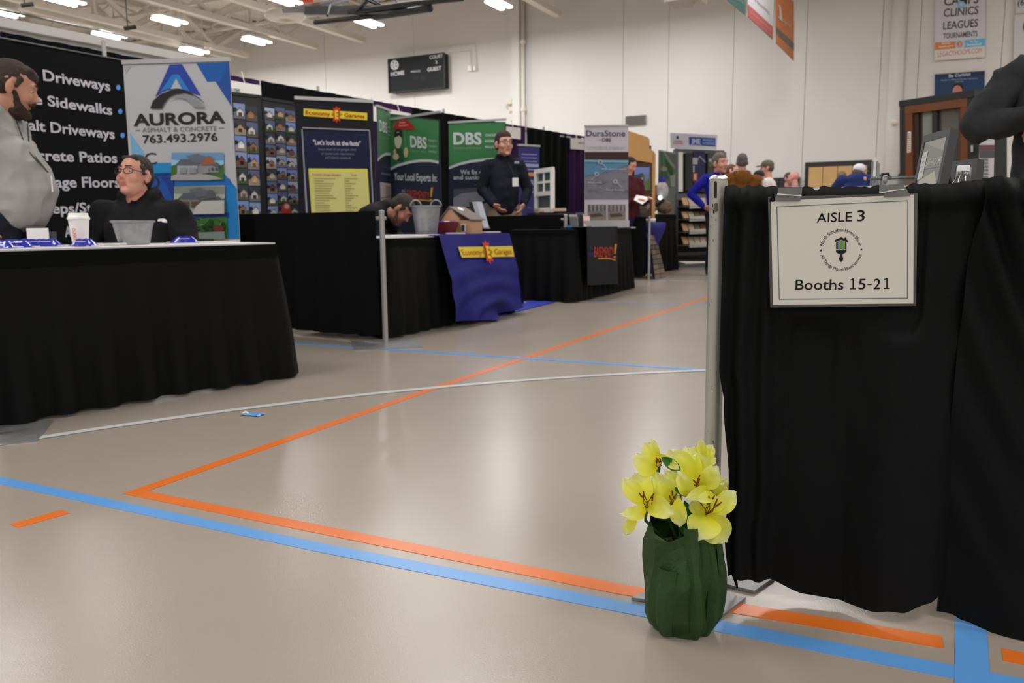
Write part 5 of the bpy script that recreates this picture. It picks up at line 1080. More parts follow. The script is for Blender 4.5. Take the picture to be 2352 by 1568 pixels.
pr = Print(HS, .003, .004); pr.poly([(1582, 314), (1643, 317), (1643, 336), (1583, 333)], (44, 84, 160), 1); pr.text('JME', (1587, 329), (1608, 330), 11, (190, 198, 225), .04); pr.text('MINNESOTA', (1614, 323.5), (1640, 325), 4.5, (160, 175, 215), .02); pr.text('EXTERIORS', (1614, 331), (1640, 332.5), 4.5, (160, 175, 215), .02); pr.band([(1588, 332), (1611, 333)], 1.3, (160, 175, 215), 2)
pr.ellp(1556, 315.5, 3, 4, (80, 82, 92), 1, 10); pr.text('WESTERN', (1547, 325), (1567, 325.6), 3, (96, 100, 150), .02); pr.text('STONEWORKS', (1546, 330.5), (1569, 331.5), 4, (208, 140, 126), .03); pr.build('header_print', rk)

# ================================================================== PEOPLE
def fuse(mb, voxel, smooth=6, fac=.6, fn=None):
    me = mb.mesh('tmp'); o = bpy.data.objects.new('tmp', me)
    r = o.modifiers.new('r', 'REMESH'); r.mode = 'VOXEL'; r.voxel_size = voxel; r.use_smooth_shade = True
    s = o.modifiers.new('s', 'SMOOTH'); s.iterations = smooth; s.factor = fac
    m2 = baked(o); bpy.data.meshes.remove(me)
    if fn:
        vv = [(v.co.copy(), v.normal.copy()) for v in m2.vertices]; out = []
        for c, n in vv: out.extend(fn(c, n))
        m2.vertices.foreach_set('co', out); m2.update()
    m2.shade_smooth(); return m2
SKIN = lambda r, g, b: mat('skin_%d_%d' % (r, g), ksr(r, g, b, 1.2), .5, nscale=9, namt=.07)
M_eye = mat('eye_white', (.55, .5, .48), .25); M_iris = mat('eye_dark', (.02, .015, .012), .2); M_lip = mat('lip', ksr(165, 95, 88), .45)
def hand(mb, w, d, n, side, s=1.0, curl=.5):
    "w wrist, d finger direction, n palm normal (side the fingers curl to), side = direction of the thumb"
    d = Vector(d).normalized(); t = (Vector(side) - d * Vector(side).dot(d)).normalized(); n = d.cross(t) if d.cross(t).dot(Vector(n)) > 0 else -d.cross(t)
    w = Vector(w); k = w + d * .052 * s
    for q in (-.024, -.008, .008, .024): mb.cap(w + d * .015 * s + t * q * .7 * s, k + d * .03 * s + t * q * 1.15 * s, .017 * s, .0135 * s, 6)
    for q, L in ((-.031, .058), (-.0105, .072), (.0105, .078), (.031, .070)):
        a = k + d * .036 * s + t * q * s; L *= s; c1_, c2_ = curl * .8, curl * 1.7
        b = a + (d * math.cos(c1_ * .5) + n * math.sin(c1_ * .5)) * L * .45; c = b + (d * math.cos(c1_ + .2) + n * math.sin(c1_ + .2)) * L * .33; e = c + (d * math.cos(c2_) + n * math.sin(c2_)) * L * .25
        mb.cap(a, b, .0095 * s, .0088 * s, 6); mb.cap(b, c, .0088 * s, .0080 * s, 6); mb.cap(c, e, .0080 * s, .0066 * s, 6)
    a = w + d * .02 * s + t * .024 * s; b = a + (d * .7 + t * .75).normalized() * .038 * s + n * .008; c = b + (d * .95 + t * .25).normalized() * .032 * s + n * .010; mb.cap(a, b, .014 * s, .0115 * s, 6); mb.cap(b, c, .0112 * s, .0085 * s, 6)
class Fig:
    def __init__(s, loc, face, H=1.78, g=1.0): s.loc = Vector(loc); s.M = Matrix.Rotation(R(face - 90), 3, 'Z'); s.k = H / 1.78; s.g = g
    def W(s, p): return s.loc + s.M @ (Vector(p) * s.k)
def head_parts(hm, hc, HM, s, ear=True, jaw=1.0, nosek=1.0):
    "adds a modelled head to hm; HM rotates head space (x right, y forward, z up) to world"
    P = lambda x, y, z: hc + HM @ (Vector((x, y, z)) * s)
    E = lambda c, r: hm.ell(P(*c), tuple(q * s for q in r), M=HM, n=10)
    E((0, -.014, .034), (.074, .095, .084)); E((0, .016, -.012), (.064, .074, .088)); E((0, .018, -.062), (.054 * jaw, .060, .048 * jaw)); E((0, .060, -.096), (.024 * jaw, .022, .019))
    E((.034, .052, -.026), (.028 * jaw, .028, .03)); E((-.034, .052, -.026), (.028 * jaw, .028, .03))
    hm.cap(P(0, .080, .014), P(0, .100 * nosek, -.024), .0075 * s, .0105 * s, 6); E((.009, .089, -.029), (.0075, .010, .007)); E((-.009, .089, -.029), (.0075, .010, .007))
    hm.cap(P(-.040, .070, .031), P(-.014, .079, .027), .0105 * s, .0105 * s, 6); hm.cap(P(.040, .070, .031), P(.014, .079, .027), .0105 * s, .0105 * s, 6)
    hm.cap(P(-.018, .0755, -.056), P(.018, .0755, -.056), .0065 * s, .0065 * s, 6); hm.cap(P(-.014, .0745, -.066), P(.014, .0745, -.066), .0072 * s, .0072 * s, 6)
    if ear:
        for q in (-1, 1):
            Er = HM @ Matrix.Rotation(q * .35, 3, 'Z'); hm.ell(P(q * .080, -.012, -.006), (.009 * s, .019 * s, .032 * s), M=Er, n=8); hm.ell(P(q * .077, -.006, -.028), (.008 * s, .010 * s, .014 * s), M=Er, n=6)
    return P
def person(label, loc, face, H=1.78, g=1.0, yaw=0, pitch=0, roll=0, hs=1.0, J=None, skin=(196, 140, 118), hair=(40, 30, 25), hairstyle='short', beard=None, top=None, bottom=None, shoes=True,
           vox=.012, hand_curl=(.5, .5), hand_dir=None, sleeves=(1, 1), collar=None, hood=False, glasses=False, cap_=None, belly=0, group=None, wrinkle=.010, jaw=1.0, tm=None, bm_=None, headz=None, topz=None, hoodup=False):
    F = Fig(loc, face, H, g); W = F.W
    D = dict(pelvis=(0, 0, .95), waist=(0, .01, 1.08), chest=(0, 0, 1.30), neck=(0, -.015, 1.47), head=(0, .025, 1.655),
             ls=(-.19, -.01, 1.42), le=(-.25, -.04, 1.13), lw=(-.25, .06, .90), rs=(.19, -.01, 1.42), re=(.25, -.04, 1.13), rw=(.25, .06, .90),
             lh=(-.10, 0, .92), lk=(-.11, .02, .50), la=(-.12, -.01, .09), rh=(.10, 0, .92), rk=(.11, .02, .50), ra=(.12, -.01, .09))
    if J: D.update(J)
    P = {k: W(v) for k, v in D.items()}; k = F.k; o = thing('person', Vector((P['pelvis'].x, P['pelvis'].y, 0)) if D['pelvis'][2] > .8 else F.loc, label, 'person', group)
    HM = F.M @ Matrix.Rotation(R(yaw), 3, 'Z') @ Matrix.Rotation(R(pitch), 3, 'X') @ Matrix.Rotation(R(roll), 3, 'Y')
    fwd = F.M @ Vector((0, 1, 0)); rt_ = F.M @ Vector((1, 0, 0)); s = hs * k
    b = MB(); hp = head_parts(b, P['head'], HM, s, jaw=jaw)
    b.cap(P['neck'] - Vector((0, 0, .04 * k)), hp(0, -.022, -.06), .062 * k * (.6 + .4 * g), .056 * s, 8)
    # body under the clothes
    b.cap(P['pelvis'], P['waist'], .082 * k, .082 * k); b.cap(P['waist'], P['chest'], .082 * k, .075 * k); b.cap(P['chest'], P['neck'], .072 * k, .045 * k); b.cap(P['ls'], P['rs'], .05 * k, .05 * k)
    for a in 'lr':
        b.cap(P[a + 's'], P[a + 'e'], .048 * k, .038 * k); b.cap(P[a + 'e'], P[a + 'w'], .040 * k, .029 * k)
        b.cap(P[a + 'h'], P[a + 'k'], .075 * k, .05 * k); b.cap(P[a + 'k'], P[a + 'a'], .048 * k, .036 * k)
        d = (P[a + 'w'] - P[a + 'e']).normalized() if not (hand_dir and hand_dir.get(a)) else (F.M @ Vector(hand_dir[a][0])).normalized()
        nn = -rt_ if a == 'r' else rt_; th = fwd
        if hand_dir and hand_dir.get(a): nn = F.M @ Vector(hand_dir[a][1]); th = F.M @ Vector(hand_dir[a][2])
        hand(b, P[a + 'w'], d, nn, th, k, hand_curl[0 if a == 'l' else 1])
        tip = P[a + 'a'] + fwd * .15 * k; b.cap(P[a + 'a'] - Vector((0, 0, .03)), Vector((tip.x, tip.y, P[a + 'a'].z - .045 * k)), .038 * k, .03 * k)
    me = fuse(b, vox * .62, 4, .5); ob = link('body', me, [SKIN(*skin)], o)
    me.materials.append(M_lip)
    inv = HM.transposed(); org = worldloc(o); hc = P['head']
    for p in me.polygons:
        q = inv @ (p.center + org - hc) / s
        if q.y > .073 and abs(q.x) < .020 and -.072 < q.z < -.051: p.material_index = 1
    # eyes
    for q in (-1, 1):
        e = MB(); e.ell(hp(q * .031, .0655, .008), (.0120 * s,) * 3, n=8); ey = e.build('eye', M_eye, o, smooth=True)
        e = MB(); e.ell(hp(q * .031, .0738, .007), (.0062 * s, .0050 * s, .0062 * s), M=HM, n=6); e.build('iris', M_iris, ey, smooth=True)
    if hair and hairstyle != 'bald':
        mh = mat('hair_%d_%d_%d' % hair, ksr(*hair, 1.0), .75, nscale=90, namt=.35, bump=.5, bscale=260); hb = MB(); E = lambda c, r: hb.ell(hp(*c), tuple(q * s for q in r), M=HM, n=10)
        hk = 1.0 if hairstyle == 'full' else .965; E((0, -.022, .046), (.078 * hk, .095 * hk, .083 * hk)); E((0, -.046, .006), (.077 * hk, .070, .072)); 
        for q in (-1, 1): hb.cap(hp(q * .070, .022, .040), hp(q * .071, .012, .006), .012 * s, .008 * s, 6)
        if hairstyle in ('short', 'full'): hb.cap(hp(-.040, .045, .090), hp(.040, .045, .092), .013 * s, .013 * s, 6)
        if hairstyle == 'full': E((0, -.01, .072), (.072, .088, .066)); E((0, .035, .092), (.052, .035, .028))
        if hairstyle == 'fade': E((0, .004, .068), (.063, .082, .050)); hb.cap(hp(-.038, .048, .088), hp(.038, .050, .090), .014 * s, .015 * s, 6)
        m2 = fuse(hb, vox * .55, 3, .5, lambda c, n: c + n * .0035 * noise.noise(c * 60)); link('hair', m2, [mh], o)
        bw = MB(); ld = MB()
        for q in (-1, 1): ld.ell(hp(q * .031, .0650, .0125), (.0142 * s, .0128 * s, .0085 * s), M=HM, n=8); ld.ell(hp(q * .031, .0640, .0005), (.0138 * s, .0122 * s, .0065 * s), M=HM, n=8)
        ld.build('eyelids', SKIN(*skin), o, smooth=True)
        for q in (-1, 1): bw.cap(hp(q * .014, .087, .034), hp(q * .044, .078, .036), .0042 * s, .003 * s, 6)
        bw.build('eyebrows', mh, o, smooth=True)
    if beard:
        mb2 = mat('beard_%d_%d_%d' % beard, ksr(*beard, 1.0), .85, nscale=90, namt=.35, bump=.5, bscale=260); hb = MB(); E = lambda c, r: hb.ell(hp(*c), tuple(q * s for q in r), M=HM, n=10)
        E((0, .034, -.098), (.050, .050, .036)); 
        for q in (-1, 1): hb.cap(hp(q * .066, .010, -.020), hp(q * .052, .038, -.080), .009 * s, .017 * s, 6); hb.cap(hp(q * .052, .038, -.080), hp(q * .02, .072, -.103), .018 * s, .022 * s, 6); hb.cap(hp(q * .004, .092, -.046), hp(q * .03, .078, -.058), .0065 * s, .007 * s, 6)
        m2 = fuse(hb, vox * .5, 3, .5, lambda c, n: c + n * .007 * noise.noise(c * 50)); link('beard', m2, [mb2], o)
    # shirt
    def wr(amp, sc=9):
        return lambda c, n: c + n * (amp * noise.noise(Vector((c.x * sc, c.y * sc, c.z * sc * .55))) + amp * .7 * (1 - 2 * abs(noise.noise(Vector((c.x * sc * 1.1 + 7, c.y * sc, c.z * sc * .9))))))
    tb = MB(); pz = P['pelvis']; up = (P['chest'] - P['pelvis']).normalized(); Mt = Matrix((rt_, up.cross(rt_).normalized() * -1 if False else fwd, Vector((0, 0, 1)))).transposed()
    fo = (fwd - up * fwd.dot(up)).normalized(); Mt = Matrix((rt_, fo, up)).transposed()
    hemp = P['pelvis'] - up * .0; gg = g
    ribs = [(hemp - up * .04 * k, .158, .112 + belly * .5), (hemp + up * .03 * k, .162, .116 + belly * .8), (P['waist'], .162, .118 + belly), (P['waist'].lerp(P['chest'], .4), .165, .120 + belly * .8), (P['chest'], .178, .118 + belly * .35), (P['chest'].lerp(P['neck'], .35), .178, .105 + belly * .1), (P['chest'].lerp(P['neck'], .62), .160, .090), (P['neck'] - up * .03 * k, .098, .078)]
    for (c0, w0, d0), (c1, w1, d1) in zip(ribs, ribs[1:]):
        for q in range(5):
            t = q / 5; dd0 = d0 + (d1 - d0) * t; tb.ell(c0.lerp(c1, t) + fo * max(0, dd0 - .118) * k * .6, ((w0 + (w1 - w0) * t) * k * gg, dd0 * k * gg, .055 * k), M=Mt, n=9)
    tb.cap(P['neck'] - up * .05 * k, P['neck'] + up * .0 * k, .085 * k * (.5 + .5 * gg), .072 * k, 8)
    for i_, a in enumerate('lr'):
        tb.cap(P['neck'] - up * .04 * k, P[a + 's'], .065 * k, .068 * k * (.5 + .5 * gg)); tb.cap(P[a + 's'], P[a + 'e'], .070 * k * (.5 + .5 * gg), .057 * k)
        if sleeves[i_] > 0: tb.cap(P[a + 'e'], P[a + 'e'].lerp(P[a + 'w'], min(.93, sleeves[i_])), .057 * k, .045 * k)
    if hood and not hoodup:
        nk = P['neck']
        for q in range(9):
            a = math.pi * (q / 8) ; a2 = math.pi * ((q + 1) / 8)
            pt = lambda a: nk + up * (.035 * k - .05 * k * abs(math.sin(a)) * 0) + rt_ * math.cos(a) * .088 * k - fo * (math.sin(a) * .105 * k - .012 * k)
            if q < 8: tb.cap(pt(a), pt(a2), .034 * k, .034 * k, 6)
        tb.ell(nk - fo * .10 * k - up * .03 * k, (.11 * k, .05 * k, .10 * k), M=Mt)
        for q in (-1, 1): tb.cap(nk + rt_ * q * .085 * k + up * .03 * k, nk + fo * .085 * k - up * .05 * k + rt_ * q * .02, .032 * k, .024 * k, 6)
    if collar:
        nk = P['neck']
        for q in range(12):
            a = math.pi * (-.38 + 1.76 * q / 12); a2 = math.pi * (-.38 + 1.76 * (q + 1) / 12); pt = lambda a: nk + up * .035 * k + rt_ * math.cos(a) * .070 * k - fo * (math.sin(a) * .074 * k)
            tb.cap(pt(a), pt(a2), .018 * k, .018 * k, 6); tb.cap(pt(a) + up * .025 * k, pt(a2) + up * .025 * k, .014 * k, .014 * k, 6)
    m2 = fuse(tb, vox, 9, .6, wr(wrinkle * k)); link('top', m2, [tm], o)
    # trousers
    tb = MB(); tb.ell(P['pelvis'] - up * .03 * k, (.150 * k * gg, .105 * k * gg, .10 * k), M=Mt)
    for a in 'lr': tb.cap(P[a + 'h'], P[a + 'k'], .098 * k * (.4 + .6 * gg), .070 * k); tb.cap(P[a + 'k'], P[a + 'a'] + Vector((0, 0, .02)), .070 * k, .062 * k)
    m2 = fuse(tb, vox * 1.3, 5, .55, wr(wrinkle * k)); link('trousers', m2, [bm_], o)
    if shoes:
        for a in 'lr':
            tb = MB(); tip = P[a + 'a'] + fwd * .15 * k; z0 = P[a + 'a'].z - .05 * k; tb.cap(P[a + 'a'] - Vector((0, 0, .04 * k)) - fwd * .03 * k, Vector((tip.x, tip.y, z0)), .046 * k, .038 * k); tb.cap(P[a + 'a'] - fwd * .04 * k - Vector((0, 0, .04 * k)), P[a + 'a'] + Vector((0, 0, .02)), .045 * k, .045 * k)
            m2 = fuse(tb, vox, 3); zmin = min(v.co.z for v in m2.vertices)
            for v in m2.vertices: v.co.z = max(v.co.z, zmin + .012) 
            link('shoe', m2, [mat('dark_shoe', (.02, .018, .016), .5)], o)
    if glasses:
        for q in (-1, 1):
            gpath = [hp(q * .033 + .025 * math.cos(a), .094 - .012 * abs(math.cos(a)) * (1 if q * math.cos(a) > 0 else 0), .006 + .017 * math.sin(a)) for a in [2 * math.pi * t / 16 for t in range(17)]]
            MB().tube(gpath, .0022 * s, 6).build('spectacle_rim', M_black_metal, o); MB().tube([hp(q * .058, .083, .012), hp(q * .079, .04, .012), hp(q * .080, -.012, .008)], .0024 * s, 6).build('spectacle_arm', M_black_metal, o)
        MB().tube([hp(-.009, .098, .010), hp(0, .104, .013), hp(.009, .098, .010)], .0022 * s, 6).build('spectacle_bridge', M_black_metal, o)
    if cap_:
        mc_ = mat('cap_%d_%d_%d' % cap_[:3], ksr(*cap_[:3]), .8, nscale=26, namt=cap_[3] if len(cap_) > 3 else .05, bump=.1); hb = MB()
        hb.ell(hp(0, -.012, .056), (.084 * s, .103 * s, .078 * s), M=HM, n=12); 
        if len(cap_) < 5:
            br = MB(); br.grid(lambda i, j: hp((i - .5) * .15 * (1 - .45 * j * j), .075 + .085 * j, .052 - .012 * j - .05 * (i - .5) ** 2), 12, 6); br.grid(lambda i, j: hp((i - .5) * .15 * (1 - .45 * j * j), .075 + .085 * j, .047 - .012 * j - .05 * (i - .5) ** 2), 12, 6); br.build('cap_brim', mc_, o, smooth=True)
        m2 = fuse(hb, vox * .7, 2); inv2 = HM.transposed()
        link('cap', m2, [mc_], o)
    o['_hp'] = 0; del o['_hp']
    return o, hp, P, F, HM
def lanyard(o, pts, card, m_=None, n=None, w=.055, h=.085):
    MB().tube(pts, .0035, 6).build('lanyard_cord', M_black_metal, o)
    MB().box(tuple(card), (w, .004, h), n or 0).build('name_badge', M_white, o)
CL = lambda name, c, b=.2: cloth(name, c, b, .85)
M_jean = CL('dark_navy_trousers', (.012, .014, .022)); M_khaki = CL('khaki_trousers', ksr(150, 134, 112)); M_gry = CL('grey_hoodie', ksr(150, 148, 146)); M_blk = CL('black_hoodie', (.010, .010, .011)); M_nvy = CL('navy_pullover', (.010, .013, .022)); M_dk = CL('dark_pullover', (.010, .010, .013))
# man in grey, standing, facing right and looking down
o, hp, P, F, HM = person('bearded man in a grey hoodie standing behind the long white-topped table', (-2.72, 4.47, 0), 4, 1.70, g=1.12, yaw=24, pitch=-17, hs=1.22, skin=(178, 128, 104), hair=(52, 38, 32), hairstyle='fade', beard=(54, 38, 30), tm=M_gry, bm_=M_jean, vox=.008, hood=True, belly=.075,
    J=dict(re=(.27, -.16, 1.15), rw=(.24, -.02, .86), le=(-.27, -.1, 1.14), lw=(-.25, -.06, .86), head=(0, .10, 1.635), neck=(0, .02, 1.47)), sleeves=(.2, .25), wrinkle=.024)
lanyard(o, [P['neck'] + F.M @ Vector((.05, .10, -.02)), P['chest'] + F.M @ Vector((.07, .165, .0)), P['waist'] + F.M @ Vector((.05, .245, .09))], P['waist'] + F.M @ Vector((.055, .262, .03)), n=-1.0)
MB().tube([P['neck'] + F.M @ Vector((-.04, .11, -.02)), P['chest'] + F.M @ Vector((.05, .170, .0)), P['waist'] + F.M @ Vector((.05, .247, .09))], .003, 6).build('lanyard_cord', M_black_metal, o)
# seated man in black hoodie
seat = at(322, 560, 4.78); sx, sy = seat.x + .02, seat.y
sitJ = dict(pelvis=(0, -.02, .50), waist=(0, 0, .63), chest=(0, .02, .82), neck=(0, .02, .97), head=(.0, .05, 1.115), ls=(-.21, .0, .90), rs=(.21, .0, .90), le=(-.29, .06, .70), re=(.29, .06, .70), lw=(-.16, .28, .66), rw=(.16, .28, .66),
            lh=(-.1, 0, .50), rh=(.1, 0, .50), lk=(-.13, .42, .50), rk=(.13, .42, .50), la=(-.13, .40, .09), ra=(.13, .40, .09))
o, hp, P, F, HM = person('seated man in a black hoodie with glasses looking up', (sx, sy, 0), -92, 1.78, g=1.15, yaw=-14, pitch=12, hs=1.03, skin=(190, 135, 115), hair=(44, 38, 34), hairstyle='short', tm=M_blk, bm_=M_jean, vox=.010, hood=True, glasses=True, J=sitJ, jaw=1.18, wrinkle=.020)
lg_ = at(370, 506, 4.62); 
lb = MB(); Pf = lambda x, z: Vector((at(370 + x, 506 + z, 4.595)))
for a in range(3): pass
lb.slab([Pf(-8, 2), Pf(-8, -2), Pf(-3, -4), Pf(3, -4), Pf(8, 0), Pf(9, 5), Pf(3, 4), Pf(0, 0), Pf(-3, 2)], Vector((0, .03, 0))); lb.build('chest_logo', M_white, o)
# folding chair under him
ch = thing('folding_chair', (sx, sy, 0), 'grey folding chair under the seated man', 'chair'); cm = mat('chair_grey', (.12, .12, .125), .45)
MB().box((sx, sy + .02, .42), (.42, .42, .03)).build('seat', cm, ch); MB().box((sx, sy + .27, .72), (.42, .03, .2)).build('backrest', cm, ch)
for s_ in (-1, 1):
    MB().tube([(sx + s_ * .2, sy + .27, .82), (sx + s_ * .2, sy - .2, .0)], .012, 8).build('leg', M_leg, ch); MB().tube([(sx + s_ * .2, sy - .15, .42), (sx + s_ * .2, sy + .3, .0)], .012, 8).build('leg', M_leg, ch)
# man bent over the second table
bx, by = -1.25, 7.75
o, hp, P, F, HM = person('dark haired man bending low over the garage builder table', (bx, by, 0), -12, 1.78, g=1.1, yaw=0, pitch=-52, hs=1.14, skin=(178, 122, 100), hair=(46, 38, 34), hairstyle='fade', beard=(96, 66, 54), tm=M_blk, bm_=M_jean, vox=.012,
    J=dict(pelvis=(0, -.38, .55), waist=(0, -.28, .66), chest=(0, -.05, .90), neck=(0, .09, 1.00), head=(0, .24, .975), ls=(-.2, .03, .93), rs=(.2, .03, .93), le=(-.26, .08, .74), re=(.27, .06, .74), lw=(-.16, .26, .66), rw=(.18, .26, .66),
           lh=(-.1, -.38, .52), rh=(.1, -.38, .52), lk=(-.12, .05, .50), rk=(.12, .05, .5), la=(-.12, .0, .09), ra=(.12, 0, .09)))
ch2 = copy_tree(ch); ch2.location = (bx - .40, by + .04, 0); ch2.rotation_euler = (0, 0, R(78)); ch2['label'] = 'grey folding chair under the man bending over the table'
# man in navy behind divider
o, hp, P, F, HM = person('standing man in a navy quarter zip pullover and glasses', (at(1158, 400, 9.95).x, 9.95, 0), -84, 1.92, g=.94, yaw=22, pitch=4, hs=1.14, skin=(196, 142, 122), hair=(52, 36, 30), hairstyle='full', tm=M_nvy, bm_=M_khaki, vox=.012, collar=True, glasses=True, belly=.02, jaw=1.08,
    J=dict(le=(-.26, -.02, 1.15), re=(.25, -.02, 1.15), lw=(-.20, .12, .985), rw=(.13, .15, .985), ls=(-.175, -.01, 1.42), rs=(.175, -.01, 1.42), head=(0, .025, 1.64)), hand_dir={'l': ((.35, .35, -.6), (.6, 0, 0), (0, .8, .3)), 'r': ((-.55, .3, -.5), (0, -.5, 0), (0, .8, .3))})
cz = P['chest'] + F.M @ Vector((0, .15, 0)); lanyard(o, [P['neck'] + F.M @ Vector((-.04, .10, -.03)), at(1179, 398, cz.y - .02), at(1181, 408, cz.y - .02)], at(1184, 418, cz.y - .045), w=.07, h=.1)
MB().box(tuple(at(1187, 373, cz.y + .0)), (.055, .02, .025)).build('chest_logo', mat('logo_grey', ksr(150, 152, 156), .6), o)
MB().box(tuple(P['pelvis'] + F.M @ Vector((0, 0, -.02))), (.3, .2, .03)).build('belt', M_black_metal, o)
# man in maroon with a paper
M_mar = CL('maroon_shirt', (.07, .010, .016)); 
xm = at(1446, 440, 12.3).x
o, hp, P, F, HM = person('man in a maroon shirt partly hidden by the concrete overlay banner', (xm, 12.35, 0), -60, 1.80, yaw=12, pitch=-25, skin=(196, 140, 118), hair=(24, 22, 20), tm=M_mar, bm_=CL('blue_jeans', (.02, .03, .07)), vox=.016, J=dict(lw=(-.12, .30, 1.17), le=(-.24, .03, 1.12), rw=(.10, .26, 1.15), re=(.22, .02, 1.1)))
pq = [at(1456, 459, 12.0), at(1475, 470, 11.9), at(1493, 455, 12.1), at(1462, 448, 12.2)]
w1 = MB().slab(pq, (0, 0, .006)).build('sheet_of_paper', M_white); tag(w1, 'white sheet held by the man in maroon', 'paper')
# man in blue sweater
M_roy = CL('royal_blue_sweater', srgb(28, 32, 150)); 
bp = fl(1628, 630); 
o, hp, P, F, HM = person('grey haired man in a royal blue sweater with a hand on his hip', (at(1652, 400, 12.95).x, 12.95, 0), -78, 1.86, g=1.2, yaw=20, pitch=2, hs=1.26, skin=(190, 134, 114), hair=(104, 96, 88), hairstyle='full', tm=M_roy, bm_=M_jean, vox=.013, collar=True,
    J=dict(re=(.41, -.10, 1.22), rw=(.26, .05, 1.03), rs=(.20, 0, 1.44)), hand_dir={'r': ((-.7, .35, -.45), (0, -1, 0), (.3, .6, .6))}, belly=.03, jaw=1.1)
hip = None
# reddish bearded man behind
person('man with a short reddish beard behind the man in brown', (at(1679, 400, 14.4).x, 14.4, 0), -50, 1.83, skin=(206, 152, 134), hair=(110, 72, 50), beard=(104, 66, 50), tm=CL('grey_shirt', (.1, .1, .11)), bm_=M_jean, vox=.016, yaw=20)
M_brn = CL('brown_work_coat', srgb(112, 70, 26)); 
person('man in a brown hooded work coat seen from behind', (at(1704, 400, 12.2).x, 12.2, 0), 80, 1.82, g=1.12, skin=(176, 130, 110), hair=(92, 84, 82), hairstyle='full', tm=M_brn, bm_=M_jean, vox=.014, hood=True, yaw=0, wrinkle=.02)
M_wsh = CL('white_tee_shirt', ksr(205, 196, 194)); 
person('man in a white shirt and camouflage cap facing the brown coat', (at(1764, 400, 13.2).x, 13.2, 0), 150, 1.80, g=1.15, skin=(196, 136, 116), hair=(90, 80, 70), tm=M_wsh, bm_=M_jean, vox=.014, cap_=(84, 82, 66, .5), yaw=15, sleeves=(0, 0))
person('shorter visitor in a black knit cap beside the white shirt', (at(1744, 400, 12.6).x, 12.6, 0), 100, 1.60, skin=(180, 130, 110), hair=None, hairstyle='bald', tm=CL('dark_grey_coat', (.03, .03, .032)), bm_=M_jean, vox=.016, cap_=(22, 24, 26, .1, 1), hs=1.05)
person('dark haired older man left of the bald man by the wall', (at(1810, 400, 15.4).x, 15.4, 0), -40, 1.74, skin=(200, 140, 128), hair=(70, 62, 60), tm=CL('dark_jacket', (.012, .013, .016)), bm_=M_jean, vox=.016, yaw=-30, glasses=False)
person('bald man in a beige shirt near the wall padding', (at(1826, 400, 15.0).x, 15.0, 0), 140, 1.74, g=1.1, skin=(200, 140, 128), hair=None, hairstyle='bald', tm=CL('beige_shirt', ksr(150, 138, 122)), bm_=M_jean, vox=.016, yaw=0)
M_bj = CL('blue_jacket', srgb(38, 52, 104))
person('visitor in a white cap and blue jacket before the wooden double door', (at(1968, 400, 11.6).x, 11.6, 0), 60, 1.74, g=1.15, skin=(180, 130, 110), hair=(110, 90, 70), tm=M_bj, bm_=M_jean, vox=.014, cap_=(205, 203, 210), yaw=-25, hood=True, sleeves=(.97, .97), hand_dir={'r': ((0, .3, -1), (0, 1, 0), (-1, 0, 0)), 'l': ((0, .3, -1), (0, 1, 0), (1, 0, 0))}, J=dict(le=(-.42, .06, 1.16), re=(.42, .06, 1.16), neck=(0, .06, 1.45), head=(.02, .13, 1.535), ls=(-.20, .0, 1.43), rs=(.2, 0, 1.43), lw=(-.3, .3, .98), rw=(.3, .3, .98)))
person('visitor with light brown hair left of the blue jacket', (at(1934, 400, 13.0).x, 13.0, 0), 75, 1.60, skin=(180, 130, 110), hair=(120, 92, 62), hairstyle='full', tm=CL('tan_coat', ksr(120, 100, 78)), bm_=M_jean, vox=.016)
# person with folded arms at the right
M_char = CL('charcoal_shirt', (.030, .032, .035))
fx, fy = 2.33, 3.50
o, hp, P, F, HM = person('person in a charcoal shirt with folded arms cut by the right edge', (fx, fy, 0), -118, 1.80, g=1.12, skin=(190, 130, 105), hair=(60, 45, 35), tm=M_char, bm_=CL('black_trousers', (.009, .009, .010)), vox=.010, wrinkle=.024,
    J=dict(ls=(-.21, 0, 1.42), rs=(.22, 0, 1.40), re=(.33, .10, 1.20), rw=(.04, .30, 1.23), le=(-.30, .12, 1.17), lw=(.06, .25, 1.15)), hand_dir={'r': ((-.6, -.7, -.1), (0, -1, 0), (0, 0, 1)), 'l': ((.8, -.6, -.05), (0, -1, 0), (0, 0, 1))}, sleeves=(.98, .98), belly=.03)

# ================================================================== RIGHT BOOTH
# table behind the near curtain
rt0, rt1 = Vector((.98, 2.08, 0)), Vector((2.5, 1.62, 0))
rn = Vector((.29, .957, 0)) * .72
o = thing('display_table', (rt0 + rt1) / 2 + rn / 2, 'display table behind the near black curtain', 'table')
MB().slab([PO(rt0, .72), PO(rt1, .72), PO(rt1 + rn, .72), PO(rt0 + rn, .72)], (0, 0, .03)).build('tabletop', mat('black_table_cover', (.014, .014, .016), .6), o)
for a, b in ((.05, .1), (.95, .1), (.95, .9), (.05, .9)): q = rt0.lerp(rt1, a) + rn * b; MB().tube([q, PO(q, .72)], .014, 8).build('leg', M_leg, o)
TZ = .751
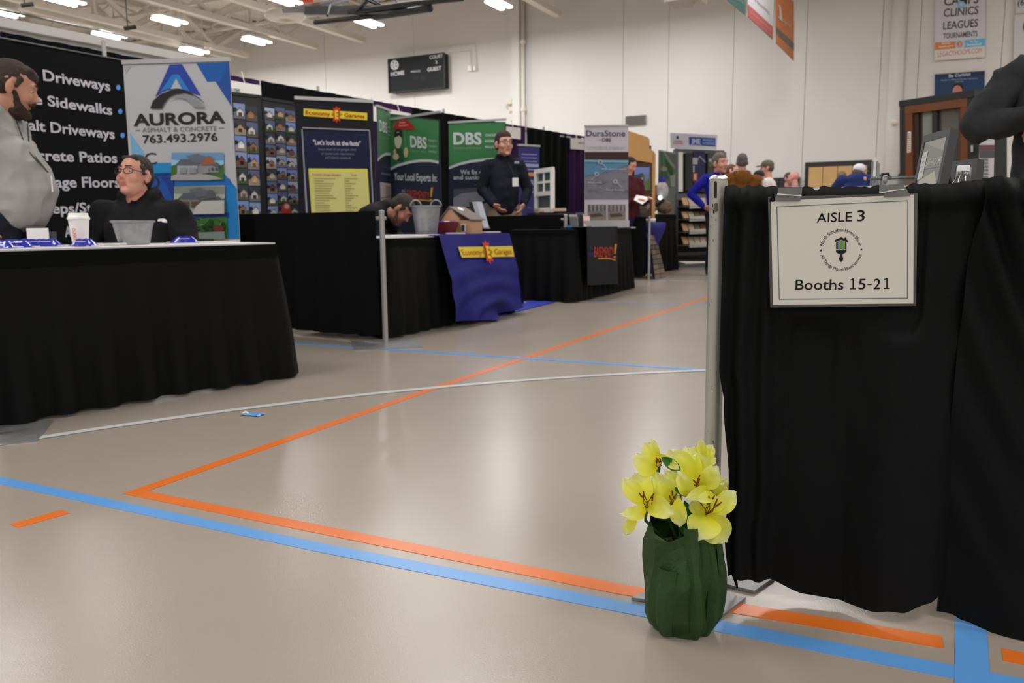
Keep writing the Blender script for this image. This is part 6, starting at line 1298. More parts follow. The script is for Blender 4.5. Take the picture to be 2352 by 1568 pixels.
# dark wood door sample in a black booth frame
DP = Plane(at(2070, 300, 9.0), at(2235, 300, 8.35)); D_ = DP.on
ds = thing('door_sample', Vector((D_(2150, 500).x, D_(2150, 500).y, 0)), 'stained wood door sample with tall glass in a black surround', 'door sample')
M_stain = mat('stained_fir', srgb(112, 62, 26), .4, nscale=4, namt=.25); M_bsur = mat('black_surround', (.009, .011, .010), .5)
def dflo(p): p.z = max(.0, p.z); return p
def dbar(pts, m_, nm, th=.12, off=0): MB().slab([dflo(D_(x, y, off)) for x, y in pts], -DP.n * th).build(nm, m_, ds)
GZ = 720
dbar([(2066, 232), (2079, 230), (2079, GZ), (2066, GZ)], M_bsur, 'surround_left', .5); dbar([(2066, 232), (2240, 205), (2240, 222), (2066, 245)], M_bsur, 'surround_head', .5, .01); dbar([(2222, 224), (2252, 222), (2252, GZ), (2222, GZ)], M_bsur, 'surround_right', .5)
dbar([(2079, 243), (2095, 241), (2095, GZ), (2079, GZ)], M_stain, 'door_jamb'); dbar([(2079, 243), (2222, 224), (2222, 244), (2079, 262)], M_stain, 'door_head', .12, .004); dbar([(2206, 240), (2222, 238), (2222, GZ), (2206, GZ)], M_stain, 'door_jamb', .12)
dbar([(2095, 262), (2107, 260), (2107, GZ), (2095, GZ)], mat('dark_stain', srgb(46, 24, 14), .5), 'inner_stile', .1, -.02); dbar([(2199, 248), (2206, 247), (2206, GZ), (2199, GZ)], mat('stain_mid', srgb(90, 48, 20), .45), 'inner_stile', .1, -.02); dbar([(2138, 252), (2150, 250), (2150, GZ), (2138, GZ)], mat('dark_mullion', (.012, .010, .008), .5), 'mullion', .1, -.02)
M_mir = mat('door_glass', (.30, .31, .30), .12, metal=.7); dbar([(2107, 255), (2199, 244), (2199, GZ), (2107, GZ)], mat('tinted_glass', (.10, .09, .08), .08, spec=1.0, coat=.6), 'glass_panel', .02, -.06)
dbar([(2114, 255), (2137, 252), (2137, 480), (2114, 480)], mat('frosted_strip', ksr(120, 125, 118), .5), 'frosted_strip', .01, -.045)
dbar([(2086, 303), (2093.5, 302), (2093, 350), (2085, 351)], M_white, 'paper_label', .006, .012)
pr = Print(DP, .002, .014); rnd = random.Random(3)
for k in range(9): pr.rect(2087, 306 + k * 5, 2092, 308.5 + k * 5, rnd.choice([(150, 140, 170), (190, 130, 160), (120, 120, 130), (160, 150, 90)]), 1)
pr.build('label_print', ds)
MB().tube([D_(2236, 334, .03), D_(2236, 349, .03)], .012, 8).build('pull_handle', M_alu, ds)
# framed bathroom picture, tilted back
def framed(label, quad, Yb, Yt, bw, draw, name='picture_frame', th=.022):
    tl, tr_, br, bl_ = quad; c = [at(tl[0], tl[1], Yt[0]), at(tr_[0], tr_[1], Yt[1]), at(br[0], br[1], Yb[1]), at(bl_[0], bl_[1], Yb[0])]
    # extend down to the table
    def down(t, b): return b + (b - t) * ((TZ - b.z) / (b.z - t.z))
    c[2] = down(c[1], c[2]); c[3] = down(c[0], c[3]); n = (c[1] - c[0]).cross(c[3] - c[0]).normalized()
    if n.dot(c[0] - CAM) > 0: n = -n
    c[2] = c[3] + (c[1] - c[0]); mid = (c[2] + c[3]) / 2; o = thing(name, Vector((mid.x, mid.y, TZ)), label, 'picture frame')
    u = (c[1] - c[0]).normalized(); v = (c[3] - c[0]).normalized(); wd_ = (c[1] - c[0]).length; ht = (c[3] - c[0]).length
    Q = lambda s, t, e=0: c[0].lerp(c[1], s).lerp(c[3].lerp(c[2], s), t) + n * e
    a, b = bw / wd_, bw / ht; mf = mat('black_frame_wood', (.022, .022, .022), .55)
    for nm, q in (('top_rail', ((0, 0), (1, 0), (1, b), (0, b))), ('bottom_rail', ((0, 1 - b), (1, 1 - b), (1, 1), (0, 1))), ('side_rail', ((0, b), (a, b), (a, 1 - b), (0, 1 - b))), ('side_rail', ((1 - a, b), (1, b), (1, 1 - b), (1 - a, 1 - b)))):
        MB().slab([Q(s, t) for s, t in q], -n * th).build(nm, mf, o)
    MB().slab([Q(a, b, -.003), Q(1 - a, b, -.003), Q(1 - a, 1 - b, -.003), Q(a, 1 - b, -.003)], -n * .01).build('picture_board', mat('picture_grey', ksr(140, 140, 136), .4), o)
    s0 = Q(.5, .25, -th); s1 = s0 + Vector((-n.x * .02 + .10, .03, 0)); s1.z = TZ; MB().bar(s0, s1, .04, .006).build('easel_strut', mf, o)
    g = Print(Plane((0, 0), (1, 0)), 0); g.Q = lambda s, t, L: Q(a + (1 - 2 * a) * s, b + (1 - 2 * b) * t, -.0022 + .0003 * L)
    g.pq = lambda pts, col, L=1: g.raw([g.Q(s, t, L) for s, t in pts], [tuple(range(len(pts)))], srgb(*col)); draw(g); g.build('picture_print', o); return o
def tq(g, body, s0, s1, t, h, col, bold=0.0, L=3):
    vs, fs, x0, x1 = text_mesh(body, bold); g.raw([g.Q(s0 + (s1 - s0) * (x - x0) / (x1 - x0), t - y / CAPH * h, L) for x, y in vs], fs, srgb(*col))
def bath(g):
    g.pq([(0, 0), (1, 0), (1, 1), (0, 1)], (136, 138, 134), 0); g.pq([(0, 0), (1, 0), (1, .14), (.5, .08)], (158, 158, 154), 1); tq(g, 'BATHROOMS', .28, .98, .265, .075, (205, 205, 202), .01)
    g.pq([(.22, .29), (1, .29), (1, .296), (.22, .296)], (110, 110, 108), 2); g.pq([(.1, .40), (.75, .33), (.9, .42), (.9, 1), (.1, 1)], (186, 186, 172), 1); g.pq([(.3, .5), (.62, .44), (.62, 1), (.3, 1)], (196, 192, 170), 2); g.pq([(.0, .48), (.16, .48), (.16, 1), (0, 1)], (206, 206, 200), 3); g.pq([(.85, .45), (.96, .44), (.96, .78), (.85, .8)], (192, 194, 192), 3)
    g.pq([(.02, .12), (.26, .1), (.24, .38), (.0, .4)], (204, 206, 204), 4)
    for k in range(4): g.pq([(.06, .16 + .05 * k), (.2, .15 + .05 * k), (.2, .17 + .05 * k), (.06, .18 + .05 * k)], (172, 174, 174), 5)
framed('leaning black frame with a bathroom picture', ((2121, 312), (2184, 293), (2146, 428), (2096, 432)), (2.43, 2.21), (2.47, 2.25), .022, bath)
def sm(g): g.pq([(0, 0), (1, 0), (1, 1), (0, 1)], (178, 180, 178), 0); g.pq([(.0, .3), (.5, .25), (.5, 1), (0, 1)], (205, 206, 204), 1)
framed('smaller black frame behind the plastic bottle', ((2186, 371), (2245, 363), (2232, 428), (2180, 432)), (2.50, 2.37), (2.54, 2.41), .024, sm)
# plastic bottle
bt = at(2211, 420, 2.0); bt.z = TZ; o = thing('water_bottle', bt, 'clear plastic bottle with a white cap behind the curtain top', 'bottle')
M_pet = mat('clear_pet', (.95, .97, 1), .03, trans=.97, spec=.5)
hB = at(2211, 380, 2.0).z - TZ
MB().lathe(tuple(bt), [(0, .002), (.026, 0), (.031, .006), (.031, hB * .30), (.029, hB * .34), (.031, hB * .38), (.0315, hB * .60), (.030, hB * .68), (.024, hB * .78), (.015, hB * .87), (.0115, hB * .9), (.0115, hB * .95)], 32).build('bottle_body', M_pet, o, smooth=True)
MB().lathe(tuple(bt), [(.0, hB), (.0125, hB), (.014, hB - .002), (.014, hB - .014), (.0, hB - .014)], 28).build('cap', mat('bottle_cap', ksr(220, 220, 224), .4), o, sharp=40)
MB().lathe(tuple(bt), [(.0155, hB - .017), (.0155, hB - .020)], 28).build('neck_ring', M_pet, o)
MB().lathe(tuple(bt), [(.0316, hB * .40), (.0318, hB * .62)], 28, a0=R(-175), a1=R(-115)).build('printed_label', mat('bottle_label_red', ksr(130, 40, 50), .5), o)
MB().lathe(tuple(bt), [(0, .004), (.0285, .004), (.0295, hB * .3), (.0295, hB * .60), (0, hB * .60)], 28).build('water', mat('water', (.95, .97, 1), .0, trans=1.0), o, smooth=True)
# clear acrylic box and binder, grey screen
q = at(2052, 420, 2.62); q.z = TZ; zc = at(2052, 411, 2.62).z
o = thing('acrylic_box', q, 'clear acrylic box with a black handle left of the bathroom frame', 'box')
MB().box((q.x, q.y, (TZ + zc) / 2), (.13, .12, zc - TZ), R(-20)).build('box_body', mat('acrylic', (.8, .82, .84), .05, trans=.85), o); MB().box((q.x, q.y, zc + .003), (.14, .13, .006), R(-20)).build('box_lid', mat('acrylic', (.8, .82, .84), .05), o)
MB().tube([at(2024, 414, 2.6), at(2026, 400, 2.6), at(2040, 398, 2.6), at(2044, 412, 2.6)], .0045, 8).build('handle', M_black_metal, o, smooth=True); MB().box(tuple(at(2035, 409, 2.6)), (.022, .02, .012), .2).build('latch', M_black_metal, o)
MB().lathe(tuple(at(2032, 416, 2.55)), [(0, .014), (.006, .012), (.008, 0), (.004, -.01), (0, -.012)], 14).build('knob', mat('acrylic', (.8, .82, .84), .05), o, smooth=True)
q = at(2013, 420, 2.75); o = thing('panel_sample', Vector((q.x, q.y, TZ)), 'upright grey panel left of the acrylic box', 'panel')
z1 = at(2008, 365, 2.75).z; MB().box((q.x - .004, q.y, (TZ + z1) / 2), (.006, .16, z1 - TZ), R(-27)).build('white_edge', M_white, o); MB().box((q.x + .008, q.y + .03, (TZ + z1 - .01) / 2), (.018, .15, z1 - TZ - .01), R(-27)).build('grey_board', mat('panel_grey', ksr(125, 127, 128), .4), o)
# stacked product sheets far behind the frame
SB_ = Plane(at(2250, 350, 6.3), at(2280, 350, 6.25)); o = thing('product_poster', SB_.on(2263, 415), 'narrow product poster between the door sample and the folded-arms person', 'poster')
c = [PO(Vector((SB_.on(2250, 600).x, SB_.on(2250, 600).y, 0)), 0), PO(Vector((SB_.on(2284, 600).x, SB_.on(2284, 600).y, 0)), 0), SB_.on(2284, 308), SB_.on(2250, 310)]; MB().slab(c, -SB_.n * .02).build('poster_board', mat('poster_white', ksr(190, 188, 194), .5), o)
pr = Print(SB_, .002, .003); pr.rect(2250, 333, 2284, 345, (120, 84, 92), 1); pr.rect(2250, 346, 2284, 362, (92, 92, 96), 1)
for k in range(6): pr.rect(2253, 364 + k * 8, 2270, 369 + k * 8, (126, 126, 130), 2)
pr.build('printing', o)

# ================================================================== NEAR CURTAIN, POST AND SIGN
NP = fl(1630, 1345); nd = Vector((math.cos(R(-18)), math.sin(R(-18)), 0)); nn = Vector((-nd.y, nd.x, 0)) * -1   # nn faces the camera
if nn.y > 0: nn = -nn
M_paint = bpy.data.materials.new('worn_silver_post'); M_paint.use_nodes = True
_N = M_paint.node_tree; _b = _N.nodes['Principled BSDF']; _tc = _N.nodes.new('ShaderNodeTexCoord'); _m = _N.nodes.new('ShaderNodeMapping'); _m.inputs['Scale'].default_value = (1, 1, .35)
_n = _N.nodes.new('ShaderNodeTexNoise'); _n.inputs['Scale'].default_value = 130; _n.inputs['Detail'].default_value = 4; _r = _N.nodes.new('ShaderNodeValToRGB'); _r.color_ramp.elements[0].position = .70; _r.color_ramp.elements[1].position = .73
_r.color_ramp.elements[0].color = (.50, .50, .46, 1); _r.color_ramp.elements[1].color = (.09, .085, .07, 1); _N.links.new(_tc.outputs['Object'], _m.inputs['Vector']); _N.links.new(_m.outputs['Vector'], _n.inputs['Vector']); _N.links.new(_n.outputs['Fac'], _r.inputs['Fac']); _N.links.new(_r.outputs['Color'], _b.inputs['Base Color']); _b.inputs['Roughness'].default_value = .36; _b.inputs['Metallic'].default_value = .45
pr_ = .0187; ptop = at(1649, 408, NP.y).z
po = thing('curtain_post', NP, 'worn silver post with a slotted top beside the aisle sign', 'post')
# the post leans very slightly
topc = at(1650.5, 408, NP.y); 
b = MB()
def ring(z, r, n=40): return [Vector((NP.x + (topc.x - NP.x) * z / ptop, NP.y, 0)) + Vector((r * math.cos(2 * math.pi * k / n), r * math.sin(2 * math.pi * k / n), z)) for k in range(n)]
zs = [.006, .3, .6, ptop - .075, ptop - .05, ptop - .022, ptop]; vs = [v for z in zs for v in ring(z, pr_)]; n = 40
fs = [(i * n + k, i * n + (k + 1) % n, (i + 1) * n + (k + 1) % n, (i + 1) * n + k) for i in range(len(zs) - 1) for k in range(n)]
b.add(vs, fs); b.build('pole', M_paint, po, smooth=True)
MB().lathe((topc.x, topc.y, ptop), [(pr_ + .0008, -.004), (pr_ + .0012, 0), (pr_ * .8, .0045), (pr_ * .4, .0055), (0, .0058)], 40).build('crown', mat('bare_steel', (.75, .75, .74), .2, metal=1.0, nscale=120, namt=.3, bump=.4, bscale=150), po, smooth=True)
def slot(px0, px1, y0, y1, nm, m_, e=.0006):
    "patch on the cylinder skin"
    g_ = []; N_ = 8
    for (x, y) in [(px0 + (px1 - px0) * (.5 + .5 * math.cos(a)), y0 + 4 + (y1 - y0 - 8) * 0 + 0) for a in ()]: pass
    def P(x, y):
        c = at(x, y, NP.y); cx = NP.x + (topc.x - NP.x) * c.z / ptop; dx = max(-pr_ * .98, min(pr_ * .98, (c.x - cx) * 1.0)); r = pr_ + e; yy = NP.y - math.sqrt(max(1e-9, r * r - dx * dx)); sc_ = yy / NP.y; c2 = at(x, y, yy); return Vector((c2.x, yy, c2.z))
    out = []
    w_ = (px1 - px0) / 2; cx = (px0 + px1) / 2
    for k in range(7): a = math.pi + math.pi * k / 6; out.append((cx + w_ * math.cos(a), y0 + w_ + w_ * math.sin(a)))
    for k in range(7): a = math.pi * k / 6; out.append((cx + w_ * math.cos(a), y1 - w_ + w_ * math.sin(a)))
    MB().add([P(*q) for q in out], [tuple(range(len(out)))]).build(nm, m_, po, fix=False)
slot(1640, 1646.5, 416, 455, 'rail_slot', mat('slot_dark', (.012, .011, .009), .8)); slot(1665.5, 1669, 418, 452, 'rail_slot', mat('slot_dark', (.012, .011, .009), .8))
slot(1641, 1650, 466, 486, 'worn_sticker', mat('sticker_rust', (.16, .15, .10), .8))
for k, (x, y, w_, h_) in enumerate(((1637, 472, 2.5, 9), (1639, 486, 3.5, 9), (1636, 480, 2, 6), (1633, 498, 1.5, 6), (1632, 520, 1, 7), (1643, 505, 1.5, 3), (1638, 552, 1.5, 6), (1633, 690, 1, 8), (1629, 700, 1, 5))): slot(x - w_ / 2, x + w_ / 2, y - h_ / 2, y + h_ / 2, 'paint_chip', mat('chip_dark', (.07, .065, .05), .8), .0009)
# bow-tie base plates
def bowtie(P, label, ang, m_, h=.007, R1=.245, name='base_plate', parent=None, z=0):
    pts = []
    Mr = Matrix.Rotation(ang, 3, 'Z')
    corners = [(-R1, -.10), (-R1 * .78, -.215), ( -.02, -.048), (R1 * .66, -.215), (R1, -.10)]
    poly = []
    def notch(p, q, c, n=8):
        return [Vector(p).lerp(Vector(q), t) + (Vector(c) - Vector(p).lerp(Vector(q), .5)) * (math.sin(math.pi * t) ** .6) for t in [k / n for k in range(1, n)]]
    A, B, C, D_2 = (-.23, -.13, 0), (-.115, -.235, 0), (.115, -.235, 0), (.23, -.13, 0); E_, F_2, G_, H_ = (.23, .13, 0), (.115, .235, 0), (-.115, .235, 0), (-.23, .13, 0)
    poly = [Vector(A), Vector(B)] + notch(B, C, (0, -.05, 0)) + [Vector(C), Vector(D_2)] + notch(D_2, E_, (.055, 0, 0)) + [Vector(E_), Vector(F_2)] + notch(F_2, G_, (0, .05, 0)) + [Vector(G_), Vector(H_)] + notch(H_, A, (-.055, 0, 0))
    poly = [P + Mr @ (v * R1 / .245) + Vector((0, 0, z)) for v in poly]
    b = MB().slab(poly, (0, 0, h)); return b
# legs of the plate measured in the picture: left tip, front tip, right tip
def fp(x, y, z=.006): return fl(x, y, z)
def plate_poly(pts, nm, parent, h=.006, m_=None): q = [Vector((fp(*p).x, fp(*p).y, .001)) for p in pts]; MB().slab(q, (0, 0, h)).build(nm, m_ or M_plate, parent)
plate_poly([(1450, 1373), (1496, 1352), (1560, 1330), (1608, 1332), (1655, 1278), (1680, 1272), (1780, 1325), (1733, 1358), (1690, 1348), (1668, 1342), (1656, 1347), (1657, 1356), (1668, 1364), (1713, 1373), (1633, 1433), (1600, 1428), (1575, 1395), (1530, 1385)], 'base_plate', po, .007)
MB().lathe(tuple(PO(NP, .008)), [(pr_ + .006, 0), (pr_ + .006, .002), (pr_ + .001, .005)], 32).build('weld_collar', M_plate, po, smooth=True)
# second post outside the frame on the left whose plate shows
lp0 = fl(-12, 1000); upright(lp0, .925, 'post with a grey floor plate below the long table at the picture edge', .36, rz=.35)

# near curtain: two overlapping lengths of cloth on one rail
NPl = Plane(NP + nd * .02, NP + nd * 2)
M_near = mat('near_black_cloth', (.0050, .0057, .0061), .68, bump=.3, bscale=700, spec=.12)
def lin(tab, x):
    if x <= tab[0][0]: return tab[0][1]
    for (a, b), (c, d) in zip(tab, tab[1:]):
        if x <= c: t = (x - a) / (c - a); t = t * t * (3 - 2 * t); return b + (d - b) * t
    return tab[-1][1]
ncur = thing('near_curtain', NP + nd * .5, 'black cloth length hanging behind the aisle sign', 'curtain')
s_of = lambda px, y=900: (NPl.on(px, y) - (NP)).dot(nd)
hem = [(s_of(x, y), NPl.on(x, y).z) for x, y in ((1680, 1296), (1750, 1318), (1850, 1355), (1965, 1372), (2060, 1369), (2120, 1356), (2182, 1342), (2260, 1345))]
S0, S1 = .012, s_of(2330)
topline = [(s_of(x, 440), NPl.on(x, y).z) for x, y in ((1652, 445), (1666, 428), (1690, 426), (1700, 431), (1735, 428), (1745, 424), (1765, 428), (1800, 430), (1900, 429), (1990, 428), (2080, 424), (2180, 421), (2240, 413), (2352, 415))]
def near(i, j):
    s = S0 + (S1 - S0) * i; w_ = 1 - j
    # left border sways out below, away from the post
    s2 = s + (S0 - S0) + (1 - i) ** 6 * lin([(0, 0), (.45, .0), (.55, .012), (.75, .026), (.9, .022), (1, .030)], w_)
    zt = lin(topline, s2) + .007 * noise.noise(Vector((s * 60, 1, 1))); zb = lin(hem, s2); z = zb + (zt - zb) * j
    if i < .012: z -= 0
    f = .62 * (.018 + .044 * w_) * fold(s, 19, .6, .9) + .013 * math.exp(-max(0, s - .02) / .11) * math.sin(s * 130 + 1.5 * w_) + .006 * math.sin(s * 55 + 2 * w_) * (1 - .6 * w_) + .012 * noise.noise(Vector((s * 7, w_ * 1.3, 0))) + .0035 * noise.noise(Vector((s * 40, w_ * 9, 4)))
    # flattened where the sign hangs
    s_l, s_r = s_of(1765), s_of(2110); m_ = max(0, min(1, (s - s_l) / .03)) * max(0, min(1, (s_r - s) / .03)); up_ = max(0, min(1, (.36 - w_) / .06)); f *= (1 - .9 * m_ * up_); f = max(f, -.02)
    f = min(f, .004) if m_ * up_ > .3 else f
    # roll over the rail at the very top
    if j > .985: f -= .018 * ((j - .985) / .015)
    bulge = .012 * math.exp(-((j - .965) / .02) ** 2)
    return NP + nd * s2 + nn * (.022 + f + bulge + .035 * w_ * math.sin(math.pi * i) ** 1.0 * .6) + Vector((0, 0, z))
MB().grid(near, 200, 110).build('cloth', M_near, ncur, smooth=True)
# hanging tail at the left lower corner
tp_ = [NPl.on(1681, 1180) , NPl.on(1683, 1290), NPl.on(1690, 1332)]
MB().grid(lambda i, j: NPl.on(1678 + 14 * i + 6 * (1 - j) * (1 - i * .2), 1290 + (1337 - (0 if i > .5 else 22 * (1 - i)) - 1290) * (1 - j)) + nn * (.028 + .006 * math.sin(3 * i)), 6, 8).build('hem_tail', M_near, ncur, smooth=True)
# second length in front, right
nc2 = thing('near_curtain', NP + nd * .9, 'black cloth length overlapping the first, cut by the right edge', 'curtain')
T0, T1 = s_of(2180), 1.75
top2 = [(s_of(x, 440), NPl.on(x, y).z + .002) for x, y in ((2195, 424), (2225, 416), (2240, 409), (2262, 413), (2275, 408), (2300, 412), (2320, 410), (2352, 417))]
hem2 = [(s_of(x, y), NPl.on(x, y).z) for x, y in ((2180, 1396), (2200, 1406), (2270, 1424), (2352, 1428))]
def near2(i, j):
    w_ = 1 - j; s = T0 + (T1 - T0) * i + (.03 * (1 - i) ** 5) * lin([(0, 1), (.25, .2), (.5, 0), (1, 0)], w_); zt = lin(top2, s); zb = lin(hem2, s); z = zb + (zt - zb) * j
    g_ = math.exp(-((s - s_of(2260)) / .09) ** 2); f = .022 * g_ * fold(s, 110 - 60 * w_, 1.0, .8) * math.exp(-w_ * 2.6) + (.010 + .030 * w_) * fold(s, 19, 2.2, .9) * .8 + .008 * noise.noise(Vector((s * 9, w_ * 2, 7)))
    if j > .985: f -= .02 * ((j - .985) / .015)
    return NP + nd * s + nn * (.055 + f + .012 * math.exp(-((j - .965) / .02) ** 2)) + Vector((0, 0, z))
MB().grid(near2, 150, 90).build('cloth', M_near, nc2, smooth=True)
o = MB().tube([NP + nd * .0 + Vector((0, 0, .880)), NP + nd * 2.4 + Vector((0, 0, .880))], .011, 12).build('curtain_rail', M_alu, smooth=True); tag(o, 'waist high rail inside the near black curtain', 'rail')
upright(NP + nd * 2.44, .925, 'post at the far end of the near curtain outside the picture', .42)

# aisle sign, laminated
SG = Plane(Vector((NP + nd * s_of(1766) + nn * .040)), Vector((NP + nd * s_of(2105) + nn * .052)))
G_ = SG.on; sg = thing('aisle_sign', G_(1936, 702), 'laminated white aisle sign taped to the black curtain', 'sign')
MB().slab([G_(1769, 706), G_(2104, 702), G_(2108, 443), G_(1764, 452)], -SG.n * .0006).build('laminate_pouch', mat('laminate_edge', (.03, .031, .032), .12, spec=.8, coat=.8), sg)
ps_ = MB().slab([G_(1775.5, 699.5, .0006), G_(2097.5, 696.5, .0006), G_(2099, 446.5, .0006), G_(1770.5, 461.5, .0006)], SG.n * .0004).build('paper_sheet', mat('sign_paper', ksr(204, 202, 192, 1.15), .38, spec=.4), sg)
pr = Print(SG, .00005, .0012); TL_ = (98, 126, 128)
Q4 = [(1784.5, 475), (2085, 461), (2084, 684.5), (1790, 687)]
def edge(a, b, t=2.2):
    dx, dy = b[0] - a[0], b[1] - a[1]; L = math.hypot(dx, dy); nx, ny = -dy / L * t / 2, dx / L * t / 2; ex, ey = dx / L * t / 2, dy / L * t / 2
    pr.poly([(a[0] - ex + nx, a[1] - ey + ny), (b[0] + ex + nx, b[1] + ey + ny), (b[0] + ex - nx, b[1] + ey - ny), (a[0] - ex - nx, a[1] - ey - ny)], TL_, 1)
for k in range(4): edge(Q4[k], Q4[(k + 1) % 4])
BK = (14, 14, 16)
pr.text('AISLE', (1875.5, 511), (1956, 508), 22.5, BK, .007); pr.text('3', (1968, 508), (1985.5, 507), 26, BK, .007)
pr.text('Booths', (1827, 665), (1937, 664.5), 24.5, BK, .009); pr.text('5', (1971.5, 664), (1988, 663.6), 25, BK, .009); pr.text('2', (2006, 663.6), (2022, 663.3), 25, BK, .009); pr.poly([(1992.5, 652), (2002, 651.8), (2002, 654.4), (1992.5, 654.6)], BK, 2)
for x, y in ((1951.5, 664.2), (2029, 663.2)): pr.poly([(x + .5, y), (x + 14.7, y - .2), (x + 14.7, y - 2.9), (x + 9.9, y - 2.3), (x + 9.7, y - 25.4), (x + 7.2, y - 25.4), (x + 1, y - 21.8), (x + 1.6, y - 19.8), (x + 6.3, y - 22.2), (x + 6.4, y - 2.8), (x + .5, y - 2.8)], BK, 2)
# circular lettering
def ringtext(body, cx, cy, r, a0, a1, size, col, inside=False, bold=0.006):
    vs, fs, x0, x1 = text_mesh(body, bold); pts = []
    for x, y in vs:
        t = (x - x0) / (x1 - x0); a = R(a0 + (a1 - a0) * t); rr = r + (y / CAPH * size) * (-1 if inside else 1); px = cx + rr * math.cos(a); py = cy - rr * math.sin(a) * 1.0; pts.append(SG.on(px, py, pr.off(2)))
    pr.raw(pts, fs, srgb(*col))
CX, CY = 1931.5, 573
ringtext('North Suburban Home Show', CX, CY, 41.5, 169, 12, 8.2, (50, 52, 58), bold=.012); ringtext('All Things Home Improvement', CX, CY, 48.5, 195, 347, 7.8, (50, 52, 58), True, bold=.012)
for x, y in ((1885.3, 575), (1978.3, 573)): pr.ellp(x, y, 2.3, 2.4, (50, 52, 58), 2, 14)
DK = (28, 28, 32)
pr.poly([(1916.5, 557), (1917.5, 551), (1932, 544.5), (1947, 551), (1947, 556.5), (1932, 550)], DK, 3); pr.poly([(1939.5, 548), (1939.5, 545.5), (1944, 545), (1944, 550)], DK, 3)
pr.poly([(1920, 556.5), (1924.5, 554.5), (1924.5, 572.5), (1920, 571.5)], (50, 62, 104), 3)
for x0, x1, c, yt in ((1925, 1930, (120, 162, 52), 552.5), (1930.6, 1934.4, (98, 130, 160), 551.3), (1935, 1940, (120, 162, 52), 552.5), (1940.6, 1944.3, (50, 62, 104), 555)): pr.poly([(x0, yt), (x1, yt + (0 if x0 < 1930 else (.3))), (x1, 572), (x0, 572.5)], c, 3)
pr.poly([(1920, 573), (1924, 574.3), (1928, 572.5), (1932, 574.5), (1936, 572.2), (1940, 574), (1944.3, 572.2), (1944.3, 578), (1940, 581), (1936, 583), (1935, 587), (1937, 593), (1936, 598), (1932, 602), (1928, 598), (1926.8, 593), (1929, 587), (1928.5, 583), (1924, 581.5), (1920, 579)], DK, 3)
pr.build('sign_print', ps_)
# clear tape strips
M_tape = mat('clear_tape', (.10, .10, .105), .10, spec=1.0, coat=1.0, bump=.3, bscale=60)
for q in ([(1788, 431), (1843, 429), (1842, 443), (1840, 452), (1786, 448)], [(2019, 426), (2076, 422), (2076, 434), (2018, 444)], [(1782, 446), (1840, 452), (1838, 462), (1780, 462)], [(2030, 438), (2080, 430), (2090, 450), (2030, 453)]):
    MB().slab([G_(x, y, .004 + (0 if q[0][1] > 435 else .004)) for x, y in q], SG.n * .0005).build('tape_strip', M_tape, sg)
M_glint = mat('tape_crease_glint', (.75, .75, .75), .2, spec=1)  # bright glint along the tape creases, painted as pale strips
for q in ([(1786, 444.5), (1812, 446.5), (1842, 449.5), (1841, 451), (1812, 449), (1786, 447)], [(2019, 443), (2045, 437), (2077, 433.5), (2077, 435), (2045, 439.5), (2022, 444.5)]): MB().slab([G_(x, y, .0092) for x, y in q], SG.n * .0004).build('tape_crease_glint', M_glint, sg)

# ================================================================== VASE AND FLOWERS
VC = fl(1562, 1436); VY = VC.y
vz = thing('wrapped_vase', VC, 'vase wrapped in pleated dark green paper on the blue floor line', 'vase')
M_gp = mat('green_crepe_paper', srgb(36, 68, 24), .6, nscale=30, namt=.25, bump=.22, bscale=260, spec=.4)
rnd = random.Random(12); NA = 9
# facet angles measured from the picture, front pleats sharper
ang = [-178, -150, -118, -92, -78, -58, -38, -10, 25, 62, 100, 140]
prf = [(0, .056), (.010, .062), (.035, .073), (.08, .0775), (.115, .081), (.15, .0785), (.185, .0745), (.205, .072), (.214, .070)]
jit = {}
def wrap(ai, li, lay=0):
    a = R(ang[ai % len(ang)] + 6 * math.sin(ai * 2.3 + li * .9)); r, z = prf[li][1], prf[li][0]
    k = 1 + .06 * math.sin(ai * 5.1 + li * 1.3) + (.05 if ai in (3, 5) and li > 3 else 0) - (.06 if ai in (4, 6) and li > 3 else 0)
    ztop = 0
    if li == len(prf) - 1:
        ztop = {0: .018, 1: -.002, 2: -.010, 3: .016, 4: .022, 5: .020, 6: -.004, 7: .004, 8: .014, 9: .016, 10: .014, 11: .018}[ai % 12]
    return VC + Vector((math.cos(a) * r * k, math.sin(a) * r * k, z + ztop))
b = MB(); na = len(ang); vs = [wrap(a, l) for l in range(len(prf)) for a in range(na)]
fs = [(l * na + a, l * na + (a + 1) % na, (l + 1) * na + (a + 1) % na, (l + 1) * na + a) for l in range(len(prf) - 1) for a in range(na)]; b.add(vs, fs); b.add([VC + Vector((0, 0, .001))] + vs[:na], [(0, 1 + (k + 1) % na, 1 + k) for k in range(na)])
b.build('paper_wrap', M_gp, vz, fix=False)
# folded flaps over the wrap
def prad(z):
    for (z0, r0), (z1, r1) in zip(prf, prf[1:]):
        if z <= z1: return r0 + (r1 - r0) * (z - z0) / (z1 - z0)
    return prf[-1][1]
def flap(a0, a1, z0, z1, r0, r1, nm='paper_pleat', tw=0):
    def P(i, j):
        a = R(a0 + (a1 - a0) * i + tw * j); z = z0 + (z1 - z0) * j; rr = prad(z) * .985 + .014 * math.sin(math.pi * i) * (.35 + .65 * math.sin(math.pi * min(1, j + .15))) + (.004 * i); return VC + Vector((math.cos(a) * rr, math.sin(a) * rr, z))
    MB().grid(P, 3, 6).build(nm, M_gp, vz, fix=False)
flap(-84, -62, .001, .236, .062, .0865, tw=-16); flap(-56, -36, .001, .222, .062, .0855, tw=-10); flap(-146, -116, .004, .150, 0, 0, tw=8); flap(-30, -8, .002, .190, 0, 0, tw=-4)
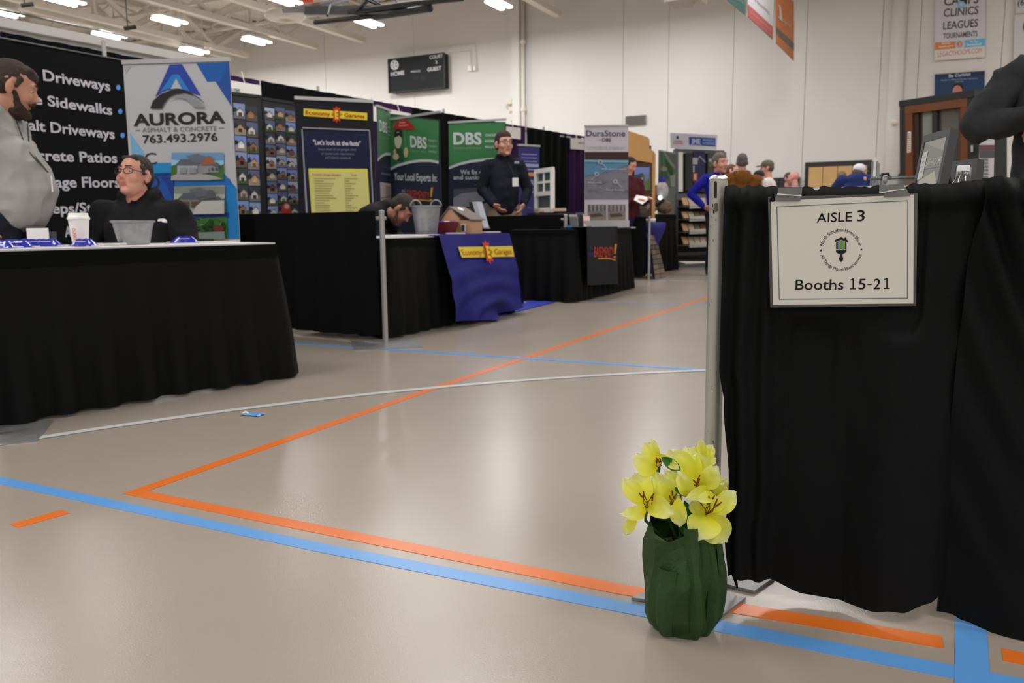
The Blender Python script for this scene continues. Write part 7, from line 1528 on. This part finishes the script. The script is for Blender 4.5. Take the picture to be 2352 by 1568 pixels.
# vase inside
MB().lathe(tuple(VC), [(0, .004), (.045, .004), (.05, .02), (.054, .16), (.05, .172), (.046, .16), (.042, .02)], 24).build('inner_jar', mat('jar_glass', (.5, .55, .5), .1, trans=.8), vz, smooth=True)
MB().ell(tuple(VC + Vector((0, 0, .165))), (.046, .046, .012), n=8).build('packing_foam', mat('dark_foam', (.02, .03, .015), .9), vz)

M_pet_y = bpy.data.materials.new('yellow_silk_petal'); M_pet_y.use_nodes = True; _N = M_pet_y.node_tree; _b = _N.nodes['Principled BSDF']
_b.inputs['Roughness'].default_value = .6; _a = _N.nodes.new('ShaderNodeAttribute'); _a.attribute_name = 'Petal'; _r = _N.nodes.new('ShaderNodeValToRGB')
_r.color_ramp.elements[0].color = (*srgb(240, 236, 40), 1); _r.color_ramp.elements[1].color = (*srgb(254, 255, 205), 1); _r.color_ramp.elements[0].position = .2; e_ = _r.color_ramp.elements.new(.68); e_.color = (*srgb(252, 254, 118), 1)
_N.links.new(_a.outputs['Fac'], _r.inputs['Fac']); _N.links.new(_r.outputs['Color'], _b.inputs['Base Color'])
_tr = _N.nodes.new('ShaderNodeBsdfTranslucent'); _N.links.new(_r.outputs['Color'], _tr.inputs['Color']); _mx = _N.nodes.new('ShaderNodeMixShader'); _mx.inputs[0].default_value = .42
_wv = _N.nodes.new('ShaderNodeTexNoise'); _wv.inputs['Scale'].default_value = 120; _bp = _N.nodes.new('ShaderNodeBump'); _bp.inputs['Strength'].default_value = .25; _bp.inputs['Distance'].default_value = .003; _N.links.new(_wv.outputs['Fac'], _bp.inputs['Height']); _N.links.new(_bp.outputs['Normal'], _b.inputs['Normal'])
_N.links.new(_b.outputs[0], _mx.inputs[1]); _N.links.new(_tr.outputs[0], _mx.inputs[2]); _N.links.new(_mx.outputs[0], _N.nodes['Material Output'].inputs['Surface'])
M_stam = mat('brown_stamen', srgb(120, 62, 14), .6); M_pist = mat('yellow_pistil', srgb(200, 196, 60), .5); M_leaf = mat('bright_green_leaf', srgb(38, 104, 28), .5, nscale=40, namt=.15); M_stem = mat('green_stem', srgb(34, 70, 22), .6)
def petal(o, c, tip, wpx, bulge=.25, dc=0.0, dt=0.0, cup_=.35, side=0.0, seed=0, blunt=.55):
    "petal from flower centre c to tip (picture columns/rows), width in pixels; dc/dt: depth of base and tip from the vase axis; bulge: bow towards (-) or away (+) along the view"
    A = at(c[0], c[1], VY + dc); B = at(tip[0], tip[1], VY + dt); L = (B - A).length; d = (B - A).normalized(); view = (A - CAM).normalized(); sd = d.cross(view).normalized(); nrm = sd.cross(d).normalized()
    if nrm.dot(view) > 0: nrm = -nrm
    wd = wpx * VY / 1877 / 2 * 1.12
    nu, nv = 10, 14
    def P(i, j):
        u = i * 2 - 1; prof = math.sin(math.pi / 2 * min(1, j / .55)) ** .85 if j < .55 else math.sqrt(max(0, 1 - ((j - .55) / .47) ** 2)); prof = max(prof, .12)
        ruf = .0025 * noise.noise(Vector((u * 2.2 + seed, j * 6, seed))) * j * 2
        tipcut = 1 - .05 * abs(math.sin(4 * u + seed)) * (1 if j > .99 else 0) - .10 * u * u * j ** 3
        return A + d * L * j * tipcut + sd * (u * wd * prof + side * wd * math.sin(math.pi * j)) + nrm * (-bulge * L * math.sin(math.pi * j) * .5 + cup_ * wd * (u * u) * prof) + nrm * ruf
    g = MB().grid(P, nu, nv); me = g.mesh('petal', True); at_ = me.attributes.new('Petal', 'FLOAT', 'POINT'); at_.data.foreach_set('value', [min(1, max(0, (k // (nu + 1)) / nv + .08 * noise.noise(Vector((k * .3, seed, 0))))) for k in range(len(me.vertices))])
    link('petal', me, [M_pet_y], o)
def flower(label, c, dc, petals, stam=(), stem_to=(.0, .0)):
    C0 = at(c[0], c[1], VY + dc); o = thing('lily_flower', C0, label, 'flower', 'yellow silk flowers in the wrapped vase')
    for k, p in enumerate(petals): petal(o, p.get('c', c), p['t'], p['w'], p.get('b', .2), p.get('dc', dc), p['d'], p.get('cup', .35), p.get('side', 0), seed=k * 3.7 + c[0])
    for k, s_ in enumerate(stam):
        e = at(s_[0], s_[1], VY + dc - .018); m_ = (C0 + e) / 2 + Vector(((-1) ** k * .004, -.004, 0))
        st_ = MB().tube([C0, m_, e], [.0008, .0008, .0010], 6).build('stamen', M_stam, o, smooth=True); MB().cap(e, e + (e - m_).normalized() * .010, .0019, .0013, 4).build('anther', M_stam, st_, smooth=True)
    MB().tube([C0, C0 + Vector((0, .01, -.03)), VC + Vector((stem_to[0], stem_to[1], .17))], [.004, .003, .003], 8).build('stem', M_stem, o, smooth=True)
    return o
F_ = dict
flower('upper left yellow lily, its petals spread to the left', (1513, 1073), .035, [F_(t=(1449, 1046), w=44, d=.01, b=-.25, side=.35), F_(t=(1479, 1014), w=38, d=.05, b=.1), F_(t=(1497, 1005), w=21, d=.02, b=.2), F_(t=(1562, 1079), w=20, d=.0, c=(1508, 1040), b=.2), F_(t=(1478, 1096), w=20, d=.06, b=.1)], [(1512, 1058), (1508, 1062), (1518, 1060)], (-.01, .01))
flower('rear yellow lily near the post, topmost on the right', (1616, 1062), .055, [F_(t=(1609, 1006), w=21, d=.04, b=.1), F_(t=(1636, 1019), w=28, d=.06, b=-.1), F_(t=(1586, 1026), w=34, d=.07), F_(t=(1645, 1050), w=26, d=.07)], (), (.015, .02))
flower('large central yellow lily opening towards the viewer', (1602, 1120), .01, [F_(t=(1529, 1029), w=54, d=.03, b=.15, side=-.2), F_(t=(1573, 1022), w=46, d=.055, b=.1), F_(t=(1606, 1036), w=56, d=.04, b=.2, cup=.5), F_(t=(1650, 1068), w=44, d=-.005, b=-.15, side=-.3), F_(t=(1556, 1079), w=34, d=-.035, b=-.2, c=(1586, 1140)), F_(t=(1526, 1078), w=34, d=-.005, b=.0, c=(1572, 1138)), F_(t=(1573, 1147), w=26, d=-.04, c=(1628, 1122), b=-.3)], [(1598, 1108), (1604, 1100), (1592, 1112), (1603, 1108)], (.005, .0))
flower('small bell shaped yellow lily at the right beside the post', (1643, 1136), .03, [F_(t=(1670, 1098), w=26, d=.02, b=-.1), F_(t=(1655, 1090), w=26, d=.03, b=.1), F_(t=(1664, 1110), w=22, d=.0, b=-.1)], (), (.02, .01))
flower('middle yellow lily between the left and right front lilies', (1538, 1163), -.01, [F_(t=(1524, 1090), w=36, d=-.02, b=.1), F_(t=(1506, 1080), w=34, d=.01, b=.15), F_(t=(1561, 1136), w=22, d=.0, b=.1), F_(t=(1545, 1110), w=26, d=.02), F_(t=(1562, 1212), w=36, d=-.05, c=(1559, 1142), dc=-.03, b=-.25, side=-.15)], [(1545, 1136), (1548, 1142), (1541, 1146)], (-.005, -.01))
flower('front left yellow lily with one petal drooping outward', (1485, 1166), -.02, [F_(t=(1428, 1094), w=38, d=-.01, b=.1), F_(t=(1458, 1082), w=54, d=.02, b=.15), F_(t=(1496, 1090), w=40, d=.02, b=.1), F_(t=(1422, 1181), w=30, d=-.05, b=-.35, side=.4), F_(t=(1434, 1230), w=24, d=-.02, b=-.1, c=(1462, 1178)), F_(t=(1551, 1180), w=46, d=-.07, b=-.3, side=.35), F_(t=(1524, 1150), w=34, d=-.02, b=.0)], [(1474, 1140), (1478, 1138), (1482, 1142), (1496, 1142), (1498, 1148)], (-.02, -.01))
flower('front right yellow lily with wide open petals and brown stamens', (1621, 1182), -.03, [F_(t=(1642, 1134), w=52, d=-.01, b=.15, cup=.5), F_(t=(1583, 1152), w=30, d=-.01, b=.1), F_(t=(1692, 1126), w=42, d=-.02, b=-.1, side=-.25), F_(t=(1600, 1243), w=70, d=-.075, b=-.3, side=.1), F_(t=(1669, 1248), w=64, d=-.065, b=-.3), F_(t=(1600, 1150), w=24, d=-.06, c=(1640, 1136), b=-.3)], [(1629, 1149), (1636, 1147), (1644, 1155), (1648, 1160), (1613, 1160), (1626, 1156), (1640, 1165)], (.01, -.015))
def leafm(label, a, b_, w_, d0, d1):
    o = thing('silk_leaf', VC + Vector((0, 0, .17)), label, 'leaf', 'green silk leaves among the flowers'); A, B = at(*a, VY + d0), at(*b_, VY + d1); d = (B - A).normalized(); v = (A - CAM).normalized(); sd = d.cross(v).normalized(); wd = w_ * VY / 1877 / 2
    MB().grid(lambda i, j: A.lerp(B, j) + sd * (2 * i - 1) * wd * math.sin(math.pi * (.06 + .92 * j)) ** .8 - v * .004 * abs(2 * i - 1), 4, 10).build('blade', M_leaf, o, smooth=True)
    MB().tube([A, VC + Vector((0, 0, .17))], .002, 6).build('stalk', M_stem, o)
leafm('small green leaf showing above the middle lily', (1562, 1080), (1520, 1050), 26, .02, .02); leafm('narrow green leaf below the central lily', (1546, 1118), (1580, 1142), 12, .0, .0); leafm('dark green leaf between the two front lilies', (1590, 1200), (1572, 1150), 22, .0, .0)
leafm('green leaf dipping into the wrap under the middle lily', (1580, 1232), (1562, 1180), 26, .0, .0)

# scrap on the floor
q = fl(577, 953); o = thing('torn_wrapper', q, 'small blue and white torn wrapper on the floor before the arc line', 'litter')
b = MB(); b.grid(lambda i, j: q + Vector(((i - .5) * .085 + .02 * j, (j - .5) * .05 - (i - .5) * .03, .003 + .010 * abs(noise.noise(Vector((i * 3, j * 3, 1)))))), 8, 4); b.build('blue_film', mat('blue_film', srgb(96, 160, 225), .3), o, smooth=False)
b = MB(); b.grid(lambda i, j: q + Vector((-.045 + i * .03, .01 + (j - .5) * .02, .007 + .012 * abs(noise.noise(Vector((i * 3, j * 3, 5)))))), 4, 3); b.build('white_tab', M_white, o)

bpy.data.scenes.remove(_TS)
